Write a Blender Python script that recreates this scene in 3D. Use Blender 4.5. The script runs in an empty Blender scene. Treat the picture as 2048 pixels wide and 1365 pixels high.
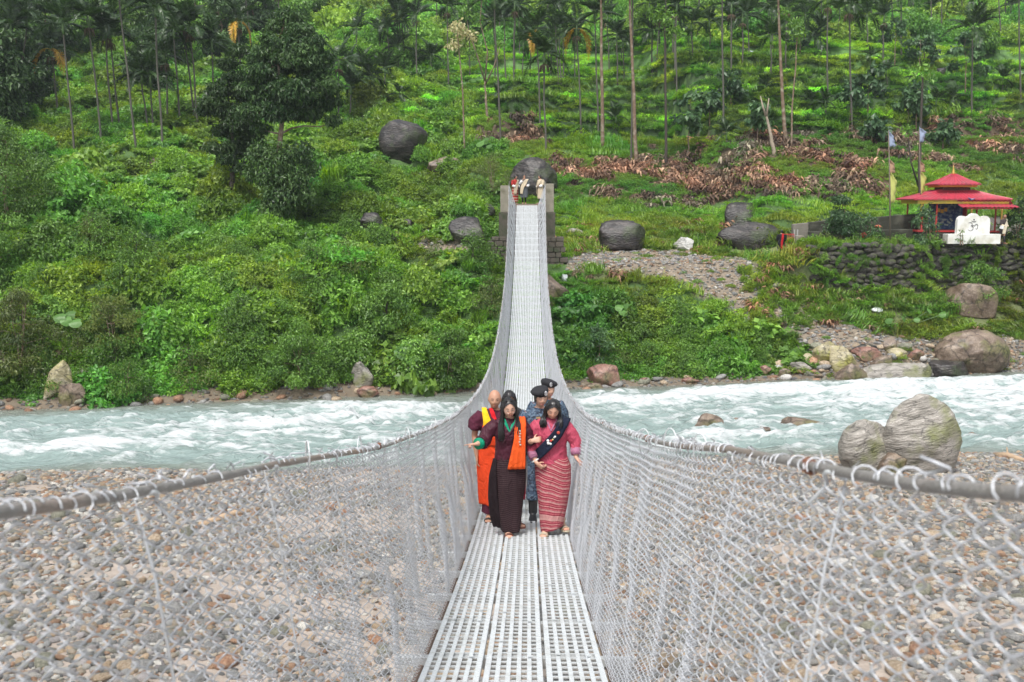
import bpy, math, random
import numpy as np
from mathutils import Vector, Matrix, Euler
random.seed(7); np.random.seed(7)
R = math.radians
S = bpy.context.scene
C = S.collection
# ---------------------------------------------------------------- camera, sky, sun, exposure
CZ = 8.5
PITCH, YAW = R(8.1), R(0.95)
cam_d = bpy.data.cameras.new('camera'); cam = bpy.data.objects.new('camera', cam_d); C.objects.link(cam)
cam.location = (0.083, 0, CZ); cam.rotation_euler = (R(90)-PITCH, 0, YAW)
cam_d.lens = 35; cam_d.sensor_width = 36; cam_d.clip_start = 0.05; cam_d.clip_end = 2000
cam_d.dof.use_dof = True; cam_d.dof.focus_distance = 11.8; cam_d.dof.aperture_fstop = 5.0
S.camera = cam
W = bpy.data.worlds.new('World'); S.world = W; W.use_nodes = True
nt = W.node_tree; nt.nodes.clear()
sky = nt.nodes.new('ShaderNodeTexSky'); sky.sky_type = 'NISHITA'; sky.sun_disc = False
SUN_EL, SUN_AZ = R(62), R(200)
sky.sun_elevation = SUN_EL; sky.sun_rotation = SUN_AZ; sky.air_density = 1.0; sky.dust_density = 3.0; sky.ozone_density = 1.0
hsv = nt.nodes.new('ShaderNodeHueSaturation'); hsv.inputs['Saturation'].default_value = 0.35
bg = nt.nodes.new('ShaderNodeBackground'); bg.inputs[1].default_value = 0.115
wo = nt.nodes.new('ShaderNodeOutputWorld')
nt.links.new(sky.outputs[0], hsv.inputs['Color']); nt.links.new(hsv.outputs[0], bg.inputs[0]); nt.links.new(bg.outputs[0], wo.inputs[0])
sl = bpy.data.lights.new('sun', 'SUN'); sl.energy = 1.5; sl.angle = R(12); sl.color = (1, .97, .92)
so = bpy.data.objects.new('sun', sl); C.objects.link(so)
sd = Vector((math.sin(SUN_AZ)*math.cos(SUN_EL), math.cos(SUN_AZ)*math.cos(SUN_EL), math.sin(SUN_EL)))
so.rotation_euler = sd.to_track_quat('Z', 'Y').to_euler(); so.location = (0, 0, 60)
S.view_settings.view_transform = 'Standard'; S.view_settings.look = 'None'
S.view_settings.exposure = 1.22; S.view_settings.gamma = 1.0
S.render.engine = 'CYCLES'
S.cycles.use_denoising = True; S.cycles.max_bounces = 6; S.cycles.diffuse_bounces = 3; S.cycles.glossy_bounces = 2
S.cycles.transmission_bounces = 3; S.cycles.transparent_max_bounces = 6
S.cycles.use_adaptive_sampling = True; S.cycles.adaptive_threshold = 0.012

# ---------------------------------------------------------------- projection helpers (photo pixel <-> world)
FPX = 35/36*2048
_f = np.array([-math.sin(YAW)*math.cos(PITCH), math.cos(YAW)*math.cos(PITCH), -math.sin(PITCH)])
_r = np.array([math.cos(YAW), math.sin(YAW), 0.]); _u = np.cross(_r, _f)
CAM = np.array([0.083, 0, CZ])
def project(P):
    P = np.asarray(P, float)-CAM
    d = P@_f; dd = np.maximum(d, .01)
    return 1024+FPX*(P@_r)/dd, 682.5-FPX*(P@_u)/dd, d
def ray(px, py):
    v = _f+_r*(px-1024)/FPX+_u*(682.5-py)/FPX
    return v
def at_depth(px, py, Y):
    v = ray(px, py); t = Y/v[1]
    return CAM+v*t
def ppm(Y): return FPX/Y

# ---------------------------------------------------------------- noise
def _hash(ix, iy, iz):
    n = (ix.astype(np.int64)*73856093) ^ (iy.astype(np.int64)*19349663) ^ (iz.astype(np.int64)*83492791)
    n = (n ^ (n >> 13))*1274126177 & 0x7fffffff
    n = (n ^ (n >> 16)) & 0xffff
    return n/65535.0
def vnoise(x, y, z=0.0):
    x, y, z = np.broadcast_arrays(np.asarray(x, float), np.asarray(y, float), np.asarray(z, float))
    ix, iy, iz = np.floor(x), np.floor(y), np.floor(z)
    fx, fy, fz = x-ix, y-iy, z-iz
    fx = fx*fx*(3-2*fx); fy = fy*fy*(3-2*fy); fz = fz*fz*(3-2*fz)
    def h(a, b, c): return _hash(ix+a, iy+b, iz+c)
    x00 = h(0,0,0)*(1-fx)+h(1,0,0)*fx; x10 = h(0,1,0)*(1-fx)+h(1,1,0)*fx
    a = x00*(1-fy)+x10*fy
    if not np.any(fz): return a
    x01 = h(0,0,1)*(1-fx)+h(1,0,1)*fx; x11 = h(0,1,1)*(1-fx)+h(1,1,1)*fx
    return a*(1-fz)+(x01*(1-fy)+x11*fy)*fz
def fbm(x, y, z=0.0, o=4, g=.5):
    s = 0; a = 1; t = 0; f = 1
    for k in range(o):
        s = s+a*vnoise(np.asarray(x)*f+17.3*k, np.asarray(y)*f+5.1*k, np.asarray(z)*f); t += a; a *= g; f *= 2.03
    return s/t
def sstep(a, b, x):
    t = np.clip((np.asarray(x, float)-a)/(b-a), 0, 1); return t*t*(3-2*t)

# ---------------------------------------------------------------- mesh helpers
def mesh_np(name, V, F, mats=None, smooth=False, attrs=None, midx=None):
    """F: (n,3) or (n,4) int array, or a list of such arrays"""
    me = bpy.data.meshes.new(name)
    V = np.asarray(V, np.float32); Fs = F if isinstance(F, list) and F and isinstance(F[0], np.ndarray) and F[0].ndim == 2 else [np.asarray(F)]
    Fs = [np.asarray(f, np.int32) for f in Fs if len(f)]
    me.vertices.add(len(V)); me.vertices.foreach_set('co', V.ravel())
    nl = sum(f.size for f in Fs); nf = sum(len(f) for f in Fs)
    me.loops.add(nl); me.polygons.add(nf)
    me.loops.foreach_set('vertex_index', np.concatenate([f.ravel() for f in Fs]))
    tot = np.concatenate([np.full(len(f), f.shape[1], np.int32) for f in Fs])
    me.polygons.foreach_set('loop_start', np.concatenate([[0], np.cumsum(tot)[:-1]]).astype(np.int32))
    me.polygons.foreach_set('use_smooth', np.full(nf, smooth))
    if mats is not None:
        for m in (mats if isinstance(mats, (list, tuple)) else [mats]): me.materials.append(m)
    if midx is not None: me.polygons.foreach_set('material_index', np.asarray(midx, np.int32))
    for k, a in (attrs or {}).items():
        a = np.asarray(a, np.float32)
        if a.ndim == 1:
            at = me.attributes.new(k, 'FLOAT', 'POINT'); at.data.foreach_set('value', a)
        else:
            at = me.attributes.new(k, 'FLOAT_VECTOR', 'POINT'); at.data.foreach_set('vector', a.ravel())
    me.update(calc_edges=True); me.validate(verbose=False)
    return me
class MB:
    """collects shapes, becomes ONE mesh"""
    def __init__(s): s.V = []; s.Q = []; s.T = []; s.n = 0; s.A = []
    def add(s, V, Q=None, T=None, a=0.0):
        V = np.asarray(V, float); s.V.append(V)
        if Q is not None and len(Q): s.Q.append(np.asarray(Q)+s.n)
        if T is not None and len(T): s.T.append(np.asarray(T)+s.n)
        s.A.append(np.full(len(V), a) if np.isscalar(a) else np.asarray(a)); s.n += len(V); return s
    def box(s, c, d, rot=None, a=0.0, top=1.0):
        h = np.array(d)/2.
        v = np.array([[x, y, z] for z in (-1, 1) for y in (-1, 1) for x in (-1, 1)], float)
        v[4:, :2] *= top
        v = v*h
        if rot is not None: v = v@np.array(Euler(rot).to_matrix()).T
        return s.add(v+np.array(c), Q=[[0,2,3,1],[4,5,7,6],[0,1,5,4],[2,6,7,3],[0,4,6,2],[1,3,7,5]], a=a)
    def tube(s, pts, r, n=6, cap=True, a=0.0, closed=False, flat=1.0):
        P = np.asarray(pts, float); m = len(P); r = np.broadcast_to(np.asarray(r, float), (m,))
        T = np.gradient(P, axis=0)
        if closed: T = np.roll(P, -1, 0)-np.roll(P, 1, 0)
        T /= np.linalg.norm(T, axis=1)[:, None]+1e-9
        up = np.array([0, 0, 1.]) if abs(T[:, 2]).mean() < .8 else np.array([0, 1., 0])
        A = np.cross(T, up); A /= np.linalg.norm(A, axis=1)[:, None]+1e-9; B = np.cross(A, T)
        t = np.arange(n)/n*2*np.pi
        V = P[:, None]+r[:, None, None]*(A[:, None]*np.cos(t)[None, :, None]+B[:, None]*np.sin(t)[None, :, None]*flat)
        V = V.reshape(-1, 3)
        i = np.arange(m-(0 if closed else 1))[:, None]; j = np.arange(n)[None]
        i2 = (i+1) % m; j2 = (j+1) % n
        Q = np.stack([i*n+j, i*n+j2, i2*n+j2, i2*n+j], -1).reshape(-1, 4)
        Tt = []
        if cap and not closed:
            V = np.vstack([V, P[0], P[-1]]); k = m*n
            for q in range(n):
                Tt.append([k, (q+1) % n, q]); Tt.append([k+1, (m-1)*n+q, (m-1)*n+(q+1) % n])
        return s.add(V, Q=Q, T=Tt, a=a)
    def loft(s, rings, cap=True, a=0.0):
        """rings: list of (n,3) arrays"""
        n = len(rings[0]); m = len(rings); V = np.vstack(rings)
        i = np.arange(m-1)[:, None]; j = np.arange(n)[None]; j2 = (j+1) % n
        Q = np.stack([i*n+j, i*n+j2, (i+1)*n+j2, (i+1)*n+j], -1).reshape(-1, 4); Tt = []
        if cap:
            V = np.vstack([V, rings[0].mean(0), rings[-1].mean(0)]); k = m*n
            for q in range(n):
                Tt.append([k, (q+1) % n, q]); Tt.append([k+1, (m-1)*n+q, (m-1)*n+(q+1) % n])
        return s.add(V, Q=Q, T=Tt, a=a)
    def mesh(s, name, mats, smooth=False):
        F = []
        if s.Q: F.append(np.vstack(s.Q))
        if s.T: F.append(np.vstack(s.T))
        return mesh_np(name, np.vstack(s.V), F, mats, smooth, {'lf': np.concatenate(s.A)})
    def obj(s, name, mats, parent=None, smooth=False, **k):
        return link(name, s.mesh(name, mats, smooth), parent, **k)
def link(name, me, parent=None, loc=None, rot=None, scale=None):
    o = bpy.data.objects.new(name, me); C.objects.link(o)
    if parent is not None: o.parent = parent
    if loc is not None: o.location = loc
    if rot is not None: o.rotation_euler = rot
    if scale is not None: o.scale = scale if hasattr(scale, '__len__') else (scale,)*3
    return o
def tag(o, label=None, cat=None, group=None, kind=None):
    if label: o['label'] = label
    if cat: o['category'] = cat
    if group: o['group'] = group
    if kind: o['kind'] = kind
    return o
def thing(name, label, cat, loc=(0,0,0), rz=0, group=None):
    o = link(name, None, None, loc, (0, 0, rz)); return tag(o, label, cat, group)
_ico = {}
def ico(sub):
    if sub not in _ico:
        import bmesh
        bm = bmesh.new(); bmesh.ops.create_icosphere(bm, subdivisions=sub, radius=1)
        V = np.array([v.co[:] for v in bm.verts]); F = np.array([[v.index for v in f.verts] for f in bm.faces]); bm.free()
        _ico[sub] = (V, F)
    return _ico[sub]
def rock_mesh(name, mat, seed, sub=3, dims=(1,1,1), cuts=7, rough=.10, angular=.5, cutd=(.62, .95), boxy=1.0):
    rs = np.random.RandomState(seed); V, F = ico(sub); V = np.sign(V)*np.abs(V)**boxy
    for k in range(cuts):
        n = rs.normal(size=3); n /= np.linalg.norm(n); d = rs.uniform(*cutd)
        ex = V@n-d; m = ex > 0
        V[m] -= np.outer(ex[m]*(.6+.4*angular), n)
    o = seed*3.7
    N = fbm(V[:,0]*1.3+o, V[:,1]*1.3, V[:,2]*1.3+o, 3)-.5
    N2 = fbm(V[:,0]*5+o, V[:,1]*5, V[:,2]*5, 3)-.5
    N3 = fbm(V[:,0]*11+o, V[:,1]*11, V[:,2]*11, 2)-.5
    V *= (1+rough*3*N+rough*1.2*N2+rough*.45*N3*(sub > 3))[:, None]
    V -= (V.max(0)+V.min(0))/2; V /= (V.max(0)-V.min(0))/2
    V *= np.array(dims)
    return mesh_np(name, V, F, mat, True)

# ---------------------------------------------------------------- material helpers
def mat_new(name):
    m = bpy.data.materials.new(name); m.use_nodes = True; t = m.node_tree; t.nodes.clear()
    o = t.nodes.new('ShaderNodeOutputMaterial'); b = t.nodes.new('ShaderNodeBsdfPrincipled')
    t.links.new(b.outputs[0], o.inputs[0]); return m, t, b, o
def col(c): return (c[0], c[1], c[2], 1)
def simple(name, c, rough=.6, metal=0.0, var=.12, scale=8, bump=0.0, spec=None, bscale=None, dirt=None, dscale=2):
    m, t, b, o = mat_new(name); L = t.links.new
    tc = t.nodes.new('ShaderNodeTexCoord'); nz = t.nodes.new('ShaderNodeTexNoise'); nz.inputs['Scale'].default_value = scale; nz.inputs['Detail'].default_value = 5
    L(tc.outputs['Object'], nz.inputs['Vector'])
    mx = t.nodes.new('ShaderNodeMix'); mx.data_type = 'RGBA'
    mx.inputs[6].default_value = col([v*(1-var) for v in c]); mx.inputs[7].default_value = col([min(1, v*(1+var)) for v in c])
    L(nz.outputs[0], mx.inputs[0]); out = mx.outputs[2]
    if dirt is not None:
        n2 = t.nodes.new('ShaderNodeTexNoise'); n2.inputs['Scale'].default_value = dscale; n2.inputs['Detail'].default_value = 6
        L(tc.outputs['Object'], n2.inputs['Vector'])
        rp = t.nodes.new('ShaderNodeMapRange'); rp.inputs[1].default_value = .48; rp.inputs[2].default_value = .68; L(n2.outputs[0], rp.inputs[0])
        m2 = t.nodes.new('ShaderNodeMix'); m2.data_type = 'RGBA'; L(rp.outputs[0], m2.inputs[0]); L(out, m2.inputs[6]); m2.inputs[7].default_value = col(dirt); out = m2.outputs[2]
    L(out, b.inputs['Base Color']); b.inputs['Roughness'].default_value = rough; b.inputs['Metallic'].default_value = metal
    if spec is not None: b.inputs['Specular IOR Level'].default_value = spec
    if bump:
        nb = t.nodes.new('ShaderNodeTexNoise'); nb.inputs['Scale'].default_value = bscale or scale*3; nb.inputs['Detail'].default_value = 4
        L(tc.outputs['Object'], nb.inputs['Vector'])
        bp = t.nodes.new('ShaderNodeBump'); bp.inputs['Strength'].default_value = bump; bp.inputs['Distance'].default_value = .02
        L(nb.outputs[0], bp.inputs['Height']); L(bp.outputs[0], b.inputs['Normal'])
    return m
def rock_mat(name, c1, c2, c3, scale=2.0, moss=None, wet=.55, bands=0.0, rnd=0.0):
    m, t, b, o = mat_new(name); L = t.links.new
    tc = t.nodes.new('ShaderNodeTexCoord')
    mp = t.nodes.new('ShaderNodeMapping'); mp.inputs['Rotation'].default_value = (.5, .6, .2); mp.inputs['Scale'].default_value = (1, 1, 1+bands*4); L(tc.outputs['Object'], mp.inputs[0])
    n1 = t.nodes.new('ShaderNodeTexNoise'); n1.inputs['Scale'].default_value = scale; n1.inputs['Detail'].default_value = 8; n1.inputs['Roughness'].default_value = .62; L(mp.outputs[0], n1.inputs['Vector'])
    cr = t.nodes.new('ShaderNodeValToRGB'); e = cr.color_ramp.elements; e[0].position = .32; e[0].color = col(c1); e[1].position = .68; e[1].color = col(c3)
    k = cr.color_ramp.elements.new(.5); k.color = col(c2); L(n1.outputs[0], cr.inputs[0]); out = cr.outputs[0]
    if rnd:
        oi = t.nodes.new('ShaderNodeObjectInfo'); hs = t.nodes.new('ShaderNodeHueSaturation'); mr = t.nodes.new('ShaderNodeMapRange')
        mr.inputs[3].default_value = 1-rnd; mr.inputs[4].default_value = 1+rnd; L(oi.outputs['Random'], mr.inputs[0]); L(mr.outputs[0], hs.inputs['Value']); L(out, hs.inputs['Color']); out = hs.outputs[0]
    if moss is not None:
        n2 = t.nodes.new('ShaderNodeTexNoise'); n2.inputs['Scale'].default_value = scale*.7; n2.inputs['Detail'].default_value = 6; L(tc.outputs['Object'], n2.inputs['Vector'])
        mr = t.nodes.new('ShaderNodeMapRange'); mr.inputs[1].default_value = .5; mr.inputs[2].default_value = .66; L(n2.outputs[0], mr.inputs[0])
        mx = t.nodes.new('ShaderNodeMix'); mx.data_type = 'RGBA'; L(mr.outputs[0], mx.inputs[0]); L(out, mx.inputs[6]); mx.inputs[7].default_value = col(moss); out = mx.outputs[2]
    vo = t.nodes.new('ShaderNodeTexVoronoi'); vo.feature = 'DISTANCE_TO_EDGE'; vo.inputs['Scale'].default_value = scale*.75; dn = t.nodes.new('ShaderNodeTexNoise'); dn.inputs['Scale'].default_value = scale*2; dn.inputs['Detail'].default_value = 4; L(mp.outputs[0], dn.inputs['Vector'])
    va = t.nodes.new('ShaderNodeMix'); va.data_type = 'VECTOR'; va.inputs[0].default_value = .35; L(mp.outputs[0], va.inputs[4]); L(dn.outputs['Color'], va.inputs[5]); L(va.outputs[1], vo.inputs['Vector'])
    cr_ = t.nodes.new('ShaderNodeMapRange'); cr_.inputs[1].default_value = 0; cr_.inputs[2].default_value = .035; cr_.inputs[3].default_value = .35; cr_.inputs[4].default_value = 1; L(vo.outputs['Distance'], cr_.inputs[0])
    gn = t.nodes.new('ShaderNodeTexNoise'); gn.inputs['Scale'].default_value = scale*11; gn.inputs['Detail'].default_value = 5; gn.inputs['Roughness'].default_value = .7; L(mp.outputs[0], gn.inputs['Vector'])
    gr = t.nodes.new('ShaderNodeMapRange'); gr.inputs[1].default_value = .3; gr.inputs[2].default_value = .7; gr.inputs[3].default_value = .62; gr.inputs[4].default_value = 1.35; L(gn.outputs[0], gr.inputs[0])
    cm_ = t.nodes.new('ShaderNodeMath'); cm_.operation = 'MULTIPLY'; L(cr_.outputs[0], cm_.inputs[0]); L(gr.outputs[0], cm_.inputs[1])
    hv = t.nodes.new('ShaderNodeHueSaturation'); L(out, hv.inputs['Color']); L(cm_.outputs[0], hv.inputs['Value']); out = hv.outputs[0]
    L(out, b.inputs['Base Color']); b.inputs['Roughness'].default_value = wet
    bp = t.nodes.new('ShaderNodeBump'); bp.inputs['Strength'].default_value = .8; bp.inputs['Distance'].default_value = .07
    n3 = t.nodes.new('ShaderNodeTexNoise'); n3.inputs['Scale'].default_value = scale*4; n3.inputs['Detail'].default_value = 8; L(mp.outputs[0], n3.inputs['Vector']); L(n3.outputs[0], bp.inputs['Height']); L(bp.outputs[0], b.inputs['Normal'])
    return m
def leaf_mat(name, dark, light, inst=True, trans=.3, rough=.45):
    """leaf colour: per-leaf value 'lf' runs dark..light; per-instance 'tint' (instancer) multiplies"""
    m, t, b, o = mat_new(name); L = t.links.new
    a = t.nodes.new('ShaderNodeAttribute'); a.attribute_name = 'lf'
    mx = t.nodes.new('ShaderNodeMix'); mx.data_type = 'RGBA'; mx.inputs[6].default_value = col(dark); mx.inputs[7].default_value = col(light); L(a.outputs['Fac'], mx.inputs[0])
    out = mx.outputs[2]
    if inst:
        i = t.nodes.new('ShaderNodeAttribute'); i.attribute_type = 'INSTANCER'; i.attribute_name = 'tint'
        mu = t.nodes.new('ShaderNodeMix'); mu.data_type = 'RGBA'; mu.blend_type = 'MULTIPLY'; mu.inputs[0].default_value = 1
        L(out, mu.inputs[6]); L(i.outputs['Vector'], mu.inputs[7]); out = mu.outputs[2]
    else:
        oi = t.nodes.new('ShaderNodeObjectInfo'); hs = t.nodes.new('ShaderNodeHueSaturation'); mr = t.nodes.new('ShaderNodeMapRange')
        mr.inputs[3].default_value = .75; mr.inputs[4].default_value = 1.25; L(oi.outputs['Random'], mr.inputs[0]); L(mr.outputs[0], hs.inputs['Value']); L(out, hs.inputs['Color']); out = hs.outputs[0]
    L(out, b.inputs['Base Color']); b.inputs['Roughness'].default_value = rough; b.inputs['Specular IOR Level'].default_value = .45
    if trans:
        tr = t.nodes.new('ShaderNodeBsdfTranslucent'); ms = t.nodes.new('ShaderNodeMixShader'); ms.inputs[0].default_value = trans
        h2 = t.nodes.new('ShaderNodeHueSaturation'); h2.inputs['Hue'].default_value = .485; h2.inputs['Saturation'].default_value = 1.15; h2.inputs['Value'].default_value = 1.6
        L(out, h2.inputs['Color']); L(h2.outputs[0], tr.inputs['Color'])
        L(b.outputs[0], ms.inputs[1]); L(tr.outputs[0], ms.inputs[2]); L(ms.outputs[0], o.inputs[0])
    return m

# ---------------------------------------------------------------- scatter by geometry nodes (uncountable stuff)
def scatter(name, P, rot, scl, tint, srcs, label, cat, kind='stuff'):
    P = np.asarray(P, np.float32); n = len(P)
    me = bpy.data.meshes.new(name); me.vertices.add(n); me.vertices.foreach_set('co', P.ravel())
    for k, a in (('rot', rot), ('tint', tint), ('scl', scl)):
        a = np.asarray(a, np.float32)
        if a.ndim == 1: a = np.repeat(a[:, None], 3, 1)
        at = me.attributes.new(k, 'FLOAT_VECTOR', 'POINT'); at.data.foreach_set('vector', a.ravel())
    g = bpy.data.node_groups.new('scatter_'+name, 'GeometryNodeTree')
    g.interface.new_socket('Geometry', in_out='INPUT', socket_type='NodeSocketGeometry'); g.interface.new_socket('Geometry', in_out='OUTPUT', socket_type='NodeSocketGeometry')
    N = g.nodes.new; L = g.links.new
    gi = N('NodeGroupInput'); go = N('NodeGroupOutput'); iop = N('GeometryNodeInstanceOnPoints'); jg = N('GeometryNodeJoinGeometry')
    for s in srcs:
        oi = N('GeometryNodeObjectInfo'); oi.inputs['Object'].default_value = s; oi.inputs['As Instance'].default_value = True; L(oi.outputs['Geometry'], jg.inputs[0])
    def attr(k):
        x = N('GeometryNodeInputNamedAttribute'); x.data_type = 'FLOAT_VECTOR'; x.inputs['Name'].default_value = k; return x.outputs[0]
    e2r = N('FunctionNodeEulerToRotation'); L(attr('rot'), e2r.inputs[0])
    L(gi.outputs[0], iop.inputs['Points']); L(jg.outputs[0], iop.inputs['Instance']); iop.inputs['Pick Instance'].default_value = True
    ri = N('FunctionNodeRandomValue'); ri.data_type = 'INT'; ri.inputs[4].default_value = 0; ri.inputs[5].default_value = len(srcs)-1
    L(ri.outputs[2], iop.inputs['Instance Index']); L(e2r.outputs[0], iop.inputs['Rotation']); L(attr('scl'), iop.inputs['Scale'])
    L(iop.outputs[0], go.inputs[0])
    o = link(name, me); md = o.modifiers.new('scatter', 'NODES'); md.node_group = g
    for s in srcs:
        if s.data.materials and s.data.materials[0] and s.data.materials[0].name not in me.materials: me.materials.append(s.data.materials[0])
    return tag(o, label, cat, None, kind)
def source(name, me):
    return bpy.data.objects.new(name, me)      # a shape for scatter(): not linked to the scene
# ================================================================ LAND
def y_far(x):  return 44.3+.217*x+1.0*(fbm(x*.12+3, 0*x+.5, 0, 3)-.5)*2
def y_near(x): return 31.6+.11*x+1.2*(fbm(x*.15+9, 0*x+8.5, 0, 3)-.5)*2
PL = np.array([(0,0),(1.2,.5),(3,1.5),(5,3.0),(8,4.4),(12,5.5),(15,6.6),(22,8.4),(30,10.4),(38,12.8),(55,17),(75,23.5),(105,36),(155,57),(215,84),(300,120)], float)
PC = np.array([(0,0),(1.6,.28),(3.0,1.3),(5,2.9),(7,4.3),(8.2,5.1),(11,5.3),(15,6.4),(20,7.9),(24,9.6),(31,12.3),(34,13),(40,14.6),(50,17.5),(58,19.8),(74,23.3),(105,34),(155,54),(215,80),(300,118)], float)
PR = np.array([(0,0),(1.5,1.15),(3.7,2.0),(6,3.5),(6.5,6.0),(11.8,6.05),(12.6,7.2),(15,8.3),(27,13.8),(33,15.6),(46,20),(60,24),(80,31),(105,42),(155,64),(215,95),(300,135)], float)
def land(x, y):
    x = np.asarray(x, float); y = np.asarray(y, float)
    u = y-y_far(x)
    zl = np.interp(u, PL[:,0], PL[:,1]); zc = np.interp(u, PC[:,0], PC[:,1]); zr = np.interp(u, PR[:,0], PR[:,1])
    wl = sstep(-1, -5, x); wr = sstep(12.5, 15.5, x)
    base = zc*(1-wl)*(1-wr)+zl*wl+zr*wr
    # terraces on the slope (right two thirds)
    tm = sstep(-16, -4, x)*sstep(12.5, 14.0, base)*sstep(30, 24, base)
    st = 2.5; bz = base+1.1*(fbm(x*.03+4, y*.03, 0, 2)-.5)
    q = np.floor(bz/st); fr = bz/st-q
    ter = (q+sstep(.74, .98, fr))*st+.12*fr-(bz-base)
    base = base*(1-.9*tm)+ter*.9*tm
    # hummocks under the undergrowth
    hum = sstep(-1.5, -4, x)*sstep(.8, 5, u)+.35*sstep(-4, -1.5, x)*sstep(12, 4, x)*sstep(2, 4, u)*sstep(8, 5.5, u)
    hm = (fbm(x*.33+2, y*.33, 0, 3)-.45)*3.2+(fbm(x*.95, y*.95+7, 0, 2)-.5)*1.1
    base = base+1.25*hum*hm*np.where(u > 40, .8, 1)
    base = base+.25*(fbm(x*.5, y*.5+3, 0, 4)-.5)*sstep(0, 4, u)*(1-.9*sstep(13.5, 15, x)*sstep(6, 6.6, u)*sstep(12, 11, u))
    # wide side valleys further away
    base = base+sstep(90, 170, y)*(np.abs(x)*.05+6*(fbm(x*.02, y*.02+1, 0, 3)-.5))
    bed = -.75+.25*(fbm(x*.4, y*.4, 0, 3)-.5)
    v = y_near(x)-y
    beach = np.interp(v, [0, 1, 4, 12, 24, 30, 36], [0, .22, .4, .55, 1.0, 3.5, 7.2])+.22*(fbm(x*.25, y*.25, 0, 4)-.5)*sstep(0, 3, v)
    yn, yf = y_near(x), y_far(x)
    inr = np.minimum(sstep(0, 2.0, y-yn), sstep(0, 1.6, yf-y))
    z = np.where(u > 0, base, np.where(v > 0, beach, bed*inr))
    # right-hand gravel point by the standing boulders
    return z
def terr_fr(x, y):
    u = y-y_far(x); zl = np.interp(u, PL[:,0], PL[:,1]); zc = np.interp(u, PC[:,0], PC[:,1]); zr = np.interp(u, PR[:,0], PR[:,1])
    wl = sstep(-1, -5, x); wr = sstep(12.5, 15.5, x); base = zc*(1-wl)*(1-wr)+zl*wl+zr*wr
    bz = base+1.1*(fbm(x*.03+4, y*.03, 0, 2)-.5); return bz/2.5-np.floor(bz/2.5), sstep(-16, -4, x)*sstep(12.5, 14.0, base)*sstep(30, 24, base)
def hit(px, py, t0=12., t1=320.):
    v = ray(px, py); t = np.arange(t0, t1, .12); P = CAM[None]+v[None]*t[:, None]
    b = P[:, 2] < land(P[:, 0], P[:, 1])
    if not b.any(): return None
    i = int(np.argmax(b)); a = t[max(i-1, 0)]; c = t[i]
    for _ in range(12):
        m = (a+c)/2; p = CAM+v*m
        if p[2] < float(land(p[0], p[1])): c = m
        else: a = m
    return CAM+v*c
def inpoly(px, py, poly):
    poly = np.array(poly, float); r = np.zeros(np.shape(px), bool); n = len(poly); j = n-1
    for i in range(n):
        xi, yi = poly[i]; xj, yj = poly[j]
        c = ((yi > py) != (yj > py)) & (px < (xj-xi)*(py-yi)/(yj-yi+1e-12)+xi)
        r ^= c; j = i
    return r
# regions of the slope, drawn where the photograph shows them and carried onto the ground
REG = {
 'path':  [[(1125,515),(1180,502),(1300,498),(1400,505),(1505,522),(1520,545),(1520,560),(1590,604),(1710,650),(1800,674),(1900,672),(2400,672),(2400,760),(1650,765),(1640,715),(1560,674),(1440,606),(1330,556),(1200,536),(1130,545)],
           [(830,480),(905,478),(990,500),(985,520),(900,510),(840,500)]],
 'brown': [[(940,285),(960,240),(1040,225),(1110,280),(1080,310),(1150,330),(1300,300),(1420,290),(1500,275),(1600,265),(1760,250),(1830,270),(1880,240),(1990,235),(2400,200),(2400,330),(2060,330),(1960,345),(1860,345),(1750,390),(1640,400),(1500,390),(1420,420),(1330,410),(1240,400),(1120,395),(1110,350),(1020,300)]],
 'yard':  [[(1585,488),(1640,440),(1820,440),(2060,440),(2400,440),(2400,492)]],
 'grassy':[[(1130,450),(1440,440),(1600,510),(2048,560),(2400,560),(2400,672),(1800,672),(1640,640),(1500,585),(1460,545),(1200,575),(1130,570)],
           [(800,460),(905,470),(990,480),(990,500),(800,475)]],
}
def region(P):
    px, py, d = project(P)
    out = {k: np.zeros(len(px), bool) for k in REG}
    jx = px+(fbm(P[:,0]*1.1, P[:,1]*1.1, 0, 3)-.5)*90; jy = py+(fbm(P[:,0]*1.1+9, P[:,1]*1.1+4, 0, 3)-.5)*34
    for k, ps in REG.items():
        for p in ps: out[k] |= inpoly(jx, jy, p) if k != 'path' else inpoly(px+(jx-px)*.35, py+(jy-py)*.35, p)
    return out, px, py
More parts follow.
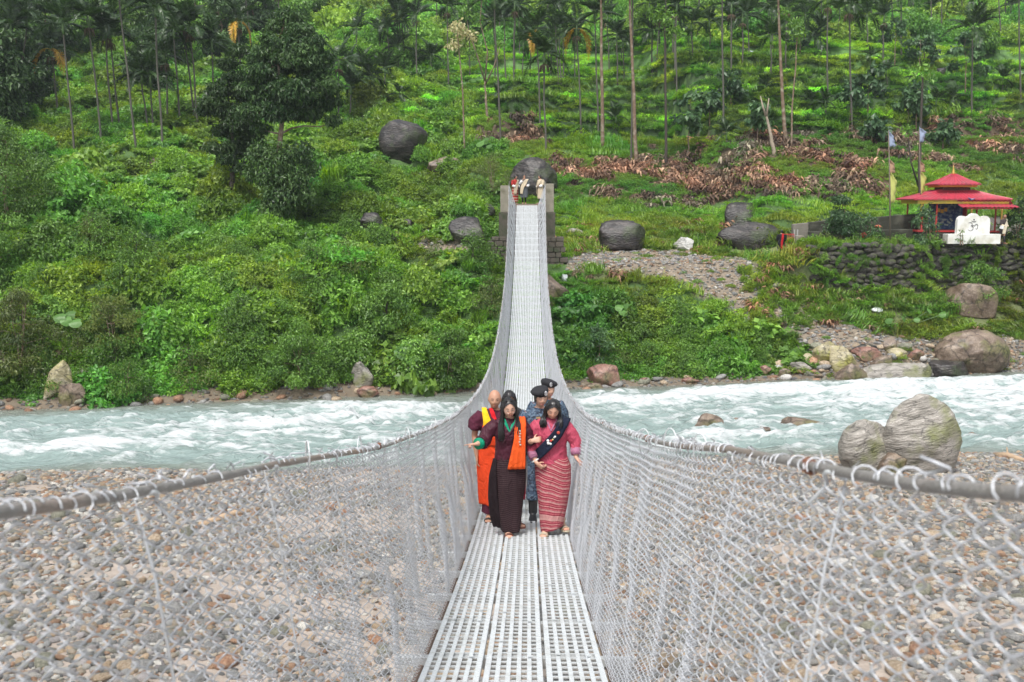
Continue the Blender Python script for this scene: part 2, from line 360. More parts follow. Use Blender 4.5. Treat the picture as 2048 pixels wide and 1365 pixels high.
# ---- ground sheet: one grid per zone, finer where it is near
def grid(x0, x1, y0, y1, dx, dy, f):
    xs = np.arange(x0, x1+dx/2, dx); ys = np.arange(y0, y1+dy/2, dy); X, Y = np.meshgrid(xs, ys)
    V = np.stack([X, Y, f(X, Y)], -1).reshape(-1, 3); n = len(xs); m = len(ys)
    i, j = np.meshgrid(np.arange(m-1), np.arange(n-1), indexing='ij')
    Q = np.stack([i*n+j, i*n+j+1, (i+1)*n+j+1, (i+1)*n+j], -1).reshape(-1, 4)
    return V, Q
def ground_mat():
    m, t, b, o = mat_new('ground'); L = t.links.new
    a = t.nodes.new('ShaderNodeAttribute'); a.attribute_name = 'gc'
    tc = t.nodes.new('ShaderNodeTexCoord'); n = t.nodes.new('ShaderNodeTexNoise'); n.inputs['Scale'].default_value = 1.5; n.inputs['Detail'].default_value = 9; n.inputs['Roughness'].default_value = .7; L(tc.outputs['Object'], n.inputs['Vector'])
    mr = t.nodes.new('ShaderNodeMapRange'); mr.inputs[1].default_value = .3; mr.inputs[2].default_value = .7; mr.inputs[3].default_value = .65; mr.inputs[4].default_value = 1.3; L(n.outputs[0], mr.inputs[0])
    h = t.nodes.new('ShaderNodeHueSaturation'); L(a.outputs['Vector'], h.inputs['Color']); L(mr.outputs[0], h.inputs['Value']); L(h.outputs[0], b.inputs['Base Color'])
    b.inputs['Roughness'].default_value = .9
    n3 = t.nodes.new('ShaderNodeTexNoise'); n3.inputs['Scale'].default_value = 14; n3.inputs['Detail'].default_value = 6; L(tc.outputs['Object'], n3.inputs['Vector'])
    bp = t.nodes.new('ShaderNodeBump'); bp.inputs['Strength'].default_value = .6; bp.inputs['Distance'].default_value = .06; L(n3.outputs[0], bp.inputs['Height']); L(bp.outputs[0], b.inputs['Normal'])
    return m
GM = ground_mat()
def gcol(P):
    reg, px, py = region(P); n = len(P)
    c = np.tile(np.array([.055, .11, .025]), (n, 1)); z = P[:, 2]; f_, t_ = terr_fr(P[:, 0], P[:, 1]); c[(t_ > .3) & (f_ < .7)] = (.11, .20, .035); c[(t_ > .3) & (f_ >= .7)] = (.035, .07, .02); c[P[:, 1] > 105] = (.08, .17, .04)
    c[reg['grassy']] = (.10, .12, .045)
    c[reg['brown']] = (.085, .06, .035)
    c[reg['path']] = (.19, .155, .115)
    c[reg['yard']] = (.09, .085, .07)
    near = P[:, 1] < y_near(P[:, 0])+1
    c[near] = (.31, .262, .22)
    u = P[:, 1]-y_far(P[:, 0]); sh = (u > -1) & (u < 1.3) & ~near
    c[sh] = (.15, .12, .085)
    c[(~near) & (u <= -1)] = (.16, .15, .11)
    return c
V1, Q1 = grid(-46, 52, 36, 112, .4, .4, land)
V2, Q2 = grid(-170, 190, 112, 330, 3, 3, land)
V3, Q3 = grid(-46, 46, -6, 36, .4, .4, land)
sides = []
for (a, b) in ((-170, -46), (52, 190)): sides.append(grid(a, b, -6, 112, 4, 4, land))
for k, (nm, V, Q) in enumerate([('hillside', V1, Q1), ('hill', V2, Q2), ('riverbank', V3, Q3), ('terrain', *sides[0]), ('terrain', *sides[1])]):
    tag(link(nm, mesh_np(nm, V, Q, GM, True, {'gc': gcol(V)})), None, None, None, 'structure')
# ---- the river
def river_mat():
    m, t, b, o = mat_new('river'); L = t.links.new
    f = t.nodes.new('ShaderNodeAttribute'); f.attribute_name = 'foam'; g = t.nodes.new('ShaderNodeAttribute'); g.attribute_name = 'deep'
    tc = t.nodes.new('ShaderNodeTexCoord'); mp = t.nodes.new('ShaderNodeMapping'); mp.inputs['Rotation'].default_value = (0, 0, -.2); mp.inputs['Scale'].default_value = (.55, 2.0, 1); L(tc.outputs['Object'], mp.inputs[0])
    n = t.nodes.new('ShaderNodeTexNoise'); n.inputs['Scale'].default_value = 2.2; n.inputs['Detail'].default_value = 7; n.inputs['Roughness'].default_value = .65; L(mp.outputs[0], n.inputs['Vector'])
    ad = t.nodes.new('ShaderNodeMath'); ad.operation = 'ADD'; L(f.outputs['Fac'], ad.inputs[0])
    sc = t.nodes.new('ShaderNodeMapRange'); sc.inputs[1].default_value = .3; sc.inputs[2].default_value = .7; sc.inputs[3].default_value = -.42; sc.inputs[4].default_value = .42; L(n.outputs[0], sc.inputs[0]); L(sc.outputs[0], ad.inputs[1])
    fr = t.nodes.new('ShaderNodeMapRange'); fr.interpolation_type = 'SMOOTHSTEP'; fr.inputs[1].default_value = .36; fr.inputs[2].default_value = .90; L(ad.outputs[0], fr.inputs[0])
    w = t.nodes.new('ShaderNodeMix'); w.data_type = 'RGBA'; w.inputs[6].default_value = col((.17, .18, .145)); w.inputs[7].default_value = col((.235, .31, .29)); L(g.outputs['Fac'], w.inputs[0])
    x = t.nodes.new('ShaderNodeMix'); x.data_type = 'RGBA'; L(fr.outputs[0], x.inputs[0]); L(w.outputs[2], x.inputs[6]); x.inputs[7].default_value = col((.57, .60, .60)); L(x.outputs[2], b.inputs['Base Color'])
    ro = t.nodes.new('ShaderNodeMapRange'); ro.inputs[3].default_value = .12; ro.inputs[4].default_value = .7; L(fr.outputs[0], ro.inputs[0]); L(ro.outputs[0], b.inputs['Roughness'])
    bp = t.nodes.new('ShaderNodeBump'); bp.inputs['Strength'].default_value = 1.0; bp.inputs['Distance'].default_value = .2
    n2 = t.nodes.new('ShaderNodeTexNoise'); n2.inputs['Scale'].default_value = 3.2; n2.inputs['Detail'].default_value = 8; n2.inputs['Roughness'].default_value = .65; n2.inputs['Distortion'].default_value = .6; L(mp.outputs[0], n2.inputs['Vector'])
    L(n2.outputs[0], bp.inputs['Height']); L(bp.outputs[0], b.inputs['Normal'])
    return m
FALLS = [(-14.0, 33.5, 3, .9), (-9, 36.5, 3, .8), (-16, 37, 2, .6), (-5.2, 39.3, 2.6, 1.0), (-8, 33.5, 2.5, .6), (-3.0, 35, 2, .5), (5, 41, 4, .7), (8.5, 43, 5, .9), (10, 38, 3.5, 1.0), (7.5, 35, 4, .9), (13, 36, 3, .7), (18.5, 44.5, 6, 1.1), (14, 41.5, 3.5, .9), (20.5, 40.0, 4, .9), (17.5, 37.5, 3, .8), (22, 36.5, 4, .9), (27, 42, 6, 1)]
def river_fields(x, y):
    # flow runs along x with a slight slant
    s = x*math.cos(.21)+y*math.sin(.21); c = -x*math.sin(.21)+y*math.cos(.21)
    wx = fbm(s*.3, c*.5, 0, 3)-.5
    a = fbm(s*.42+wx*2, c*1.15+wx*1.6, 0, 4)
    rid = 1-np.abs(2*a-1); rid = rid**2.4
    b = fbm(s*1.1+wx*4+5, c*2.6, 0, 3)
    amp = .12+.16*fbm(s*.12+2, c*.2, 0, 2)
    edge = np.minimum(sstep(-.3, 3.0, y_far(x)-y), sstep(-.3, 1.5, y-y_near(x)))
    calm = sstep(-9, -2, x)*sstep(3.5, 0.5, x)*sstep(38.5, 41, y)
    z = amp*2.0*(rid-.35)*edge*(1-.6*calm)+.20*(b-.5)*edge
    foam = .23+.58*(rid-.35)+.55*(b-.5)+.35*(fbm(s*.10+8, c*.45+2, 0, 3)-.5)*2+.02*sstep(2, 8, x)
    for (fx, fy, r, k) in FALLS:
        d = np.hypot((s-(fx*math.cos(.21)+fy*math.sin(.21)))/(r*1.15), (c-(-fx*math.sin(.21)+fy*math.cos(.21)))/(r*.30))
        w = np.exp(-d*d)*k; foam = foam+.38*w; z = z+.16*w*edge
    foam = foam*(.25+.75*edge)-.42*calm
    return z, foam, edge*(1-.55*calm)
def river_z(x, y): return river_fields(x, y)[0]
VR, QR = grid(-34, 40, 26, 56, .15, .11, river_z)
_, fo, de = river_fields(VR[:,0], VR[:,1])
keep = (land(VR[:,0], VR[:,1]) < VR[:,2]+.35)[QR].any(1)
QR = QR[keep]; used = np.unique(QR); remap = np.full(len(VR), -1); remap[used] = np.arange(len(used))
RM = river_mat()
tag(link('river', mesh_np('river', VR[used], remap[QR], RM, True, {'foam': fo[used], 'deep': de[used]})), None, None, None, 'structure')
for a, b in ((-170, -34), (40, 190)):
    V, Q = grid(a, b, -6 if a < 0 else 24, 60 if a < 0 else 96, 1.5, 1.0, river_z); _, fo2, de2 = river_fields(V[:,0], V[:,1])
    tag(link('river', mesh_np('river', V, Q, RM, True, {'foam': fo2, 'deep': de2})), None, None, None, 'structure')
# ================================================================ BRIDGE
DP = (0.00575741, -0.28528843, -1.35401933)
def deck(y): return CZ+DP[0]*y*y+DP[1]*y+DP[2]
def rail_w(y): return float(np.interp(y, [0, 22, 35, 45, 53], [.72, .72, .76, .85, .95]))
def rail_up(s, y): return .052*float(np.interp(y, [0, 6, 12], [1, .9, 0]))*(s > 0)
def rail_h(y): return float(np.interp(y, [0, 1.5, 3, 8, 12, 20, 35, 53], [1.27, 1.28, 1.34, 1.40, 1.39, 1.31, 1.28, 1.05]))
steel = simple('galvanised_steel', (.62, .64, .66), .45, .25, .12, 20, dirt=(.42, .41, .39), dscale=3)
paint = simple('deck_paint', (.50, .525, .535), .5, 0, .08, 6, dirt=(.42, .43, .42), dscale=4)
cablem = simple('handrail_cable', (.27, .255, .24), .55, .35, .25, 40, bump=.5, bscale=120, dirt=(.30, .22, .17), dscale=2)
rust = simple('rusty_steel', (.16, .065, .035), .8, 0, .4, 15)
wirem = simple('wire', (.50, .515, .54), .38, .40, .15, 30)
bridge = thing('suspension_bridge', 'narrow steel suspension footbridge with white grated deck and chain link sides over the river', 'bridge', (0, 0, 0))
# deck panel: longitudinal strips, cross bars below, thin rods above
def deck_panel(seed):
    rs = random.Random(seed); b = MB(); w = .347
    xs = np.linspace(-w/2+.018, w/2-.018, 6)
    for i, x in enumerate(xs):
        b.box((x, .5, -.004), (.034 if i in (0, 5) else .027, .999, .008), a=rs.random())
    for k in range(9):
        y = .055+k*.1112
        b.box((0, y, -.024), (w-.006, .034, .008), a=rs.random()); b.box((0, y+.026, .0015), (w-.01, .005, .004))
    for x in (-w/2+.003, w/2-.003): b.box((x, .5, -.022), (.005, .99, .027))
    for x in (-.09, .1): b.box((x, .03+rs.random()*.9, .011), (.03, .02, .008))
    return b.mesh('deck_panel', paint)
dpm = [deck_panel(k) for k in range(4)]
def wire_panel(seed):
    """one metre of chain link: flattened spirals standing side by side; unit square (x along, z up), y = out of plane"""
    rs = np.random.RandomState(seed); b = MB(); n = 22; t = np.linspace(0, 20*2*np.pi, 20*8+1)
    for k in range(n):
        u = (k+.5)/n; z = t/t[-1]; A = 1/n*.54; ph = (k % 2)*np.pi
        env = np.sin(np.pi*u)
        wob = .022*(fbm(z*3+seed*5, 0*z+u*2.5+seed, 0, 2)-.5)*env*2; out = .10*(fbm(z*2.2+seed*9, 0*z+u*2, 0, 2)-.5)*env*np.sin(np.pi*z)*2
        P = np.stack([u+A*np.cos(t+ph)+wob, .0165*np.sin(t+ph)*rs.uniform(.85, 1.15)+out, z], 1)
        b.tube(P, .0021, 3, cap=False, a=rs.rand())
        c_ = np.array([u+rs.normal()*.006, 0, 1.014]); q = np.linspace(-.6, 3.6, 8); rr_ = .014+.011*rs.rand(); q = q*rs.uniform(.7, 1)+rs.uniform(-.5, .5)
        if rs.rand() < .7: b.tube(c_+np.stack([.012*np.sin(q+rs.normal()), -rr_*np.cos(q), rr_/1.33*np.sin(q)], 1), .0019, 4, cap=False)
        if rs.rand() < .35: b.tube(c_+np.array([(0, 0, .012), (rs.normal()*.01, rs.normal()*.01, .016+.010*rs.rand()), (rs.normal()*.02, rs.normal()*.02, .020+.012*rs.rand())]), .0020, 4, cap=False)
    return b.mesh('wire_mesh', wirem, True)
wpm = [wire_panel(k) for k in range(5)]
def hanger_mesh(seed, side, upf=None):
    """unit hanger: from the loop over the handrail down to the deck beam (z 0..1), built for one side"""
    rs = random.Random(seed); b = MB(); lean = rs.uniform(-.05, .05)
    P = [(0, 0, z) for z in (-.06, .3, .6)]+[(lean*.4, .004, .85), (lean, .018, .97)]
    up = upf or rs.uniform(.02, .045); w = rs.uniform(.025, .04)
    for a in np.linspace(0, np.pi*1.15, 9): P.append((lean+w-w*math.cos(a), .018-.02*math.sin(a)-.02*a/3, .985+up*math.sin(a)))
    P.append((lean+2*w+.012, -.03, .945))
    b.tube(P, .0036, 6); return b.mesh('hanger', steel, True)
hgm = [hanger_mesh(k, 1) for k in range(6)]; hgn = hanger_mesh(9, 1, .012)
hkm = []
for k in range(4):
    b = MB(); r_ = random.Random(50+k); w = r_.uniform(.03, .055); up = r_.uniform(.03, .075)
    b.tube([(0, -w, -.10), (.012, -w, -.03)]+[(.014*math.cos(a), -w*math.cos(a), up*math.sin(a)) for a in np.linspace(0, math.pi, 9)]+[(-.01, w+.004, -.035), (0, w*.8, -.09)], .0027, 5); hkm.append(b.mesh('hook', steel, True))
bm_ = MB(); bm_.box((0, 0, 0), (1.52, .05, .05)); bm_.box((0, 0, -.03), (1.3, .004, .05)); crossm = bm_.mesh('cross_beam', simple('beam_steel', (.36, .37, .37), .6, .1, .2, 12))
bc = MB()
for q in range(3): bc.tube([(math.cos(a)*.0145, q*.012-.012, math.sin(a)*.0145) for a in np.linspace(0, 2*np.pi, 9)[:-1]], .0045, 5, closed=True)
clampm = bc.mesh('cable_tie', rust, True)
def affine(o, c0, ax, ay, az):
    o.matrix_parent_inverse = Matrix(((ax[0], ay[0], az[0], c0[0]), (ax[1], ay[1], az[1], c0[1]), (ax[2], ay[2], az[2], c0[2]), (0, 0, 0, 1)))
rs = random.Random(3)
YS = np.arange(-1, 53, 1.0)
for k, y0 in enumerate(YS):
    y1 = y0+1; z0, z1 = deck(y0), deck(y1)
    for i, x in enumerate((-.367, 0, .367)):
        o = link('deck_panel', rs.choice(dpm), bridge); j = (.003 if i == 1 else 0)+rs.uniform(-.001, .001)
        affine(o, (x, y0, z0+j), (1, 0, 0), (0, 1, z1-z0), (0, 0, 1))
    link('cross_beam', crossm, bridge, (0, y0, z0-.055))
    for s in (-1, 1):
        w0, w1, h0, h1 = rail_w(y0), rail_w(y1), rail_h(y0)+rail_up(s, y0), rail_h(y1)+rail_up(s, y1)
        b0 = np.array([s*.575, y0, z0-.03]); b1 = np.array([s*.575, y1, z1-.03]); t0 = np.array([s*w0, y0, z0+h0-.02]); t1 = np.array([s*w1, y1, z1+h1-.02])
        o = link('wire_mesh', rs.choice(wpm), bridge); n = np.cross(b1-b0, t0-b0); n /= np.linalg.norm(n)
        affine(o, b0, ((b1-b0)+(t1-t0))/2, n, (t0-b0))
        o = link('hanger', rs.choice(hgm) if y0 > 3 else hgn, bridge); up = t0-b0
        affine(o, b0, np.array([0, 1, z1-z0]), np.array([s, 0, 0.]), up+np.array([0, 0, .02]))
        if 3 <= y0 < 30:
            yq = y0+rs.uniform(.35, .65); f_ = yq-y0; link('hook', rs.choice(hkm), bridge, (s*(w0+(w1-w0)*f_), yq, z0+f_*(z1-z0)+h0+(h1-h0)*f_), (0, 0, rs.uniform(-.4, .4)))
        if rs.random() < .3: link('cable_tie', clampm, bridge, (s*w0, y0+.2, z0+.2*(z1-z0)+h0+.005))
for s in (-1, 1):
    ys = np.linspace(-1, 53.6, 190)
    b = MB(); b.tube([(s*rail_w(y), y, deck(y)+rail_h(y)+rail_up(s, y)+.004*math.sin(y*2.3+s)) for y in ys], .0112, 8); b.obj('handrail_cable', cablem, bridge, True)
    b = MB(); b.tube([(s*.60, y, deck(y)-.10) for y in ys], .02, 6); b.obj('main_cable', simple('old_cable', (.14, .10, .08), .8), bridge, True)
b = MB(); b.box((0, 53.05, deck(53)-.02), (1.35, .14, .12)); b.obj('end_beam', simple('end_beam', (.20, .15, .10), .9), bridge)
# towers and landing
conc = simple('weathered_concrete', (.22, .20, .155), .9, 0, .3, 3, bump=.8, dirt=(.10, .095, .055), dscale=2.2)
dstone = simple('dark_masonry', (.085, .072, .058), .95, 0, .4, 2.5, bump=.9, dirt=(.04, .05, .025), dscale=1.8)
for s in (-1, 1):
    t = thing('bridge_tower', 'stepped masonry bridge pier '+('left of the far deck end, beside the bamboo' if s < 0 else 'right of the far deck end, by the stony path'), 'bridge pier', (s*1.2, 53.6, 4.0))
    zt = deck(53)-4
    def blk(nm, x0, x1, z0, z1, y0, y1, m, n=1):
        b = MB(); b.box(((x0+x1)/2*s-s*1.2, (y0+y1)/2-53.6, (z0+z1)/2), (x1-x0, y1-y0, z1-z0)); o = b.obj(nm, m, t)
        bv = o.modifiers.new('b', 'BEVEL'); bv.width = .03; bv.segments = 2; return o
    blk('pier_cap', .93, 1.42, zt-.38, zt+1.02+(s > 0)*.1, 53.25, 54.1, conc)
    blk('pier_shaft', .90, 1.50, zt-1.75, zt-.383, 53.2, 54.3, dstone)
    # the lower courses are separate stones
    r2 = random.Random(4+s)
    z = -1.5; row = 0
    while z < zt-1.78:
        hh = r2.uniform(.22, .3); x = .78
        while x < 1.82:
            w_ = r2.uniform(.28, .5)
            b = MB(); b.box(((x+w_/2)*s-s*1.2, 53.55-53.6+r2.uniform(-.02, .03), z+hh/2), (w_-.02, .95, hh-.02), rot=(r2.uniform(-.02, .02), r2.uniform(-.02, .02), r2.uniform(-.02, .02)))
            o = b.obj('stone', dstone, t); bv = o.modifiers.new('b', 'BEVEL'); bv.width = .03; bv.segments = 2
            x += w_
        z += hh; row += 1
b = MB(); b.box((0, 58.4, 6.2), (2.3, 9.2, 4.05)); o = b.obj('landing', dstone); tag(o, None, None, None, 'structure')
# ================================================================ VEGETATION
def unit(v): return v/(np.linalg.norm(v, axis=-1, keepdims=True)+1e-9)
def leaf_quads(P, D, N, L, w=.45, droop=.15):
    """diamond leaves: P base, D direction, N face normal, L length"""
    D = unit(D); N = unit(N-D*(N*D).sum(-1, keepdims=True)); Sd = np.cross(D, N); L = np.broadcast_to(np.asarray(L, float), (len(P),))[:, None]
    mid = P+D*L*.45+N*L*.06
    V = np.stack([P, mid+Sd*L*w/2, P+D*L-N*L*droop, mid-Sd*L*w/2], 1).reshape(-1, 3)
    return V, np.arange(len(P)*4).reshape(-1, 4)
def dome_clump(name, mat, seed, n=800, leaf=.16, w=.5, rad=(1, 1, .85), jit=.7, down=.5, inner=.25, full=False, lump=.45, lfreq=2.2, up=0.0, size_var=.4):
    rs = np.random.RandomState(seed)
    d = unit(rs.normal(size=(n, 3)))
    if not full: d[:, 2] = np.abs(d[:, 2])*1.0-.12
    d = unit(d)
    r = 1-lump*.5+lump*(fbm(d[:,0]*lfreq+seed*3.1, d[:,1]*lfreq, d[:,2]*lfreq+seed, 3)-.5)*2.2
    r = r*np.where(rs.rand(n) < inner, rs.uniform(.45, .95, n), rs.uniform(.93, 1.04, n))
    P = d*r[:, None]*np.array(rad)
    N = d+rs.normal(size=(n, 3))*jit+np.array([0, 0, .35])
    D = rs.normal(size=(n, 3))+d*.6+np.array([0, 0, -down+up])
    V, Q = leaf_quads(P, D, N, leaf*rs.uniform(1-size_var, 1+size_var, n), w, .2)
    lf = np.clip(rs.beta(1.6, 2.2, n)+.35*(fbm(P[:,0]*1.5+seed, P[:,1]*1.5, P[:,2]*1.5, 2)-.5), 0, 1)
    return mesh_np(name, V, Q, mat, False, {'lf': np.repeat(lf, 4)})
def blade_clump(name, mat, seed, n=90, h=(.5, 1.0), spread=.5, w=.02, arch=.6, segs=3, base=.25, leafy=0):
    """arching blades / grass / strap leaves"""
    rs = np.random.RandomState(seed); b = MB()
    for k in range(n):
        a = rs.uniform(0, 6.283); r0 = base*math.sqrt(rs.rand()); p0 = np.array([r0*math.cos(rs.uniform(0, 6.28)), r0*math.sin(a*3), 0]); H = rs.uniform(*h); out = np.array([math.cos(a), math.sin(a), 0]); lean = rs.uniform(.1, 1)*spread
        s = np.array([-math.sin(a), math.cos(a), 0]); t = np.linspace(0, 1, segs+1)
        c = p0+out*(lean*H*t[:, None]**1.5)+np.array([0, 0, 1])*(H*(t-arch*lean*t**3))[:, None]
        ww = w*(1-t)**.6*(.6+t)*rs.uniform(.7, 1.3)
        V = np.concatenate([c-s*ww[:, None], c+s*ww[:, None]]); m = segs+1
        b.add(V, Q=[[i, i+1, m+i+1, m+i] for i in range(segs)], a=rs.beta(1.5, 2))
    return b.mesh(name, mat)
G_dark, G_light = (.048, .120, .018), (.26, .46, .075)
LM = leaf_mat('shrub_leaves', G_dark, G_light, trans=.38)
LMb = leaf_mat('blue_green_leaves', (.020, .060, .025), (.075, .165, .060))
GR = leaf_mat('grass_blades', (.075, .16, .024), (.25, .43, .07))
DRY = leaf_mat('dry_leaves', (.05, .027, .016), (.42, .28, .18), trans=.15, rough=.7)
c_broad = [source('shrub', dome_clump('shrub', LM, k, 1500, .15, .55, jit=.65, lump=.5)) for k in range(4)]
c_vine = [source('vine', dome_clump('vine', LM, 20+k, 1100, .20, .85, rad=(1.1, 1.1, .6), jit=.4, down=1.2, lump=.7)) for k in range(3)]
c_small = [source('herb', dome_clump('herb', LM, 40+k, 900, .12, .5, rad=(1, 1, .45), jit=.8, down=.1, up=.4, lump=.6)) for k in range(3)]
c_fern = [source('fern', blade_clump('fern', LM, 60+k, 170, (.5, 1.1), 1.1, .035, .55, 4, .5)) for k in range(3)]
c_grass = [source('grass', blade_clump('grass', GR, 70+k, 150, (.18, .42), .9, .014, .4, 2, .5)) for k in range(3)]
def dry_clump(seed):
    rs = np.random.RandomState(seed); b = MB()
    for k in range(130):      # drooping torn strips
        a = rs.uniform(0, 6.283); p0 = np.array([rs.normal()*.4, rs.normal()*.3, rs.uniform(.0, .5)]); H = rs.uniform(.25, .7); out = np.array([math.cos(a), math.sin(a), 0]); s = np.array([-out[1], out[0], 0]); s = s+rs.normal(size=3)*.4; t = np.linspace(0, 1, 4)
        c = p0+out*(H*.8*t[:, None])+np.array([0, 0, 1])*(.25*H*np.sin(t*2.2)-H*.9*t**2)[:, None]; ww = .045*np.sin(.3+t*2.6)*rs.uniform(.5, 1.6)
        V = np.concatenate([c-s*ww[:, None], c+s*ww[:, None]]); b.add(V, Q=[[i, i+1, 5+i, 4+i] for i in range(3)], a=rs.beta(1.0, 1.9))
    return b.mesh('dry_leaves', DRY)
c_dry = [source('dry_leaves', dry_clump(90+k)) for k in range(4)]
def jgrid(x0, x1, y0, y1, s, seed):
    rs = np.random.RandomState(seed); X, Y = np.meshgrid(np.arange(x0, x1, s), np.arange(y0, y1, s)); X = X.ravel()+rs.uniform(-.5, .5, X.size)*s; Y = Y.ravel()+rs.uniform(-.5, .5, Y.size)*s
    return np.stack([X, Y, land(X, Y)], 1)
def visible(P, mx=260, top=-260):
    px, py, d = project(P); return (px > -mx) & (px < 2048+mx) & (py > top) & (d > 5)
rs = np.random.RandomState(11)
def tints(P, base=(1, 1, 1), amt=.35, warm=.25, freq=.22):
    n = len(P); v = 1+amt*(fbm(P[:,0]*freq+5, P[:,1]*freq, 0, 3)-.5)*3+rs.normal(size=n)*.10
    k = warm*((fbm(P[:,0]*.35+15, P[:,1]*.35+3, 0, 3)-.5)*4+rs.normal(size=n)*.25)
    t = np.stack([v*(1+k), v, v*(1-.3*k)], 1)*np.array(base); return np.clip(t, .25, 2.4)
def rots(n, tilt=.25): return np.stack([rs.normal(size=n)*tilt, rs.normal(size=n)*tilt, rs.uniform(0, 6.283, n)], 1)
ALL = np.vstack([jgrid(-44, 50, 40, 76, .62, 1), jgrid(-60, 66, 76, 112, .85, 2), jgrid(-110, 120, 112, 170, 2.0, 3), jgrid(-160, 170, 170, 300, 4.2, 4)])
ALL = ALL[visible(ALL)]
reg, px, py = region(ALL); x, y = ALL[:,0], ALL[:,1]; u = y-y_far(x)
tm = sstep(-16, -4, x)*sstep(12.5, 14, ALL[:,2])*sstep(30, 24, ALL[:,2])
lawn = tm > .5
land_clear = (np.abs(x) < 1.35) & (y > 52) & (y < 63.5)
ROCKBOX = [(805,322,88,78),(1066,380,90,70),(886,345,62,30),(936,486,74,50),(968,440,40,32),(742,455,42,28),(793,480,26,16),(1245,500,84,56),(1484,452,60,44),(1500,498,118,50),(1368,502,36,26),(1112,615,50,62),(1208,772,62,40),(724,776,42,50),(1945,632,90,62),(112,800,44,78),(140,812,50,50),(158,775,70,40),(180,780,44,36),(118,735,34,60),(692,565,24,12),(314,332,30,18),(1575,490,40,34)]
inrock = np.zeros(len(ALL), bool)
for a_, b_, w_, h_ in ROCKBOX: inrock |= (np.abs(px-a_) < w_*.52) & (py > b_-h_*.1) & (py < b_+6+h_*.15)
bare = inrock | reg['path'] | reg['yard'] | land_clear | (u < 1.0) | ((np.abs(x) < 1.7) & (y > 52.8) & (y < 54.8))
slab = inpoly(px, py, [(1110, 400), (1330, 400), (1600, 430), (1600, 490), (1120, 490)])
left = (x < -1.5)
thick = (left | inpoly(px, py, [(1100, 600), (1180, 592), (1400, 612), (1500, 650), (1620, 712), (1640, 730), (1560, 755), (1100, 800)])) & ~bare
thick &= ~reg['grassy'] & ~(lawn & (x > -6) & (y < 112)) & ~reg['brown']
fsz = np.where(y > 170, 3.6, np.where(y > 112, 1.9, np.where(y > 76, 1.15, .9)))
sel = thick & (y < 400); q = rs.rand(len(ALL)); vn = fbm(x*.18+30, y*.18, 0, 2)
A = sel & (vn > .5) & (q < .7); B = sel & (vn <= .5) & (q < .7); Cc = sel & (q >= .7) & (q < .9); D = sel & (q >= .9)
lift = lambda P, k: P+np.array([0, 0, 1])*k[:, None]
BIG = .13
def sc(name, m, srcs, s0, s1, lab, cat, flat=1.0, off=-.2, base=(1, 1, 1), tilt=.25, **k):
    P = ALL[m]; n = len(P)
    if n == 0: return
    s = rs.uniform(s0, s1, n)*fsz[m]*np.where(rs.rand(n) < BIG, 1.7, 1); P = lift(P, s*off)
    scatter(name, P, rots(n, tilt), np.stack([s, s, s*flat*rs.uniform(.8, 1.25, n)], 1), tints(P, base, **k), srcs, lab, cat)
far = y > 112
sc('shrubs', A & ~far, c_broad, .6, 1.15, 'dense mounds of mixed green shrubs covering the steep river bank', 'shrubs')
sc('creepers', B & ~far, c_vine, .6, 1.2, 'broad leaved creepers draped over humps on the bank', 'creepers')
sc('ferns', Cc & ~far, c_fern, .45, .9, 'bright arching ferns sprouting between the shrubs', 'ferns', base=(1.15, 1.1, .9))
sc('herbs', D & ~far, c_small, .7, 1.3, 'small leaved green plants filling gaps between shrubs', 'plants', base=(1.2, 1.15, 1), off=.1)
sc('undergrowth', sel & ~far & (rs.rand(len(ALL)) < .5), c_small+c_vine[:1], .6, 1.0, 'low green growth between the shrubs of the bank', 'undergrowth', .7, -.15)
lowm = ~thick & ~bare & (y < 112)
g1 = lowm & ~reg['brown']
q2 = rs.rand(len(ALL))
sc('ground_cover', g1 & (q < .8), c_small, .55, .95, 'low green weeds carpeting the terraces and the open slope', 'weeds', .5, -.1, base=(1.15, 1.1, .85))
sc('grass', g1 & (q > .45), c_grass, .9, 1.5, 'short bright grass on the terraces and around the path', 'grass', .8, 0, base=(1.1, 1.05, .9))
sc('grass_tufts', (reg['grassy'] & ~bare & (y < 112)), c_grass, .8, 1.5, 'yellowing rough grass below the stone wall', 'grass', .6, 0, base=(1.3, .95, .9), amt=.7)
sc('low_herbs', (reg['grassy'] & ~bare & (y < 112)), c_small+c_dry[:1], .35, .7, 'low herbs and brown stalks among the rough grass', 'plants', .8, 0, base=(1.1, 1, .9), amt=.7)
sc('hill_shrubs', (thick | (y > 112)) & far & ~lawn, c_broad, .75, 1.25, 'shrubs and low trees covering the upper hillside', 'shrubs', 1.0, -.1, base=(1.3, 1.25, 1.45))  # raised, bluish tint puts distance haze into the leaf colour
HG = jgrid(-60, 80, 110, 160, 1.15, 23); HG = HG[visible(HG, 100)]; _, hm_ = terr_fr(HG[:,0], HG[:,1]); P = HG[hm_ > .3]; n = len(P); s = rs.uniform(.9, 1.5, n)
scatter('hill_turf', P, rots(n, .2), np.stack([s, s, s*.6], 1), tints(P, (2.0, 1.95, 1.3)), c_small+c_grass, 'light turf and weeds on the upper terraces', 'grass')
sc('hill_grass', lawn & far, c_small, .6, .9, 'pale green growth between the far palm trunks', 'plants', .5, -.1, base=(1.3, 1.3, 1.1))
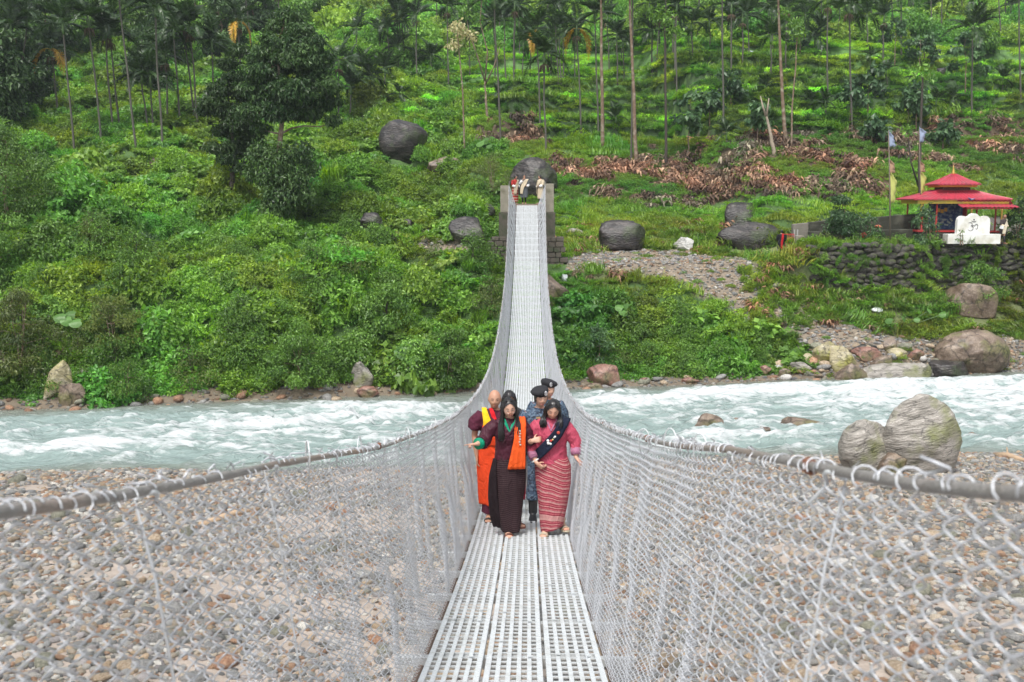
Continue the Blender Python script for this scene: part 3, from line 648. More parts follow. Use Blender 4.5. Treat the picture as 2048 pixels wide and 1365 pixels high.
# plants clinging to the steep slope at the left end of the stone wall and between its stones
WP = np.stack([rs.uniform(11.5, 17.0, 260), np.zeros(260), np.zeros(260)], 1); WP[:, 1] = y_far(WP[:, 0])+rs.uniform(3.8, 7.5, 260); WP[:, 2] = land(WP[:, 0], WP[:, 1]); s = rs.uniform(.3, .6, 260)
scatter('wall_plants', WP, rots(260, .5), s, tints(WP, (1.1, 1, .9), .6), c_small+c_fern+c_dry[:1], 'weeds and brown stalks clinging to the bank at the wall end', 'weeds')
WP = np.stack([rs.uniform(15, 33, 130), np.zeros(130), rs.uniform(3.5, 6.3, 130)], 1); WP[:, 1] = y_far(WP[:, 0])+5.80; s = rs.uniform(.18, .42, 130)
scatter('wall_weeds', WP, rots(130, .8), s, tints(WP, (1.0, .95, .9), .6), c_small+c_fern, 'small ferns and weeds rooted between the stones of the wall', 'weeds')
# thick turf on the terraces: level tops tinted brighter, ferny risers tinted darker, so the steps stand apart
TG = jgrid(-18, 52, 60, 112, .56, 19); TG = TG[visible(TG, 120)]; fr_, tmm = terr_fr(TG[:,0], TG[:,1]); rg, _, _ = region(TG); ok = (tmm > .3) & ~rg['brown']
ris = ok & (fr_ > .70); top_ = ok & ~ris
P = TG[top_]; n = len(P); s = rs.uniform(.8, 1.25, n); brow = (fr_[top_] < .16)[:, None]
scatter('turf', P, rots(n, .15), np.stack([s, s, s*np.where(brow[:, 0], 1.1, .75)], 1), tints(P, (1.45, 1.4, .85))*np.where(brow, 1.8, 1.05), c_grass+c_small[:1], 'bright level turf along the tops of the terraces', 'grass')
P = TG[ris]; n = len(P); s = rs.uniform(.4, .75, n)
scatter('terrace_ferns', P, rots(n, .5), s, tints(P, (.60, .70, .68)), c_small+c_fern, 'darker tinted ferns and weeds clothing the steep terrace faces', 'ferns')
# brown fallen leaves
DB = jgrid(-10, 50, 58, 100, .55, 9); rg, bx, by = region(DB); dm = rg['brown'] & (fbm(DB[:,0]*.42, DB[:,1]*.6+8, 0, 3) > .50)
P = DB[dm]; n = len(P); s = rs.uniform(.35, 1.0, n)
scatter('fallen_leaves', P, rots(n, .3), s, tints(P, (1, 1, 1), .8, .25, .8), c_dry, 'heaps of dry brown cut leaves and fronds on the slope', 'dead leaves')
P = DB[rg['brown'] & ((rs.rand(len(DB)) < .45) | ~dm)]; n = len(P); s = rs.uniform(.35, .8, n)
scatter('weeds', P, rots(n), s*np.ones(n), tints(P), c_small, 'green weeds growing up through the dry brown leaves', 'weeds')
# extra curtain of growth along the water edge of the left bank, bushes overhanging the shingle
E1 = jgrid(-30, 14, 40, 52, .5, 12); u1 = E1[:,1]-y_far(E1[:,0]); k = (u1 > 1.1) & (u1 < 3.2) & ((E1[:,0] < -1.2) | ((E1[:,0] > 1.2) & (u1 > 2))) & (fbm(E1[:,0]*.6, E1[:,1]*.6, 0, 2) > .38)
P = E1[k]; n = len(P); s = rs.uniform(.4, .8, n); scatter('bank_plants', lift(P, s*.1), rots(n, .35), s, tints(P, (1, .95, .8)), c_broad+c_fern, 'leafy plants overhanging the shingle at the water edge', 'plants')

# ---------------------------------------------------------------- palms
barkp = simple('palm_trunk', (.09, .085, .068), .85, 0, .35, 6, bump=.4, dirt=(.07, .075, .05), dscale=1.5)
barkb = simple('brown_bark', (.17, .115, .075), .9, 0, .35, 7, bump=.6, dirt=(.30, .26, .20), dscale=3)
barkd = simple('dark_bark', (.055, .045, .035), .9, 0, .3, 7, bump=.6)
shaftm = simple('crownshaft', (.07, .13, .035), .5, 0, .25, 5)
nutm = simple('nut_cluster', (.085, .055, .03), .8, 0, .5, 30)
FM = leaf_mat('palm_frond', (.010, .030, .010), (.055, .105, .028), inst=False, trans=.2, rough=.4)
FY = leaf_mat('yellow_frond', (.35, .17, .02), (.60, .42, .05), inst=False, trans=.2)
def frond_mesh(seed, mat, L=2.2, droop=.9, n=34, young=False):
    rs = np.random.RandomState(seed); t = np.linspace(0, 1, 14)
    c = np.stack([L*(t*.86+.06*t*t), 0*t+.1*np.sin(t*3)*rs.normal()*.5, L*(.62*t-droop*t**2.1)], 1)
    b = MB(); b.tube(c, np.linspace(.028, .006, 14), 3, cap=False, a=.8)
    ti = np.linspace(.16, .99, n); ci = np.stack([np.interp(ti, t, c[:, k]) for k in range(3)], 1); di = unit(np.gradient(ci, axis=0))
    for s in (-1, 1):
        side = np.tile(np.array([0, s, 0.]), (n, 1)); ll = .62*np.sin(np.pi*(ti*.8+.14))**.7*rs.uniform(.85, 1.1, n)
        D = unit(side*1.0+di*.75+np.array([0, 0, -.45])+rs.normal(size=(n, 3))*.12); up = np.cross(D, di)*s+np.array([0, 0, .4])
        V, Q = leaf_quads(ci, D, up, ll, .17, .28); b.add(V, Q=Q, a=np.repeat(rs.beta(1.6, 2, n), 4))
    return b.mesh('frond', mat)
frm = [frond_mesh(k, FM, 2.3, d) for k, d in enumerate((.62, .8, 1.05, .45, .9))]
fry = [frond_mesh(30, FY, 2.0, 1.3), frond_mesh(31, FY, 2.0, 1.1)]
def trunk_mesh(seed, r=.085, mat=None, wob=.02):
    rs = np.random.RandomState(seed); z = np.linspace(-.03, 1, 14); a = rs.uniform(0, 6.28); rr = r*(1.35-.5*z); rr = rr*np.where(z < .03, 1.35, 1)
    # unit height trunk, real radius; scaled on z only
    b = MB(); b.tube(np.stack([wob*10*(fbm(z*1.6+seed, 0*z, 0, 2)-.5)*z*1.6, wob*10*(fbm(z*1.6, 0*z+seed+3, 0, 2)-.5)*z*1.6, z], 1), rr, 7)
    return b.mesh('trunk', mat, True)
ptr = [trunk_mesh(k, .062, barkp, .03) for k in range(5)]
sh = MB(); sh.tube([(0, 0, 0), (0, 0, .25), (0, 0, .6), (0, 0, 1.0)], [.09, .12, .10, .05], 7); shm = sh.mesh('crownshaft', shaftm, True)
nb = MB()
for k in range(16):
    a = k*2.4; nb.tube([(.08*math.cos(a), .08*math.sin(a), -.02), (.30*math.cos(a), .30*math.sin(a), -.18), (.36*math.cos(a), .36*math.sin(a), -.62)], [.012, .035, .018], 4)
nbm = nb.mesh('nut_cluster', nutm, True)
rp = random.Random(21)
def col_pos(h_top, base):   # base point, px of the top
    return h_top
def palm(bx, by, cx, cy, label=None, size=1.0, nf=11, yellow=False, group='areca palms on the hillside', P=None, minh=1.2):
    B = P if P is not None else hit(bx, by)
    if B is None: return
    top = at_depth(cx, cy, B[1]+rp.uniform(-.3, .3)); H = max(minh, top[2]-B[2]-.5*size)
    if H > 17: H = 17
    zones = [(60, 'by the left edge'), (190, 'left of the big dark tree group'), (290, 'in the left grove'), (400, 'just left of the dark trees'), (600, 'behind the dark trees'), (760, 'right of the big dark tree'), (850, 'above the streaked boulder'), (960, 'near the cream flowered tree'), (1060, 'over the left pier'), (1140, 'over the right pier'), (1240, 'right of the bridge line'), (1340, 'above the first leaf heap'), (1440, 'above the square boulder'), (1540, 'left of the lopped trunk'), (1640, 'right of the lopped trunk'), (1740, 'left of the prayer flags'), (1860, 'above the prayer flags'), (1950, 'above the shrine roof'), (9999, 'by the right edge')]
    zo = next(z for m_, z in zones if bx < m_); row = 'high on the hill' if by < 75 else 'on the upper slope' if by < 135 else 'on the top terrace' if by < 200 else 'on a lower terrace'
    if bx < 600: row = 'far back' if by < 225 else 'in the middle row' if by < 275 else 'in the front row'
    ht = 'very tall' if H > 11 else 'tall' if H > 7 else 'mid height' if H > 3.5 else 'short'
    t = thing('palm_tree', label or f'{ht} slim palm {zo}, {row}', 'palm tree', tuple(B-np.array([0, 0, .1])), rp.uniform(0, 6.28), group)
    dx, dy = top[0]-B[0], top[1]-B[1]; rz = t.rotation_euler.z
    lx, ly = dx*math.cos(-rz)-dy*math.sin(-rz), dx*math.sin(-rz)+dy*math.cos(-rz)
    tm_ = rp.choice(ptr); tr = link('trunk', tm_, t, None, None, (size, size, H)); tv = tm_.vertices[7*13].co
    # lean by shearing the trunk
    sx, sy = lx/H, ly/H
    tr.matrix_parent_inverse = Matrix(((1, 0, sx, 0), (0, 1, sy, 0), (0, 0, 1, 0), (0, 0, 0, 1)))
    co = [v.co for v in tm_.vertices][7*13:7*14]; ex = sum(c.x for c in co)/7*size; ey = sum(c.y for c in co)/7*size
    X, Y, Z = lx+ex, ly+ey, H-.05
    link('crownshaft', shm, t, (X, Y, Z), None, size*.95); Z2 = Z+.8*size
    if H > 4 and rp.random() < .5: link('nut_cluster', nbm, t, (X, Y, Z+.1), None, size)
    for k in range(nf):
        a = k*2.4+rp.uniform(-.3, .3); e = rp.uniform(-.75, .55) if k > 3 else rp.uniform(-1.25, -.6)
        m = rp.choice(frm)
        if yellow and k in (nf-1, nf-2): m = rp.choice(fry); e = .5
        link('frond', m, t, (X, Y, Z2-.1*size), (0, e, a), size*rp.uniform(.95, 1.2))
    return t
PALMS = [(12,226,18,55),(27,212,24,60),(32,219,50,40),(116,224,103,100,1),(149,309,126,50),(204,296,181,40),(226,279,212,60),(239,251,222,70),(273,303,239,-25),(297,267,284,150),(306,267,300,158),(325,294,308,15),
 (337,256,328,112),(363,270,345,62),(391,251,369,45),(396,256,381,55),(431,239,420,88),(482,226,478,45,1),(519,219,488,-30),(678,244,677,125),(646,243,645,150),(726,197,726,140),(743,195,743,170),(769,190,768,140),(798,157,797,95),
 (834,185,830,30),(862,147,861,116),(897,176,893,15),(1002,290,990,0),(990,167,987,45),(1028,167,1028,12),(1081,270,1076,62,2),(1092,307,1086,112),(1117,174,1110,12),(1122,176,1120,60),(1162,268,1154,58,1),(1197,280,1192,28),
 (1248,160,1247,85),(1303,160,1303,62),(1353,200,1352,10),(1447,252,1446,-60),(1498,103,1498,32),(1463,95,1463,42),(1642,117,1641,60),(1656,195,1655,2),(1629,112,1629,78),(1704,272,1702,12),(1762,60,1762,5),(1867,45,1867,12),
 (1944,234,1946,60),(2042,206,2036,-50),(1545,98,1545,20),(1577,90,1577,30),(1420,105,1419,45),(1385,118,1385,50),(60,120,62,20),(560,150,556,-20),(1262,330,1268,-60),(1610,60,1610,10),(1480,60,1480,5),(940,160,938,60),(1235,170,1236,70),
 (1332,325,1330,-40),(1700,60,1700,8),(1820,40,1820,-10),(1960,60,1960,5),(1900,52,1900,0),(705,190,703,130),(700,240,699,175),(778,150,776,60),(1060,150,1060,70),(1150,160,1150,80)]
for p in PALMS:
    if len(p) == 5 and p[4] == 1: palm(*p[:4], yellow=True, label='areca palm with orange dying fronds hanging under its crown at pixel column'.replace(' at pixel column', (' on the left bank' if p[0] < 700 else ' above the bridge')), group='palms with dying fronds')
    elif len(p) == 5: palm(*p[:4], yellow=True, label='areca palm with a pale yellow flower spray, right above the bridge end', group=None)
    else: palm(*p[:4])
# more of the plantation further up, and young palms on the terraces
n = 0; tries = 0
while n < 58 and tries < 1000:
    tries += 1
    bx, by = rp.uniform(640, 2040), rp.uniform(20, 165)
    if bx < 760 and by < 90: continue
    B = hit(bx, by)
    if B is None: continue
    h = rp.uniform(3, 8); s_ = FPX/B[1]; palm(bx, by, bx+rp.uniform(-3, 3), by-h*s_, P=B, nf=8, size=1.05); n += 1
for (bx, by, h) in [(1652,240,.9),(1871,232,.8),(1908,228,.9),(1845,226,.7),(1775,172,.9),(1530,205,.8),(1232,262,.7),(995,212,.6),(1512,252,.6),(1700,205,.8),(1620,225,.7),(2005,190,1),(1990,120,1.1),(1740,150,1.2),(1455,290,.5),(800,215,.8)]:
    B = hit(bx, by)
    palm(bx, by, bx, by-h*1.6*FPX/B[1], P=B, size=.62, nf=8, minh=.35, label='stemless young palm with bright fronds on a terrace, '+('left half of the slope' if bx < 1400 else 'above the leaf heaps' if bx < 1700 else 'above the shrine'), group='young palms on the terraces')

# ---------------------------------------------------------------- broadleaf trees
TL = {k: leaf_mat('leaves_'+k, a, b_, inst=False, trans=.25) for k, (a, b_) in {
 'vine': ((.022, .06, .014), (.11, .20, .045)), 'dark': ((.018, .050, .014), (.10, .175, .055)), 'mid': ((.040, .105, .017), (.21, .38, .065)), 'teak': ((.03, .075, .03), (.12, .22, .085)), 'olive': ((.05, .085, .018), (.20, .25, .055)), 'grey': ((.03, .075, .028), (.11, .20, .075)), 'cream': ((.30, .28, .12), (.55, .52, .30))}.items()}
DM = 2.6
def limb(b, p0, p1, r0, r1, rs, n=6, wob=.06):
    t = np.linspace(0, 1, n); p0 = np.array(p0); p1 = np.array(p1); P = p0+(p1-p0)*t[:, None]; L = np.linalg.norm(p1-p0)
    P[1:-1] += rs.normal(size=(n-2, 3))*wob*L*.5; b.tube(P, np.linspace(r0, r1, n), 6, cap=False); return P
def tree(name, label, cat, B, H, blobs, leafkey='mid', leaf=.2, dens=300, bark=None, r=.12, group=None, w=.5, down=.8, seed=1, stems=1, flat=.6, lean=0, tex=None):
    """blobs: (x, y, z, radius) of the leafy boughs, in metres from the base"""
    rs = np.random.RandomState(seed); t = thing(name, label, cat, tuple(np.array(B)-[0, 0, .15]), 0, group); b = MB()
    fork = .35*H
    tops = [np.array([rs.normal()*.05*H+lean*H, rs.normal()*.03*H, H*.8])+0 for _ in range(stems)]
    for s in range(stems):
        P = limb(b, (rs.normal()*.1*(stems > 1), rs.normal()*.1*(stems > 1), 0), tops[s], r*(1.2 if stems == 1 else .7), r*.25, rs, 9, .02)
        for i, (x, y, z, q) in enumerate(blobs):
            if i % stems != s: continue
            zi = np.clip(z-.3*q-.25*math.hypot(x, y), .08*H, .78*H); k = int(np.clip(np.searchsorted(P[:, 2], zi), 1, 8)); limb(b, P[k], (x, y, z-.2*q), r*.38, r*.10, rs, 5, .05)
    b.obj('trunk', bark or barkb, t, True)
    Vs, Qs, Ls, o = [], [], [], 0
    for i, (x, y, z, q) in enumerate(blobs):
        n = int(dens*q*q*DM); d = unit(rs.normal(size=(n, 3))); rr = (.80+.5*(fbm(d[:,0]*2.3+i*7, d[:,1]*2.3, d[:,2]*2.3, 2)-.5)*2)*np.where(rs.rand(n) < .35, rs.uniform(.3, .95, n), rs.uniform(.9, 1.12, n))
        P = np.array([x, y, z])+d*rr[:, None]*q*np.array([1, 1, flat]); N = d+rs.normal(size=(n, 3))*.5+[0, 0, .6]; D = rs.normal(size=(n, 3))*.8+d*.8+[0, 0, -down]
        V, Q = leaf_quads(P, D, N, leaf*rs.uniform(.6, 1.35, n), w, .25); Vs.append(V); Qs.append(Q+o); o += len(V); Ls.append(np.repeat(np.clip(rs.beta(1.3, 2.4, n)+rs.normal()*.12, 0, 1), 4))
    me = mesh_np('crown', np.vstack(Vs), np.vstack(Qs), TL[leafkey], False, {'lf': np.concatenate(Ls)})
    link('crown', me, t); return t
def blobset(H, W_, n, seed, z0=.35, q=(.5, .9), shape=1.0, cx=0):
    rs = np.random.RandomState(seed); out = []
    for k in range(n):
        f = (k+.5)/n; z = H*(z0+(1-z0)*f); wd = W_/2*math.sin(min(1, (.18+f)*1.0)*math.pi*.86+.12)**shape; a = k*2.399
        rr = wd*math.sqrt(rs.uniform(.15, 1)); out.append((cx*f+rr*math.cos(a), rr*math.sin(a)*.8, z+rs.normal()*.15, rs.uniform(*q)*(1.15-.4*f)))
    return out
def tree_px(label, bx, by, topy, width_px, leafkey, n=10, leaf=.22, dens=260, name='tree', cat='tree', z0=.4, bark=None, r=.1, seed=1, stems=1, q=(.5, .9), group=None, w=.5, flat=.6, shape=1.0, down=.8, cxp=0, lean=0):
    B = hit(bx, by)
    if B is None: print('no hit', label); return
    s = FPX/B[1]; H = max(.6, at_depth(bx, topy, B[1])[2]-B[2]); W_ = width_px/s
    return tree(name, label, cat, B, H, blobset(H*.95, W_, n, seed, z0, q, shape, cxp/s), leafkey, leaf, dens, bark, r, group, w, down, seed, stems, flat, lean)
# the big dark tree left of the bridge
B = hit(562, 440); s = FPX/B[1]
def bl(px_, py_, q, dy=0): p = at_depth(px_, py_, B[1]+dy); return (p[0]-B[0], p[1]-B[1], p[2]-B[2], q)
bb = [bl(*a) for a in [(585,28,.7,0),(560,45,.8,.5),(570,20,.5,0),(600,55,.9,-.3),(625,75,.8,-.4),(575,80,1.0,-.5),(648,105,.6,0),(515,110,.7,0),(612,92,.9,-.5),(535,70,.6,0),(665,235,.5,0),(520,250,.6,0),(540,95,1.1,.3),(600,110,1.4,-.6),(560,120,1.2,.8),(525,140,1.1,-.3),(630,145,1.1,.2),(655,165,.9,-.5),(590,175,1.5,-.8),(540,185,1.3,.4),(500,170,.8,0),(645,200,.9,.3),(560,215,1.1,-.7),(610,220,1.0,0),(500,215,.9,-.4),(670,195,.5,0)]]
tree('tree', 'tall dark evergreen with layered drooping leaves, standing alone left of the bridge', 'tree', B, 12.6, bb, 'dark', .26, 420, barkb, .19, None, .4, 1.0, 5, 1, .5)
B = hit(470, 400); s = FPX/B[1]
bb = [bl(*a) for a in [(470,150,.9,0),(440,175,.9,0),(495,185,.9,.5),(425,200,.9,-.4),(460,215,1.1,.3),(410,215,.6,0),(480,240,1.0,-.5),(445,255,.8,.4),(500,265,.9,0),(470,285,.8,0),(430,290,.7,0),(500,300,.7,0),(455,310,.7,-.3),(485,330,.7,-.3),(515,285,.7,0),(455,120,.7,0),(480,95,.7,0)]]
tree('tree', 'dark tree with low spreading boughs, touching the tall evergreen on its left', 'tree', B, 8.5, bb, 'dark', .24, 380, barkd, .15, None, .4, 1.0, 6, 1, .5)
B = hit(560, 445); bb = [bl(*a) for a in [(520,300,.8,-.6),(560,310,1.0,-.8),(600,300,.8,-.5),(540,345,1.0,-.9),(590,350,1.0,-.7),(620,330,.6,0),(560,385,1.1,-1),(505,340,.6,-.3),(610,385,.7,-.6),(545,420,1.0,-1)]]
tree('climber', 'dense dark vines hanging around the foot of the tall evergreen', 'climbing plant', B, 5, bb, 'vine', .2, 420, barkd, .08, None, .55, 1.2, 7, 2, .9)
# forest at the upper left
r3 = random.Random(5)
for i, (bx, by, ty, wd) in enumerate([(10,150,-60,120),(50,165,-20,110),(95,130,-40,120),(150,110,-60,130),(30,215,60,80),(200,90,-60,120),(260,95,-50,110),(70,200,60,70),(330,120,-30,100),(400,95,-50,120),(450,120,-20,100),(510,90,-50,90),(575,60,-50,100),(0,235,60,80),(300,180,60,70)]):
    tree_px(['full dark tree','dark green tree'][i % 2]+' in the top left wood, '+['at the very corner','second from the corner','third along the top','fourth along the top','lowest by the left edge','behind the middle palms','behind the yellow fronded palm','behind the leftmost palms','right of the middle palms','left of the big dark tree','touching the big dark tree top','above the dark spreading tree','right of the big dark tree top','half cut off by the left edge','small, between the palm trunks'][i], bx, by, ty, wd, 'dark' if i % 3 else 'mid', 14, .38, 130, z0=.15, r=.14, seed=40+i, q=(.9, 1.6), group='forest trees at the top left')
for i, (bx, by, ty, wd) in enumerate([(640,40,-40,90),(700,50,0,60),(760,30,-10,60),(820,55,25,50),(900,60,25,50),(1000,45,0,60),(1230,60,20,50),(1330,50,10,50),(1400,30,-10,50),(1960,110,50,60),(1100,40,-40,80)]):
    tree_px('rounded green tree high on the hill, '+['above the right of the dark tree','second to the right of the dark tree','between dark tree and cream flowers','directly above the streaked boulder','behind the cream flowered tree','above the far bridge end','above the leaf heap start','above the square boulder','above the rock ledge','behind the sapling above the shrine','above the right pier'][i], bx, by, ty, wd, 'mid', 9, .4, 110, z0=.2, r=.1, seed=70+i, q=(.8, 1.4), group='round trees high on the hill')
# left-hand edge masses
tree_px('big feathery green tree filling the left edge above the river bank', 15, 470, 225, 190, 'mid', 26, .17, 330, z0=.12, r=.12, seed=90, q=(.8, 1.25), stems=3, w=.3, down=.5)
tree_px('bushy feathery tree at the far left, below the taller one', -20, 560, 330, 150, 'mid', 16, .17, 330, z0=.1, r=.1, seed=91, q=(.7, 1.0), stems=3, w=.3)
tree_px('olive green multi stemmed shrub tree on the left bank, near the big round leaves', 228, 735, 575, 120, 'olive', 16, .13, 420, name='shrub', cat='shrub', z0=.45, r=.05, seed=92, stems=4, q=(.35, .6), w=.35, down=.1, shape=.6)
tree_px('large drooping bush at the left edge over the water', 40, 760, 560, 170, 'olive', 20, .2, 330, name='bush', cat='bush', z0=.15, r=.05, seed=93, stems=4, q=(.5, .8), w=.22, down=1.0)
tree_px('rounded bush hanging over the shingle with small pink flowers', 600, 775, 655, 190, 'mid', 20, .12, 520, name='bush', cat='bush', z0=.12, r=.04, seed=94, stems=3, q=(.45, .75), w=.45, down=.9)
tree_px('low green bush beside the pinkish boulders at the left shore', 255, 800, 715, 130, 'mid', 12, .12, 420, name='bush', cat='bush', z0=.15, r=.04, seed=95, stems=3, q=(.4, .6), w=.35)
tree_px('dark round bush halfway up the left bank', 298, 520, 462, 90, 'grey', 10, .12, 420, name='bush', cat='bush', z0=.2, r=.04, seed=96, stems=2, q=(.4, .7))
tree_px('bamboo clump with fine drooping leaves just left of the far bridge end', 985, 402, 300, 95, 'olive', 16, .13, 420, name='bamboo', cat='bamboo', z0=.3, r=.03, seed=97, stems=5, q=(.35, .7), w=.16, down=1.2)
tree_px('tall leafy shrub against the right side of the bridge, over the red boulder', 1198, 735, 640, 50, 'grey', 10, .2, 260, name='shrub', cat='shrub', z0=.15, r=.03, seed=98, q=(.25, .4), w=.4, down=.4)
tree_px('dense dark bush below the left side of the bridge', 900, 775, 655, 120, 'mid', 14, .13, 420, name='bush', cat='bush', z0=.12, r=.04, seed=99, stems=3, q=(.5, .8))
# separate big bushes standing in the undergrowth of the banks
bp_ = []
for k in range(5):
    o_ = tree('bush', 'rounded leafy bush standing out of the undergrowth on the left bank', 'bush', (0, 0, -50), 2.2, blobset(2.0, 2.8, 13, 700+k, .12, (.45, .8)), ['mid', 'mid', 'olive', 'mid', 'mid'][k], [.15, .12, .13, .18, .15][k], 230, barkd, .05, 'big bushes on the left bank', [.55, .45, .3, .65, .4][k], [.8, .4, .3, 1.1, .6][k], 700+k, 3, .7); bp_.append(o_)
def copy_tree(o):
    c = o.copy(); C.objects.link(c)
    for ch in o.children:
        d_ = ch.copy(); C.objects.link(d_); d_.parent = c
    return c
rb = random.Random(31); cells = []; n = 0; usedp = set()
tries = 0
while n < 60 and tries < 6000:
    tries += 1
    if tries > 3000 and n < 46: n = 46
    bx, by = (rb.uniform(-40, 990), rb.uniform(470, 790)) if n < 46 else (rb.uniform(1120, 1560), rb.uniform(672, 748))
    if n >= 46 and bx > 1400 and by < 700: continue
    if any(abs(bx-a) < 48 and abs(by-b_) < 28 for a, b_ in cells) or (800 < bx < 1000 and by < 530): continue
    h_ = hit(bx, by)
    if h_ is None or h_[1]-y_far(h_[0]) < 1.2: continue
    cells.append((bx, by)); k = rb.randrange(5)
    o_ = bp_[k] if k not in usedp else copy_tree(bp_[k]); usedp.add(k); o_.location = tuple(h_-np.array([0, 0, .35])); o_.rotation_euler = (0, 0, rb.uniform(0, 6.28)); sc_k = rb.uniform(.6, 1.1)*(1 if n < 46 else .7); o_.scale = (sc_k, sc_k, sc_k*rb.uniform(.8, 1.1))
    ro = 'by the water' if by > 700 else 'halfway up' if by > 590 else 'at the top'
    if n < 46: zz = 'far left' if bx < 200 else 'left' if bx < 420 else 'middle' if bx < 640 else 'right' if bx < 840 else 'close to the bridge'; o_['label'] = f"{['broad leaved','small leaved','olive narrow leaved','large leaved','drooping'][k]} bush on the left bank, {zz}, {ro}"; o_['group'] = 'big bushes on the left bank'
    else: o_['label'] = f"{['broad leaved','small leaved','olive narrow leaved','large leaved','drooping'][k]} bush in the right thicket, {'by the netting' if bx < 1220 else 'left part' if bx < 1320 else 'central' if bx < 1430 else 'towards the path'}"; o_['group'] = 'big bushes right of the bridge'
    n += 1
for k in range(5):
    if k not in usedp: bp_[k].location = tuple(hit(300+60*k, 600))
# right slope: teak-like saplings with big leaves and thin trunks
for i, (bx, by, ty, wd, nb_) in enumerate([(1735,234,130,60,6),(1815,253,165,45,5),(1830,262,150,40,5),(1933,203,45,75,9),(1375,321,170,60,6),(1462,215,140,50,6),(1515,285,195,40,5),(1790,130,25,60,7),(1840,150,60,60,6),(1850,130,70,50,5),(1600,110,50,45,5),(1700,240,150,45,5),(1745,290,235,30,4),(1420,250,175,40,5),(1885,300,235,30,4)]):
    tree_px('slender sapling with big pale leaves '+['above the left prayer flag, forked crown','left of the shrine line, thin','close beside another thin sapling','tall with the widest crown above the shrine','nearest the bridge, above the leaf heap','just above the square boulder','left of the lopped trunk','high up, left of the flags','high up above the flags','short, high above the flags','right of the tall brown trunk, high','midway between lopped trunk and flags','low, in the leaf heap left of the flags','low, left of the lopped trunk','low, just above the shrine roof'][i], bx, by, ty, wd, 'teak', nb_, .42, 90, name='sapling', cat='sapling', z0=.45, bark=barkb, r=.055, seed=120+i, q=(.4, .7), group='big leaved saplings on the right slope', w=.75, down=1.0, shape=.5)
# tall bare trunks
def bare(label, bx, by, pts, r, m=barkb, name='tree', forks=(), crown=None, seed=1, key='mid'):
    B = hit(bx, by); t = thing(name, label, 'tree', tuple(B-np.array([0, 0, .15])), 0, None); b = MB()
    P = [np.zeros(3)]+[at_depth(x, y, B[1])-B for x, y in pts]; P = np.array(P); tt = np.linspace(0, 1, len(P)); ti = np.linspace(0, 1, 14); Pi = np.stack([np.interp(ti, tt, P[:, k]) for k in range(3)], 1)
    Pi[:, :2] += .12*(np.stack([fbm(ti*5, 0*ti+seed, 0, 2), fbm(ti*5+9, 0*ti+seed, 0, 2)], 1)-.5); b.tube(Pi, np.linspace(r, r*.45, 14), 7)
    for f in forks:
        Q_ = np.array([at_depth(x, y, B[1]+dy)-B for x, y, dy in f]); b.tube(Q_, np.linspace(r*.55, r*.2, len(Q_)), 6)
    b.obj('trunk', m, t, True)
    if crown:
        rs = np.random.RandomState(seed); Vs, Qs, Ls, o = [], [], [], 0
        for (x, y, q) in crown:
            c = at_depth(x, y, B[1])-B; n = int(150*q*q)+20; d = unit(rs.normal(size=(n, 3))); Pn = c+d*q*rs.uniform(.4, 1.1, n)[:, None]*[1, 1, .7]
            V, Q = leaf_quads(Pn, rs.normal(size=(n, 3))+[0, 0, -.7], d+[0, 0, .6]+rs.normal(size=(n, 3))*.4, .3*rs.uniform(.6, 1.3, n), .55, .2); Vs.append(V); Qs.append(Q+o); o += len(V); Ls.append(np.repeat(rs.beta(1.4, 2, n), 4))
        link('crown', mesh_np('crown', np.vstack(Vs), np.vstack(Qs), TL[key], False, {'lf': np.concatenate(Ls)}), t)
    return t
bare('lopped grey trunk forking into two stumps beside the brown leaf heap', 1548, 310, [(1543, 270), (1532, 225)], .16, simple('pale_bark', (.30, .25, .19), .9, 0, .3, 6), forks=[[(1532, 228, 0), (1526, 210, 0), (1521, 188, 0)], [(1533, 228, 0), (1536, 208, 0), (1538, 192, 0)]], seed=2)
bare('tall brown trunk rising out of the frame above the lopped trunk', 1572, 290, [(1566, 200), (1560, 80), (1556, -60)], .15, crown=[(1556,-60,1.4),(1540,-30,1.0),(1575,-40,1.1),(1570,20,.6)], seed=3)
bare('thin twisting trunk next to the tall brown one', 1583, 300, [(1585, 200), (1592, 130), (1596, 60)], .07, seed=4, crown=[(1596,60,.7),(1590,40,.6)])
bare('tall reddish trunk wrapped in bark, right above the dry leaf slope', 1272, 335, [(1268, 200), (1262, 80), (1258, -60)], .15, seed=5, crown=[(1258,-60,1.3),(1240,-30,.9),(1280,-35,1.0)])
bare('thick brown trunk beside a palm above the right bridge pier', 1206, 300, [(1204, 200), (1203, 80), (1200, -60)], .16, seed=6, crown=[(1200,-60,1.3),(1180,-20,.8),(1222,-35,1.0)])
bare('forked brown tree with thin leaves left of the middle palms', 976, 250, [(972, 190), (970, 160)], .14, seed=7, forks=[[(970,160,0),(955,110,0),(938,60,0),(930,20,0)], [(970,160,0),(975,100,.3),(960,40,.3),(965,-20,0)], [(971,165,0),(988,130,-.3),(1000,90,-.3)]], crown=[(930,20,.8),(925,60,.7),(945,30,.8),(965,-20,1.0),(1000,85,.6),(912,90,.6),(940,100,.6)])
bare('slim tree topped with cream blossom left of the forked tree', 930, 310, [(926, 200), (920, 120), (915, 60)], .07, seed=8, crown=[(915,50,.7),(925,62,.6),(908,85,.6),(945,68,.45)], key='cream')
bare('dark trunk standing in the dry leaves above the rock ledge', 1332, 335, [(1331, 250), (1330, 150), (1328, 40)], .12, barkd, seed=9, crown=[(1328,30,1.0),(1345,60,.8),(1312,20,.8)])
bare('twin dark trunks behind the left prayer flag', 1840, 400, [(1838, 330), (1842, 250), (1845, 150)], .13, barkd, seed=10, forks=[[(1838,370,.3),(1822,320,.3),(1815,260,.3)]], crown=[(1845,140,.9),(1815,255,.5)])
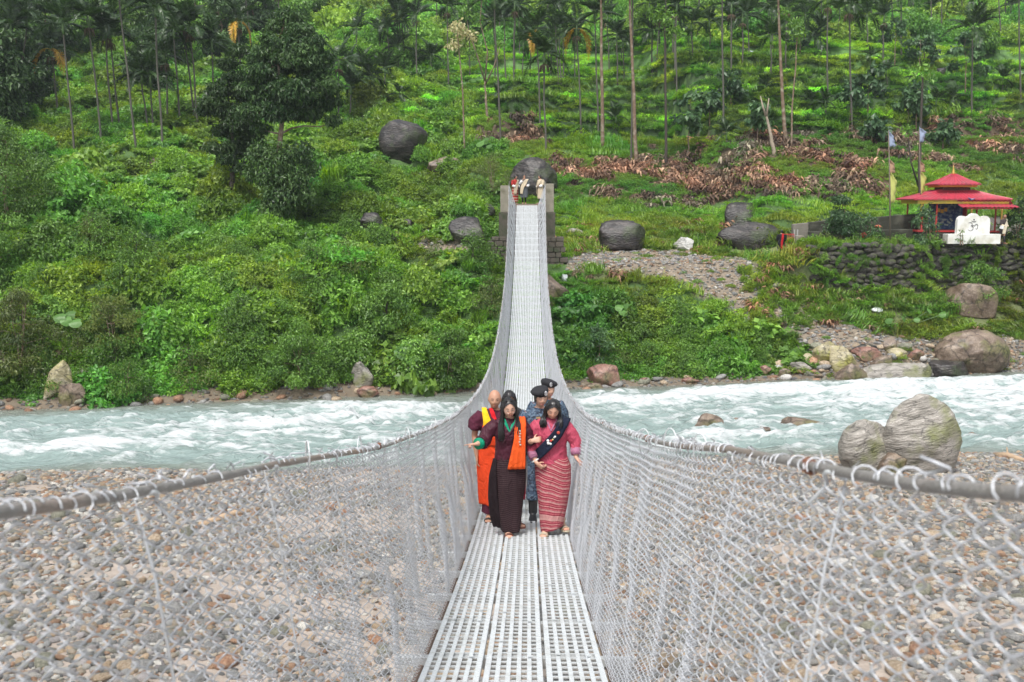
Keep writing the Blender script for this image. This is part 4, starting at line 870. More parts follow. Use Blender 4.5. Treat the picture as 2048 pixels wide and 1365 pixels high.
# big heart-shaped leaves
HL = leaf_mat('giant_leaf', (.035, .10, .02), (.12, .26, .05), inst=False, trans=.3)
def heart(seed):
    rs = np.random.RandomState(seed); a = np.linspace(0, 2*np.pi, 17)[:-1]; r = 1-.25*np.cos(a)-.25*np.exp(-((a-np.pi)/.35)**2)*1.2
    rim = np.stack([r*np.cos(a)*-1*.8, r*np.sin(a)*.68, -.18*r**2*np.abs(np.sin(a))**1.5+0*a], 1); V = np.vstack([[[0, 0, .06]], rim*.55+[0, 0, .03], rim]); T = []; Q = []
    for i in range(16):
        j = (i+1) % 16; T.append([0, 1+i, 1+j]); Q.append([1+i, 17+i, 17+j, 1+j])
    b = MB(); b.add(V, Q=Q, T=T, a=rs.uniform(.3, 1)); return b.mesh('leaf', HL, True)
hts = [heart(k) for k in range(4)]
def taro(label, pts, size, group=None):
    p0 = hit(*pts[0]); t = thing('giant_leaf_plant', label, 'plant', tuple(p0-np.array([0, 0, .6])), 0, group)
    for i, (x, y) in enumerate(pts):
        h = hit(x, y); p = h-_f*1.1+np.array([0, 0, .25]); l = p-(p0-np.array([0, 0, .6]))
        link('leaf', hts[i % 4], t, tuple(l), (R(50+rp.uniform(-14, 14)), R(rp.uniform(-20, 20)), R(rp.uniform(-50, 50))), size*rp.uniform(.8, 1.15))
        b = MB(); b.tube([(0, 0, 0), tuple(l*.5+np.array([0, 0, .1])), tuple(l)], .015, 4); b.obj('stem', shaftm, t)
taro('plant with huge round bright leaves on the left bank above the tumbled rocks', [(153, 655), (170, 658), (140, 648), (160, 643)], .34)
taro('plant with huge drooping heart leaves, left of the bridge near the water', [(815, 705), (840, 712), (828, 728), (850, 700), (806, 715)], .42)
taro('three large yellow green heart leaves in the bushes right of the bridge', [(1232, 626), (1244, 624), (1240, 636)], .3)
taro('giant leaved plant at the foot of the slope near the sandy strip', [(1790, 648), (1815, 650), (1760, 652), (1865, 640), (1840, 632)], .25)
taro('giant leaved plant in the dry leaves behind the bridge end', [(970, 295), (985, 290), (978, 305), (960, 300)], .42)
# ================================================================ ROCKS AND STONES
rk_grey = rock_mat('grey_rock', (.13, .12, .10), (.26, .24, .21), (.42, .39, .35), 1.6, moss=(.16, .17, .07), bands=.8)
rk_dark = rock_mat('dark_wet_rock', (.010, .009, .009), (.026, .022, .020), (.075, .062, .056), 1.3, moss=(.04, .055, .02), bands=.5, wet=.42)
rk_brown = rock_mat('brown_rock', (.075, .05, .034), (.15, .11, .08), (.25, .195, .145), 1.4, moss=(.12, .12, .04), wet=.5)
rk_pink = rock_mat('reddish_rock', (.11, .05, .035), (.20, .10, .075), (.29, .18, .14), 1.5, moss=(.13, .11, .05), wet=.5)
rk_yel = rock_mat('yellow_rock', (.20, .17, .09), (.32, .28, .165), (.42, .38, .29), 1.5, moss=(.30, .29, .07), bands=.3)
rk_white = rock_mat('pale_rock', (.36, .35, .32), (.50, .49, .46), (.62, .61, .58), 1.8, bands=.6)
def boulder(label, px, py, w, h, mat, seed, name='boulder', depth=.8, sink=.18, rz=0, tilt=0, group=None, cat='boulder', ang=.9, cuts=11, sub=4, rough=.09, base_hit=None, Y=None, cutd=(.50, .88), boxy=1.0):
    """px, py: middle of its foot in the photograph; w, h its size there"""
    g = hit(px, py) if Y is None else at_depth(px, py, Y)
    if sink == .5:      # stands in the river: foot on the water surface
        v_ = ray(px, py); g = CAM+v_*(-CZ/v_[2])
    if g is None: print('boulder miss', label); return
    k = FPX/g[1]; a, c = w/k/2, h/k/2
    d = a*depth*.9
    me = rock_mesh(name, mat, seed, sub, (a*1.12, d, c*(1+sink)*1.1), cuts, rough, ang, cutd, boxy)
    o = link(name, me, None, (g[0], g[1]+d*.55, g[2]+c*(1-sink)), (0, tilt, rz)); return tag(o, label, cat, group)
BL = [('big dark boulder with pale streaks among bushes, left above the bridge end', 805, 322, 88, 78, rk_dark, 1),
 ('huge dark rounded boulder right behind the far end of the bridge', 1066, 392, 88, 72, rk_dark, 2),
 ('low brown boulder half covered by weeds near the dry leaves', 886, 345, 62, 30, rk_brown, 3),
 ('angular dark rock slab leaning left of the left bridge pier', 936, 486, 74, 50, rk_dark, 4),
 ('round dark boulder in weeds just above the leaning slab', 968, 440, 40, 32, rk_dark, 5),
 ('dark flat topped rock under a bush, left of the small clearing', 742, 455, 42, 28, rk_dark, 6),
 ('small dark rock at the left tip of the clearing', 793, 480, 26, 16, rk_dark, 7),
 ('small dark rock in shade between two bushes by the clearing', 812, 462, 26, 22, rk_dark, 8),
 ('massive square dark boulder standing on the grass right of the bridge', 1245, 500, 84, 56, rk_dark, 9),
 ('dark boulder with white streaks above the long ledge', 1484, 452, 60, 44, rk_dark, 10),
 ('long layered dark rock ledge left of the red gate', 1500, 498, 118, 50, rk_dark, 11),
 ('pale pointed stone on the path', 1368, 502, 36, 26, rk_white, 12),
 ('smooth dark brown boulder against the right side of the bridge', 1112, 615, 50, 62, rk_brown, 13),
 ('rounded reddish boulder at the water under the bushes, right of the bridge', 1208, 772, 62, 40, rk_pink, 14),
 ('pale grey boulder tilted at the left shore under hanging bushes', 724, 776, 42, 50, rk_grey, 15),
 ('huge brown river boulder on the far right shore', 1953, 748, 136, 82, rk_brown, 16),
 ('long flat grey boulder sloping into the rapids', 1800, 782, 142, 50, rk_grey, 17),
 ('brown rounded boulder at the water left of the flat grey one', 1703, 772, 66, 44, rk_brown, 18),
 ('pale yellow block with a sharp top on the right shore', 1654, 728, 50, 42, rk_yel, 19),
 ('mossy yellow square block leaning behind the brown boulder', 1688, 745, 52, 50, rk_yel, 20),
 ('dark wet boulder wedged under the huge brown one', 1900, 768, 80, 42, rk_dark, 21),
 ('tall egg shaped boulder with mossy flank on the near shore', 1848, 948, 142, 152, rk_grey, 22),
 ('broad tilted grey boulder against the left of the tall egg shaped one', 1737, 944, 104, 100, rk_grey, 23),
 ('small mossy green boulder at the foot of the two big near ones', 1790, 948, 60, 40, rk_brown, 24),
 ('pale round boulder in the river with white water behind', 1418, 860, 56, 30, rk_brown, 25),
 ('small brown stone awash right of the pale river boulder', 1472, 852, 22, 15, rk_brown, 26),
 ('low broad rock with water running over it in midstream', 1605, 860, 90, 20, rk_brown, 27),
 ('low rock just breaking the surface in the middle of the right rapids', 1525, 868, 34, 12, rk_brown, 29),
 ('small rounded rock in the river behind the tall egg shaped boulder', 1945, 880, 26, 14, rk_brown, 30),
 ('dark brown overgrown boulder below the stone wall at the right', 1945, 632, 90, 62, rk_brown, 31),
 ('pale egg shaped stone lying on top of the wall right of the white slab', 2001, 500, 32, 20, rk_yel, 32),
 ('flat grey stones right of the bridge pier on the grass', 1150, 472, 36, 14, rk_grey, 33),
 ('mossy flat stone in the straw coloured grass', 1560, 585, 44, 22, rk_grey, 34),
 ('reddish stone tucked into a hollow at the left edge, lowest of the tumbled pile', 140, 760, 36, 22, rk_pink, 35),
 ('orange brown stone in the dark hollow above the tumbled pile', 118, 735, 30, 42, rk_pink, 36),
 ('rounded pinkish stone at the top of the dark hollow', 108, 700, 18, 22, rk_pink, 37),
 ('greenish grey boulder in the tumbled pile on the left bank', 158, 768, 32, 28, rk_grey, 38),
 ('grey boulder with dry grass hanging over it, left bank', 180, 780, 44, 36, rk_grey, 39),
 ('slanting yellow grey slab running down to the water at the left', 112, 800, 44, 78, rk_yel, 40),
 ('brown slab beside the slanting yellow one', 140, 812, 50, 50, rk_brown, 41),
 ('brown rock face showing through bushes at the left edge', 8, 765, 46, 60, rk_brown, 42),
 ('small dark hump of rock above the left bank palms', 314, 332, 30, 18, rk_brown, 43),
 ('pale brown stone on the bush covered slope left of the bridge', 692, 565, 24, 12, rk_pink, 44),
 ('flat pinkish stone at the water edge, foot of the pale tilted boulder', 735, 798, 42, 24, rk_pink, 45),
 ('small dark boulder in grass near the top right terrace', 1883, 155, 18, 18, rk_dark, 46),
 ('wet brown stones in front of the reddish boulder', 1190, 782, 40, 14, rk_brown, 47),
 ('small pinkish grey rock at the shore, right of the reddish boulder', 1382, 768, 34, 12, rk_pink, 48),
 ('orange stone at the shore by the pebbles right of the bridge', 1288, 768, 16, 12, rk_pink, 49),
 ('rounded purple pink stone on the right shore below the long grass', 1530, 750, 24, 18, rk_pink, 50),
 ('brown rounded boulder behind the flat grey one on the shore', 1765, 742, 44, 30, rk_brown, 51),
 ('reddish brown boulder above the flat grey one', 1735, 722, 56, 26, rk_pink, 52),
 ('pale tan boulder behind the shore pile, right half', 1798, 722, 40, 24, rk_yel, 53),
 ('orange stone at the right end of the shore pile', 1832, 722, 34, 22, rk_pink, 54),
 ('grey stone left of the yellow blocks on the shore', 1604, 748, 40, 22, rk_grey, 55),
 ('mossy tan stone left of the yellow blocks, higher up', 1615, 728, 26, 20, rk_yel, 56),
 ('dark grey flat stone on top of the shore pile', 1733, 706, 48, 16, rk_dark, 57),
 ('upright brown rock slab standing on the gravel path', 1780, 706, 26, 26, rk_brown, 58),
 ('low brown stone at the waterline between pink stone and yellow blocks', 1570, 754, 26, 16, rk_brown, 59)]
for (lab, x_, y_, w_, h_, m_, sd) in BL:
    kw = {}
    if sd == 22: kw = dict(tilt=-.22, sink=.12, depth=.7, cuts=6, rough=.06, sub=5, cutd=(.78, .95))
    if sd == 23: kw = dict(tilt=-.35, sink=.15, sub=5)
    if sd == 17: kw = dict(tilt=-.08, depth=.6, sub=5)
    if sd in (1, 5): kw = dict(cuts=5, cutd=(.72, .92), sink=.1)
    if sd == 11: kw = dict(cuts=8, cutd=(.7, .9), depth=.5, sink=.25)
    if sd == 9: kw = dict(cuts=6, cutd=(.8, .95), sink=.12, boxy=.55)
    if sd in (10, 12, 20, 31): kw = dict(boxy=.7)
    if sd == 16: kw = dict(sub=5, cuts=5, cutd=(.75, .95))
    if sd in (40, 41): kw = dict(tilt=.65, depth=.5)
    if sd == 4: kw = dict(tilt=.25)
    if sd in (25, 26, 27, 29, 30): kw = dict(sink=.5)
    if sd == 2: kw = dict(sub=5, cuts=4, cutd=(.8, .95))
    boulder(lab, x_, y_, w_, h_, m_, sd, **kw)
# rounded stones of the shore and the gravel bar
cob = {'grey': rock_mat('cobble_grey', (.17, .17, .165), (.29, .285, .27), (.42, .41, .385), 5, rnd=.3), 'tan': rock_mat('cobble_tan', (.27, .19, .12), (.40, .31, .21), (.52, .43, .33), 5, rnd=.3),
       'rust': rock_mat('cobble_rust', (.23, .11, .06), (.36, .20, .12), (.47, .32, .22), 5, rnd=.25), 'pale': rock_mat('cobble_pale', (.42, .40, .37), (.54, .52, .48), (.64, .62, .58), 5, rnd=.15), 'olive': rock_mat('cobble_olive', (.13, .13, .10), (.22, .22, .16), (.33, .32, .25), 5, rnd=.25)}
keys = ['grey', 'tan', 'rust', 'pale', 'olive']; kp = [.46, .22, .06, .10, .16]
cm = {k: [rock_mesh('stone', cob[k], 200+i*7+j, 2, (1, .8, .52), 5, .07, .35) for i in range(4)] for j, k in enumerate(keys)}
rr = np.random.RandomState(4)
def stone(p, r, k, lab, grp, name='river_stone'):
    o = link(name, random.Random(int(r*1e6)).choice(cm[k]), None, (p[0], p[1], p[2]+r*.22), (rr.uniform(-.25, .25), rr.uniform(-.25, .25), rr.uniform(0, 6.28)), (r, r*rr.uniform(.8, 1.1), r*rr.uniform(.75, 1.15))); return tag(o, lab, 'stone', grp)
nm = {'grey': 'grey', 'tan': 'tan', 'rust': 'rust orange', 'pale': 'nearly white', 'olive': 'dark olive'}
n = 0; tries = 0
while n < 190 and tries < 3000:
    tries += 1; 
    px_, py_ = rr.uniform(-60, 2110), rr.uniform(965, 1400)
    p = hit(px_, py_, 8)
    if p is None or p[1] > y_near(p[0])-.4: continue
    k = rr.choice(keys, p=kp); r = rr.uniform(.13, .27); side = 'left' if px_ < 1024 else 'right'
    stone(p, r, k, f"{'big' if r > .2 else 'medium'} {nm[k]} stone on the gravel bar, {side}, {'by the water' if py_ < 1030 else 'mid bar' if py_ < 1180 else 'low down'}, {'outer edge' if abs(px_-1024) > 700 else 'halfway out' if abs(px_-1024) > 380 else 'near the bridge'}", 'larger stones on the gravel bar'); n += 1
n = 0; tries = 0
while n < 70 and tries < 3000:
    tries += 1;       # waterline of the far bank
    px_ = rr.uniform(20, 2040); x0 = (px_-1050)/45
    y_ = y_far(x0)+rr.uniform(-.5, 1.0); p = np.array([x0, y_, float(land(x0, y_))]); r = rr.uniform(.12, .34)
    if 1.0 < x0 < 2.5: continue
    k = rr.choice(['rust', 'grey', 'olive', 'tan'], p=[.25, .3, .3, .15]); stone(p, r, k, f'wet {nm[k]} stone at the waterline of the {"left" if x0 < 0 else "right"} far bank', 'stones along the far waterline'); n += 1
n = 0; tries = 0
while n < 60 and tries < 3000:
    tries += 1;       # rocky shore under the shrine
    px_, py_ = rr.uniform(1540, 1900), rr.uniform(695, 762); p = hit(px_, py_); r = rr.uniform(.16, .42)
    if p is None or p[1] < y_far(p[0])-.3: continue
    k = rr.choice(['rust', 'grey', 'olive', 'tan', 'pale'], p=[.2, .3, .15, .25, .1]); stone(p, r, k, f'rounded {nm[k]} stone in the jumble on the right far shore', 'stones in the jumble on the far shore'); n += 1
# pebbles: a gravel bar too dense to count
pbm = rock_mat('pebble', (.50, .48, .45), (.74, .72, .68), (.92, .90, .86), 6)
nt_ = pbm.node_tree; bs = [n_ for n_ in nt_.nodes if n_.type == 'BSDF_PRINCIPLED'][0]; lk = bs.inputs['Base Color'].links[0].from_socket
ia = nt_.nodes.new('ShaderNodeAttribute'); ia.attribute_type = 'INSTANCER'; ia.attribute_name = 'tint'; mu = nt_.nodes.new('ShaderNodeMix'); mu.data_type = 'RGBA'; mu.blend_type = 'MULTIPLY'; mu.inputs[0].default_value = 1
nt_.links.new(lk, mu.inputs[6]); nt_.links.new(ia.outputs['Vector'], mu.inputs[7]); nt_.links.new(mu.outputs[2], bs.inputs['Base Color'])
psrc = [source('pebble', rock_mesh('pebble', pbm, 300+k, 2 if k < 5 else 1, (1, .78, .5), 4, .07, .3)) for k in range(8)]
PC_ = np.array([(.36, .37, .38), (.48, .47, .45), (.26, .27, .28), (.52, .40, .28), (.42, .27, .18), (.24, .25, .25), (.66, .65, .62), (.30, .30, .26), (.55, .48, .39), (.42, .40, .41)])
def pebbles(name, P, s0, s1, lab, dark=1.0):
    n = len(P); s = s0+(s1-s0)*rr.beta(1.1, 2.6, n); c = PC_[rr.randint(0, len(PC_), n)]*rr.uniform(.9, 1.7, n)[:, None]*dark
    P = P+np.array([0, 0, 1])*(s*.15)[:, None]; rt = np.stack([rr.normal(size=n)*.25, rr.normal(size=n)*.25, rr.uniform(0, 6.28, n)], 1)
    scatter(name, P, rt, np.stack([s, s*rr.uniform(.75, 1.1, n), s*rr.uniform(.7, 1.2, n)], 1), c, psrc, lab, 'pebbles')
def rnd_pts(n, x0, x1, y0, y1, power=1.0):
    X = rr.uniform(x0, x1, n); Y = y0+(y1-y0)*rr.rand(n)**power; return np.stack([X, Y, land(X, Y)], 1)
P = rnd_pts(190000, -25, 25, 9, 37, 1.15); P = P[(P[:, 1] < y_near(P[:, 0])+.5) & visible(P, 120)]
sand = fbm(P[:,0]*.22+40, P[:,1]*.5, 0, 3); lft = sstep(3, -3, P[:, 0]); thr = .60+.14*(1-lft)
P = P[(sand < thr+rr.normal(size=len(P))*.03) | (rr.rand(len(P)) < .12)]
pebbles('gravel', P, .03, .15, 'rounded pebbles and cobbles of mixed colours covering the sandy gravel bar')
P = rnd_pts(30000, -32, 32, 37, 56); u_ = P[:,1]-y_far(P[:,0]); P = P[(u_ > -.5) & (u_ < 1.6)]; pebbles('shore_gravel', P, .03, .16, 'wet pebbles along the waterline of the far bank', .6)
P = rnd_pts(60000, -14, 40, 44, 66); rg, _, _ = region(P); P = P[rg['path']]; sz = .12
pebbles('path_gravel', P, .03, .19, 'loose grey stones strewn over the path to the bridge', .8)
P = P[rr.rand(len(P)) < .012]; n = len(P); s_ = rr.uniform(.25, .5, n); scatter('path_weeds', P, np.stack([0*s_, 0*s_, rr.uniform(0, 6, n)], 1), s_, tints(P, (1.1, 1, .9)), c_small+c_grass, 'tufts of grass and weeds growing in the stony path', 'weeds')
# driftwood on the bar
dw = simple('driftwood', (.36, .26, .17), .85, 0, .3, 6, bump=.6)
for (lab, a, b_, r) in [('pale driftwood log lying on the gravel behind the left netting', (400, 1052), (520, 1022), .10), ('orange brown driftwood branch near the left waterline', (590, 985), (660, 965), .07), ('driftwood pole on the right gravel bar near the water', (1990, 912), (2047, 925), .12), ('thin dry branch on the sand at the left', (240, 1110), (330, 1100), .03)]:
    pa, pb = hit(*a, 8), hit(*b_, 8); b = MB(); m_ = (pa+pb)/2+[0, .1, r*.7]; b.tube([pa-pa, (m_-pa), pb-pa+[0, 0, r*.5]], [r, r*.9, r*.6], 7); b.tube([(m_-pa), (m_-pa)+[.1, .3, .2]], [r*.4, r*.15], 5); tag(b.obj('driftwood', dw, None, True), lab, 'driftwood').location = pa
# ================================================================ SHRINE, WALLS, FLAGS
redp = simple('red_paint', (.42, .03, .03), .45, 0, .15, 4, dirt=(.30, .05, .05)); redroof = simple('red_roof', (.36, .032, .055), .45, 0, .2, 3, dirt=(.25, .045, .055), dscale=2)
yelp = simple('yellow_paint', (.55, .40, .05), .6, 0, .2, 8, dirt=(.35, .28, .07)); orgp = simple('orange_paint', (.55, .20, .03), .6, 0, .2, 8)
gold = simple('brass', (.60, .38, .10), .35, .8, .1, 8); whitep = simple('white_wash', (.66, .66, .63), .8, 0, .07, 4, dirt=(.50, .48, .40), dscale=1.6)
bluep = simple('blue_mural', (.03, .07, .20), .6, 0, .5, 6, dirt=(.20, .30, .34), dscale=6); darkw = simple('dark_timber', (.07, .045, .04), .8, 0, .3, 10)
mossc = simple('mossy_concrete', (.035, .036, .025), .95, 0, .4, 2.5, bump=.8, dirt=(.10, .10, .075), dscale=1.2)
SY = 58.3; K = FPX/SY
sb = at_depth(1903, 482, SY); sb[2] = 6.06
shr = thing('shrine', 'small open shrine with red two tier roof and yellow fascia on the walled terrace', 'shrine', tuple(sb), R(-6))
LX = lambda px: (px-1903)/K*.945
LZ = lambda py: (482-py)/K*.985
def hip(name, x0, x1, y0, y1, z0, tx0, tx1, ty0, ty1, z1, mat, nseam, th=.05, wav=.022):
    b = MB(); lo = [(x0, y0, z0), (x1, y0, z0), (x1, y1, z0), (x0, y1, z0)]; hi = [(tx0, ty0, z1), (tx1, ty0, z1), (tx1, ty1, z1), (tx0, ty1, z1)]
    for k in range(4):
        a, c = np.array(lo[k]), np.array(lo[(k+1) % 4]); d, e = np.array(hi[k]), np.array(hi[(k+1) % 4]); nrm = np.cross(c-a, d-a); nrm /= np.linalg.norm(nrm); n = nseam*6+1
        t = np.linspace(0, 1, n); s = np.linspace(0, 1, 5); sag = -.06*np.sin(np.pi*s)*(z1-z0)
        V = np.array([((a+(c-a)*ti)*(1-si)+(d+(e-d)*ti)*si)+nrm*wav*abs(math.sin(math.pi*ti*nseam))+np.array([0, 0, sg]) for si, sg in zip(s, sag) for ti in t]); V2 = V-nrm*th*.3
        Q = [[i*n+j, i*n+j+1, (i+1)*n+j+1, (i+1)*n+j] for i in range(4) for j in range(n-1)]
        b.add(V, Q=Q); b.add(V2, Q=[q[::-1] for q in Q])
        b.tube([a, a*.5+d*.5+[0, 0, -.06*(z1-z0)], d], .045, 6)
        b.box(((a+c)/2)-[0, 0, .03], (abs(c[0]-a[0])+.02 if k % 2 == 0 else .03, abs(c[1]-a[1])+.02 if k % 2 else .03, .05))
    b.box(((tx0+tx1)/2, (ty0+ty1)/2, z1), (tx1-tx0+.05, ty1-ty0+.05, .05))
    return b.obj(name, mat, shr)
def bxs(name, x0, x1, y0, y1, z0, z1, m, par=None, bev=.01):
    b = MB(); b.box(((x0+x1)/2, (y0+y1)/2, (z0+z1)/2), (x1-x0, y1-y0, z1-z0)); o = b.obj(name, m, par or shr)
    if bev: q = o.modifiers.new('b', 'BEVEL'); q.width = bev; q.segments = 2
    return o
x0, x1 = LX(1808), LX(1998)
hip('lower_roof', x0, x1, -1.6, 2.3, LZ(397), LX(1868), LX(1932), -.55, .95, LZ(379), redroof, 18)
hip('upper_roof', LX(1858), LX(1941), -1.15, 1.5, LZ(368), LX(1896), LX(1905), .1, .25, LZ(348), redroof, 10, wav=.03)
for (n_, a, b_, c, d, z0, z1, m) in [('fascia', x0+.22, x1-.12, -1.48, -1.42, LZ(406), LZ(398), yelp), ('fascia', x0+.22, x0+.30, -1.40, 2.1, LZ(406), LZ(398), yelp), ('fascia', x1-.20, x1-.12, -1.40, 2.1, LZ(406), LZ(398), yelp)]: bxs(n_, a, b_, c, d, z0, z1, m)
bxs('upper_fascia', LX(1863), LX(1936), -1.0, 1.35, LZ(373.5), LZ(369), orgp)
bxs('neck', LX(1873), LX(1926), -.6, 1.0, LZ(381), LZ(373.8), darkw)
for k in range(16): bxs('slat', LX(1874)+k*.095, LX(1874)+k*.095+.04, -.64, -.605, LZ(380), LZ(374.5), simple('slat_red', (.16, .05, .045), .7) if k == 0 else bpy.data.materials['slat_red'], None, 0)
b = MB(); b.loft([np.array([(r*math.cos(a), r*math.sin(a), z) for a in np.linspace(0, 6.283, 13)[:-1]])+[LX(1900), .17, LZ(349)] for r, z in [(.14, 0), (.10, .06), (.14, .10), (.06, .16), (.09, .22), (.035, .28), (.055, .33), (.02, .40), (.008, .56)]]); b.obj('finial', gold, shr, True)
b = MB(); b.loft([np.array([(r*math.cos(a), r*math.sin(a), z) for a in np.linspace(0, 6.283, 13)[:-1]])+[LX(1900), .17, LZ(354)] for r, z in [(.30, 0), (.17, .12), (.10, .22)]]); b.obj('finial_base', redp, shr, True)
# porch roof (nearer, slopes to the viewer)
b = MB(); n = 14*6+1
for si in range(2):
    pass
V = []; 
for si, (yy, zz) in enumerate([(-2.25, LZ(413)), (-1.4, LZ(407)), (-1.5, LZ(400))]):
    for ti in np.linspace(0, 1, n): V.append((LX(1897-si*2)+(LX(2003)-LX(1893)-.08*si)*ti, yy, zz+.035*abs(math.sin(math.pi*ti*14))))
V = np.array(V); Q = [[i*n+j, i*n+j+1, (i+1)*n+j+1, (i+1)*n+j] for i in range(2) for j in range(n-1)]; b.add(V, Q=Q); b.add(V-[0, 0, .03], Q=[q[::-1] for q in Q]); b.obj('porch_roof', redroof, shr)
bxs('porch_beam', LX(1905), LX(1992), -2.16, -2.10, LZ(416), LZ(413.5), redp)
for px_, yy, m, zt, r in [(1829, -1.25, redp, 403, .055), (1857, -1.25, redp, 403, .05), (1878, 1.9, darkw, 403, .05), (1829, 1.9, redp, 403, .05), (1972, -1.25, redp, 403, .05), (1972, 1.9, redp, 403, .05), (1942, 1.5, redp, 403, .16), (1915, -2.12, gold, 416, .05), (1973, -2.12, gold, 416, .05)]:
    b = MB(); zb = .0 if yy < -1.6 else .62; b.tube([(LX(px_), yy, zb), (LX(px_), yy, zb+.1), (LX(px_), yy, LZ(zt)-.06), (LX(px_), yy, LZ(zt))], [r*1.5, r, r, r*1.5], 8); b.obj('post', m, shr, True)
bxs('plinth', LX(1822), LX(1985), -1.40, 2.2, .02, .60, mossc); bxs('floor_edge', LX(1820), LX(1987), -1.44, 2.25, .602, .68, redp)
for k in range(4): bxs('step', LX(1858), LX(1908), -1.42-.22*(4-k), -1.42-.22*(3-k)-.002*k, .02, .13*(k+1), mossc)
bxs('back_wall', LX(1866), LX(1935), 1.2, 1.3, .69, LZ(406), bluep)
b = MB()
for k in range(9): b.box((LX(1875)+k*.13, 1.18, .95+.15*((k*7) % 3)), (.09, .02, .22), rot=(0, .3*k, 0))
b.obj('mural_shapes', simple('mural_pale', (.35, .42, .36), .7, 0, .5, 12), shr)
for k, (px_, py_) in enumerate([(1886, 419), (1893, 421), (1900, 418)]): bxs('gold_ornament', LX(px_)-.08, LX(px_)+.08, 1.14, 1.19, LZ(py_)-.12, LZ(py_)+.1, gold)
b = MB(); b.tube([(LX(1812)+.35, -1.4, LZ(402)), (LX(1812)+.37, -1.42, LZ(412)), (LX(1812)+.33, -1.4, LZ(424))], [.02, .08, .01], 5, flat=.3); b.obj('pennant', yelp, shr)
b = MB(); b.tube([(LX(x_), -1.64, LZ(y_)) for x_, y_ in [(1912, 394), (1918, 398), (1926, 396)]], [.03, .11, .03], 6, flat=.5); b.obj('roof_lamp', bluep, shr)
# white slab with the OM sign
st = thing('stele', 'white scalloped slab with a black om sign on a stepped white base', 'stele', tuple(at_depth(1943, 483, 55.55)-np.array([0, 0, 0])), 0); st.location.z = 6.08
KS = FPX/55.55
sx = lambda px: (px-1943)/KS
sz_ = lambda py: (483-py)/KS
bxs('base', sx(1891), sx(1994), -.35, .35, 0, sz_(464), whitep, st)
top = [(1911, 464.1), (1975, 464.1), (1975, 438)]
def arc(cx, cy, r, a0, a1, n=8): return [(cx+r*math.cos(a)*1.0, cy-r*math.sin(a)) for a in np.linspace(a0, a1, n)]
top += arc(1965, 438, 9.5, -.0, 2.3)+arc(1943, 434.5, 11, .55, 2.6)+arc(1921, 438, 9.5, .85, 3.14)+[(1911, 438)]
pts = [(sx(a), sz_(c)) for a, c in top]; n = len(pts)
me = bpy.data.meshes.new('slab'); vv = [(a, -.14, c) for a, c in pts]+[(a, .14, c) for a, c in pts]
me.from_pydata(vv, [], [list(range(n)), list(range(2*n-1, n-1, -1))]+[[i, n+i, n+(i+1) % n, (i+1) % n] for i in range(n)]); me.materials.append(whitep); link('slab', me, st)
om = MB(); c0 = np.array([sx(1941), -.147, sz_(449)]); u_ = 1.0/KS
def strk(P, r): om.tube([c0+np.array([x*u_, 0, z*u_]) for x, z in P], [ri*u_*1.15 for ri in r], 6, flat=.5)
a = np.linspace(2.4, -1.2, 9); up = [(-5+4.2*math.cos(t), 4.2+3.6*math.sin(t)) for t in a]
a = np.linspace(1.3, -2.7, 12); lo = [(-4+5.4*math.cos(t), -3.6+5.0*math.sin(t)) for t in a]
strk(up+lo, np.concatenate([np.linspace(.5, 1.0, 9), np.linspace(1.1, .4, 12)]))
strk([(-2, .5), (2, 2.2), (4, .5), (5.2, 3.5), (8, 4.6), (10.4, 1.5), (9.8, -3), (7.5, -5.4), (5.5, -4.0)], [.8, .8, .7, .7, .8, .9, .8, .6, .4])
a = np.linspace(3.5, 5.9, 8); strk([(2+5*math.cos(t), 12.5+3.2*math.sin(t)) for t in a], [.2, .6, .8, .9, .9, .8, .6, .2])
V, F = ico(2); om.add(V*[1.5*u_, .03, 1.5*u_]+c0+np.array([2*u_, 0, 13.2*u_]), T=F); om.obj('om_sign', simple('black_paint', (.015, .013, .012), .6), st, True)
# dry stone wall under the terrace: stones are parts
wall = thing('stone_wall', 'dark dry stone retaining wall below the shrine terrace', 'wall', (24, float(y_far(24))+6.0, 3.5))
wm = [rock_mesh('stone', rock_mat('wall_stone', (.022, .02, .017), (.055, .05, .042), (.13, .115, .10), 2.5, moss=(.07, .09, .025), rnd=.35) if k == 0 else bpy.data.materials['wall_stone'], 400+k, 2, (1, .8, .62), 7, .07, .6) for k in range(8)]
wo_ = np.array(wall.location); rw = random.Random(8); cnt = 0
for row in range(10):
    xx = 15.3+rw.uniform(0, .4)
    while xx < 33 and cnt < 298:
        big = 1.25 if xx > 23 else .95; w_ = rw.uniform(.34, .82)*big; zz = 3.5+row*.272+rw.uniform(-.10, .10)+.10*math.sin(xx*1.3+row); yy = float(y_far(xx))+6.02+.035*row
        zb = float(land(xx, yy-.6)); 
        if zz > zb-.25:
            link('stone', rw.choice(wm), wall, (xx-wo_[0], yy-wo_[1], zz-wo_[2]), (rw.uniform(-.3, .3), rw.uniform(-.3, .3), rw.uniform(-.3, .3)), (w_*.58, .28*rw.uniform(.7, 1.3), .28*rw.uniform(.75, 1.3))); cnt += 1
        xx += w_*.92
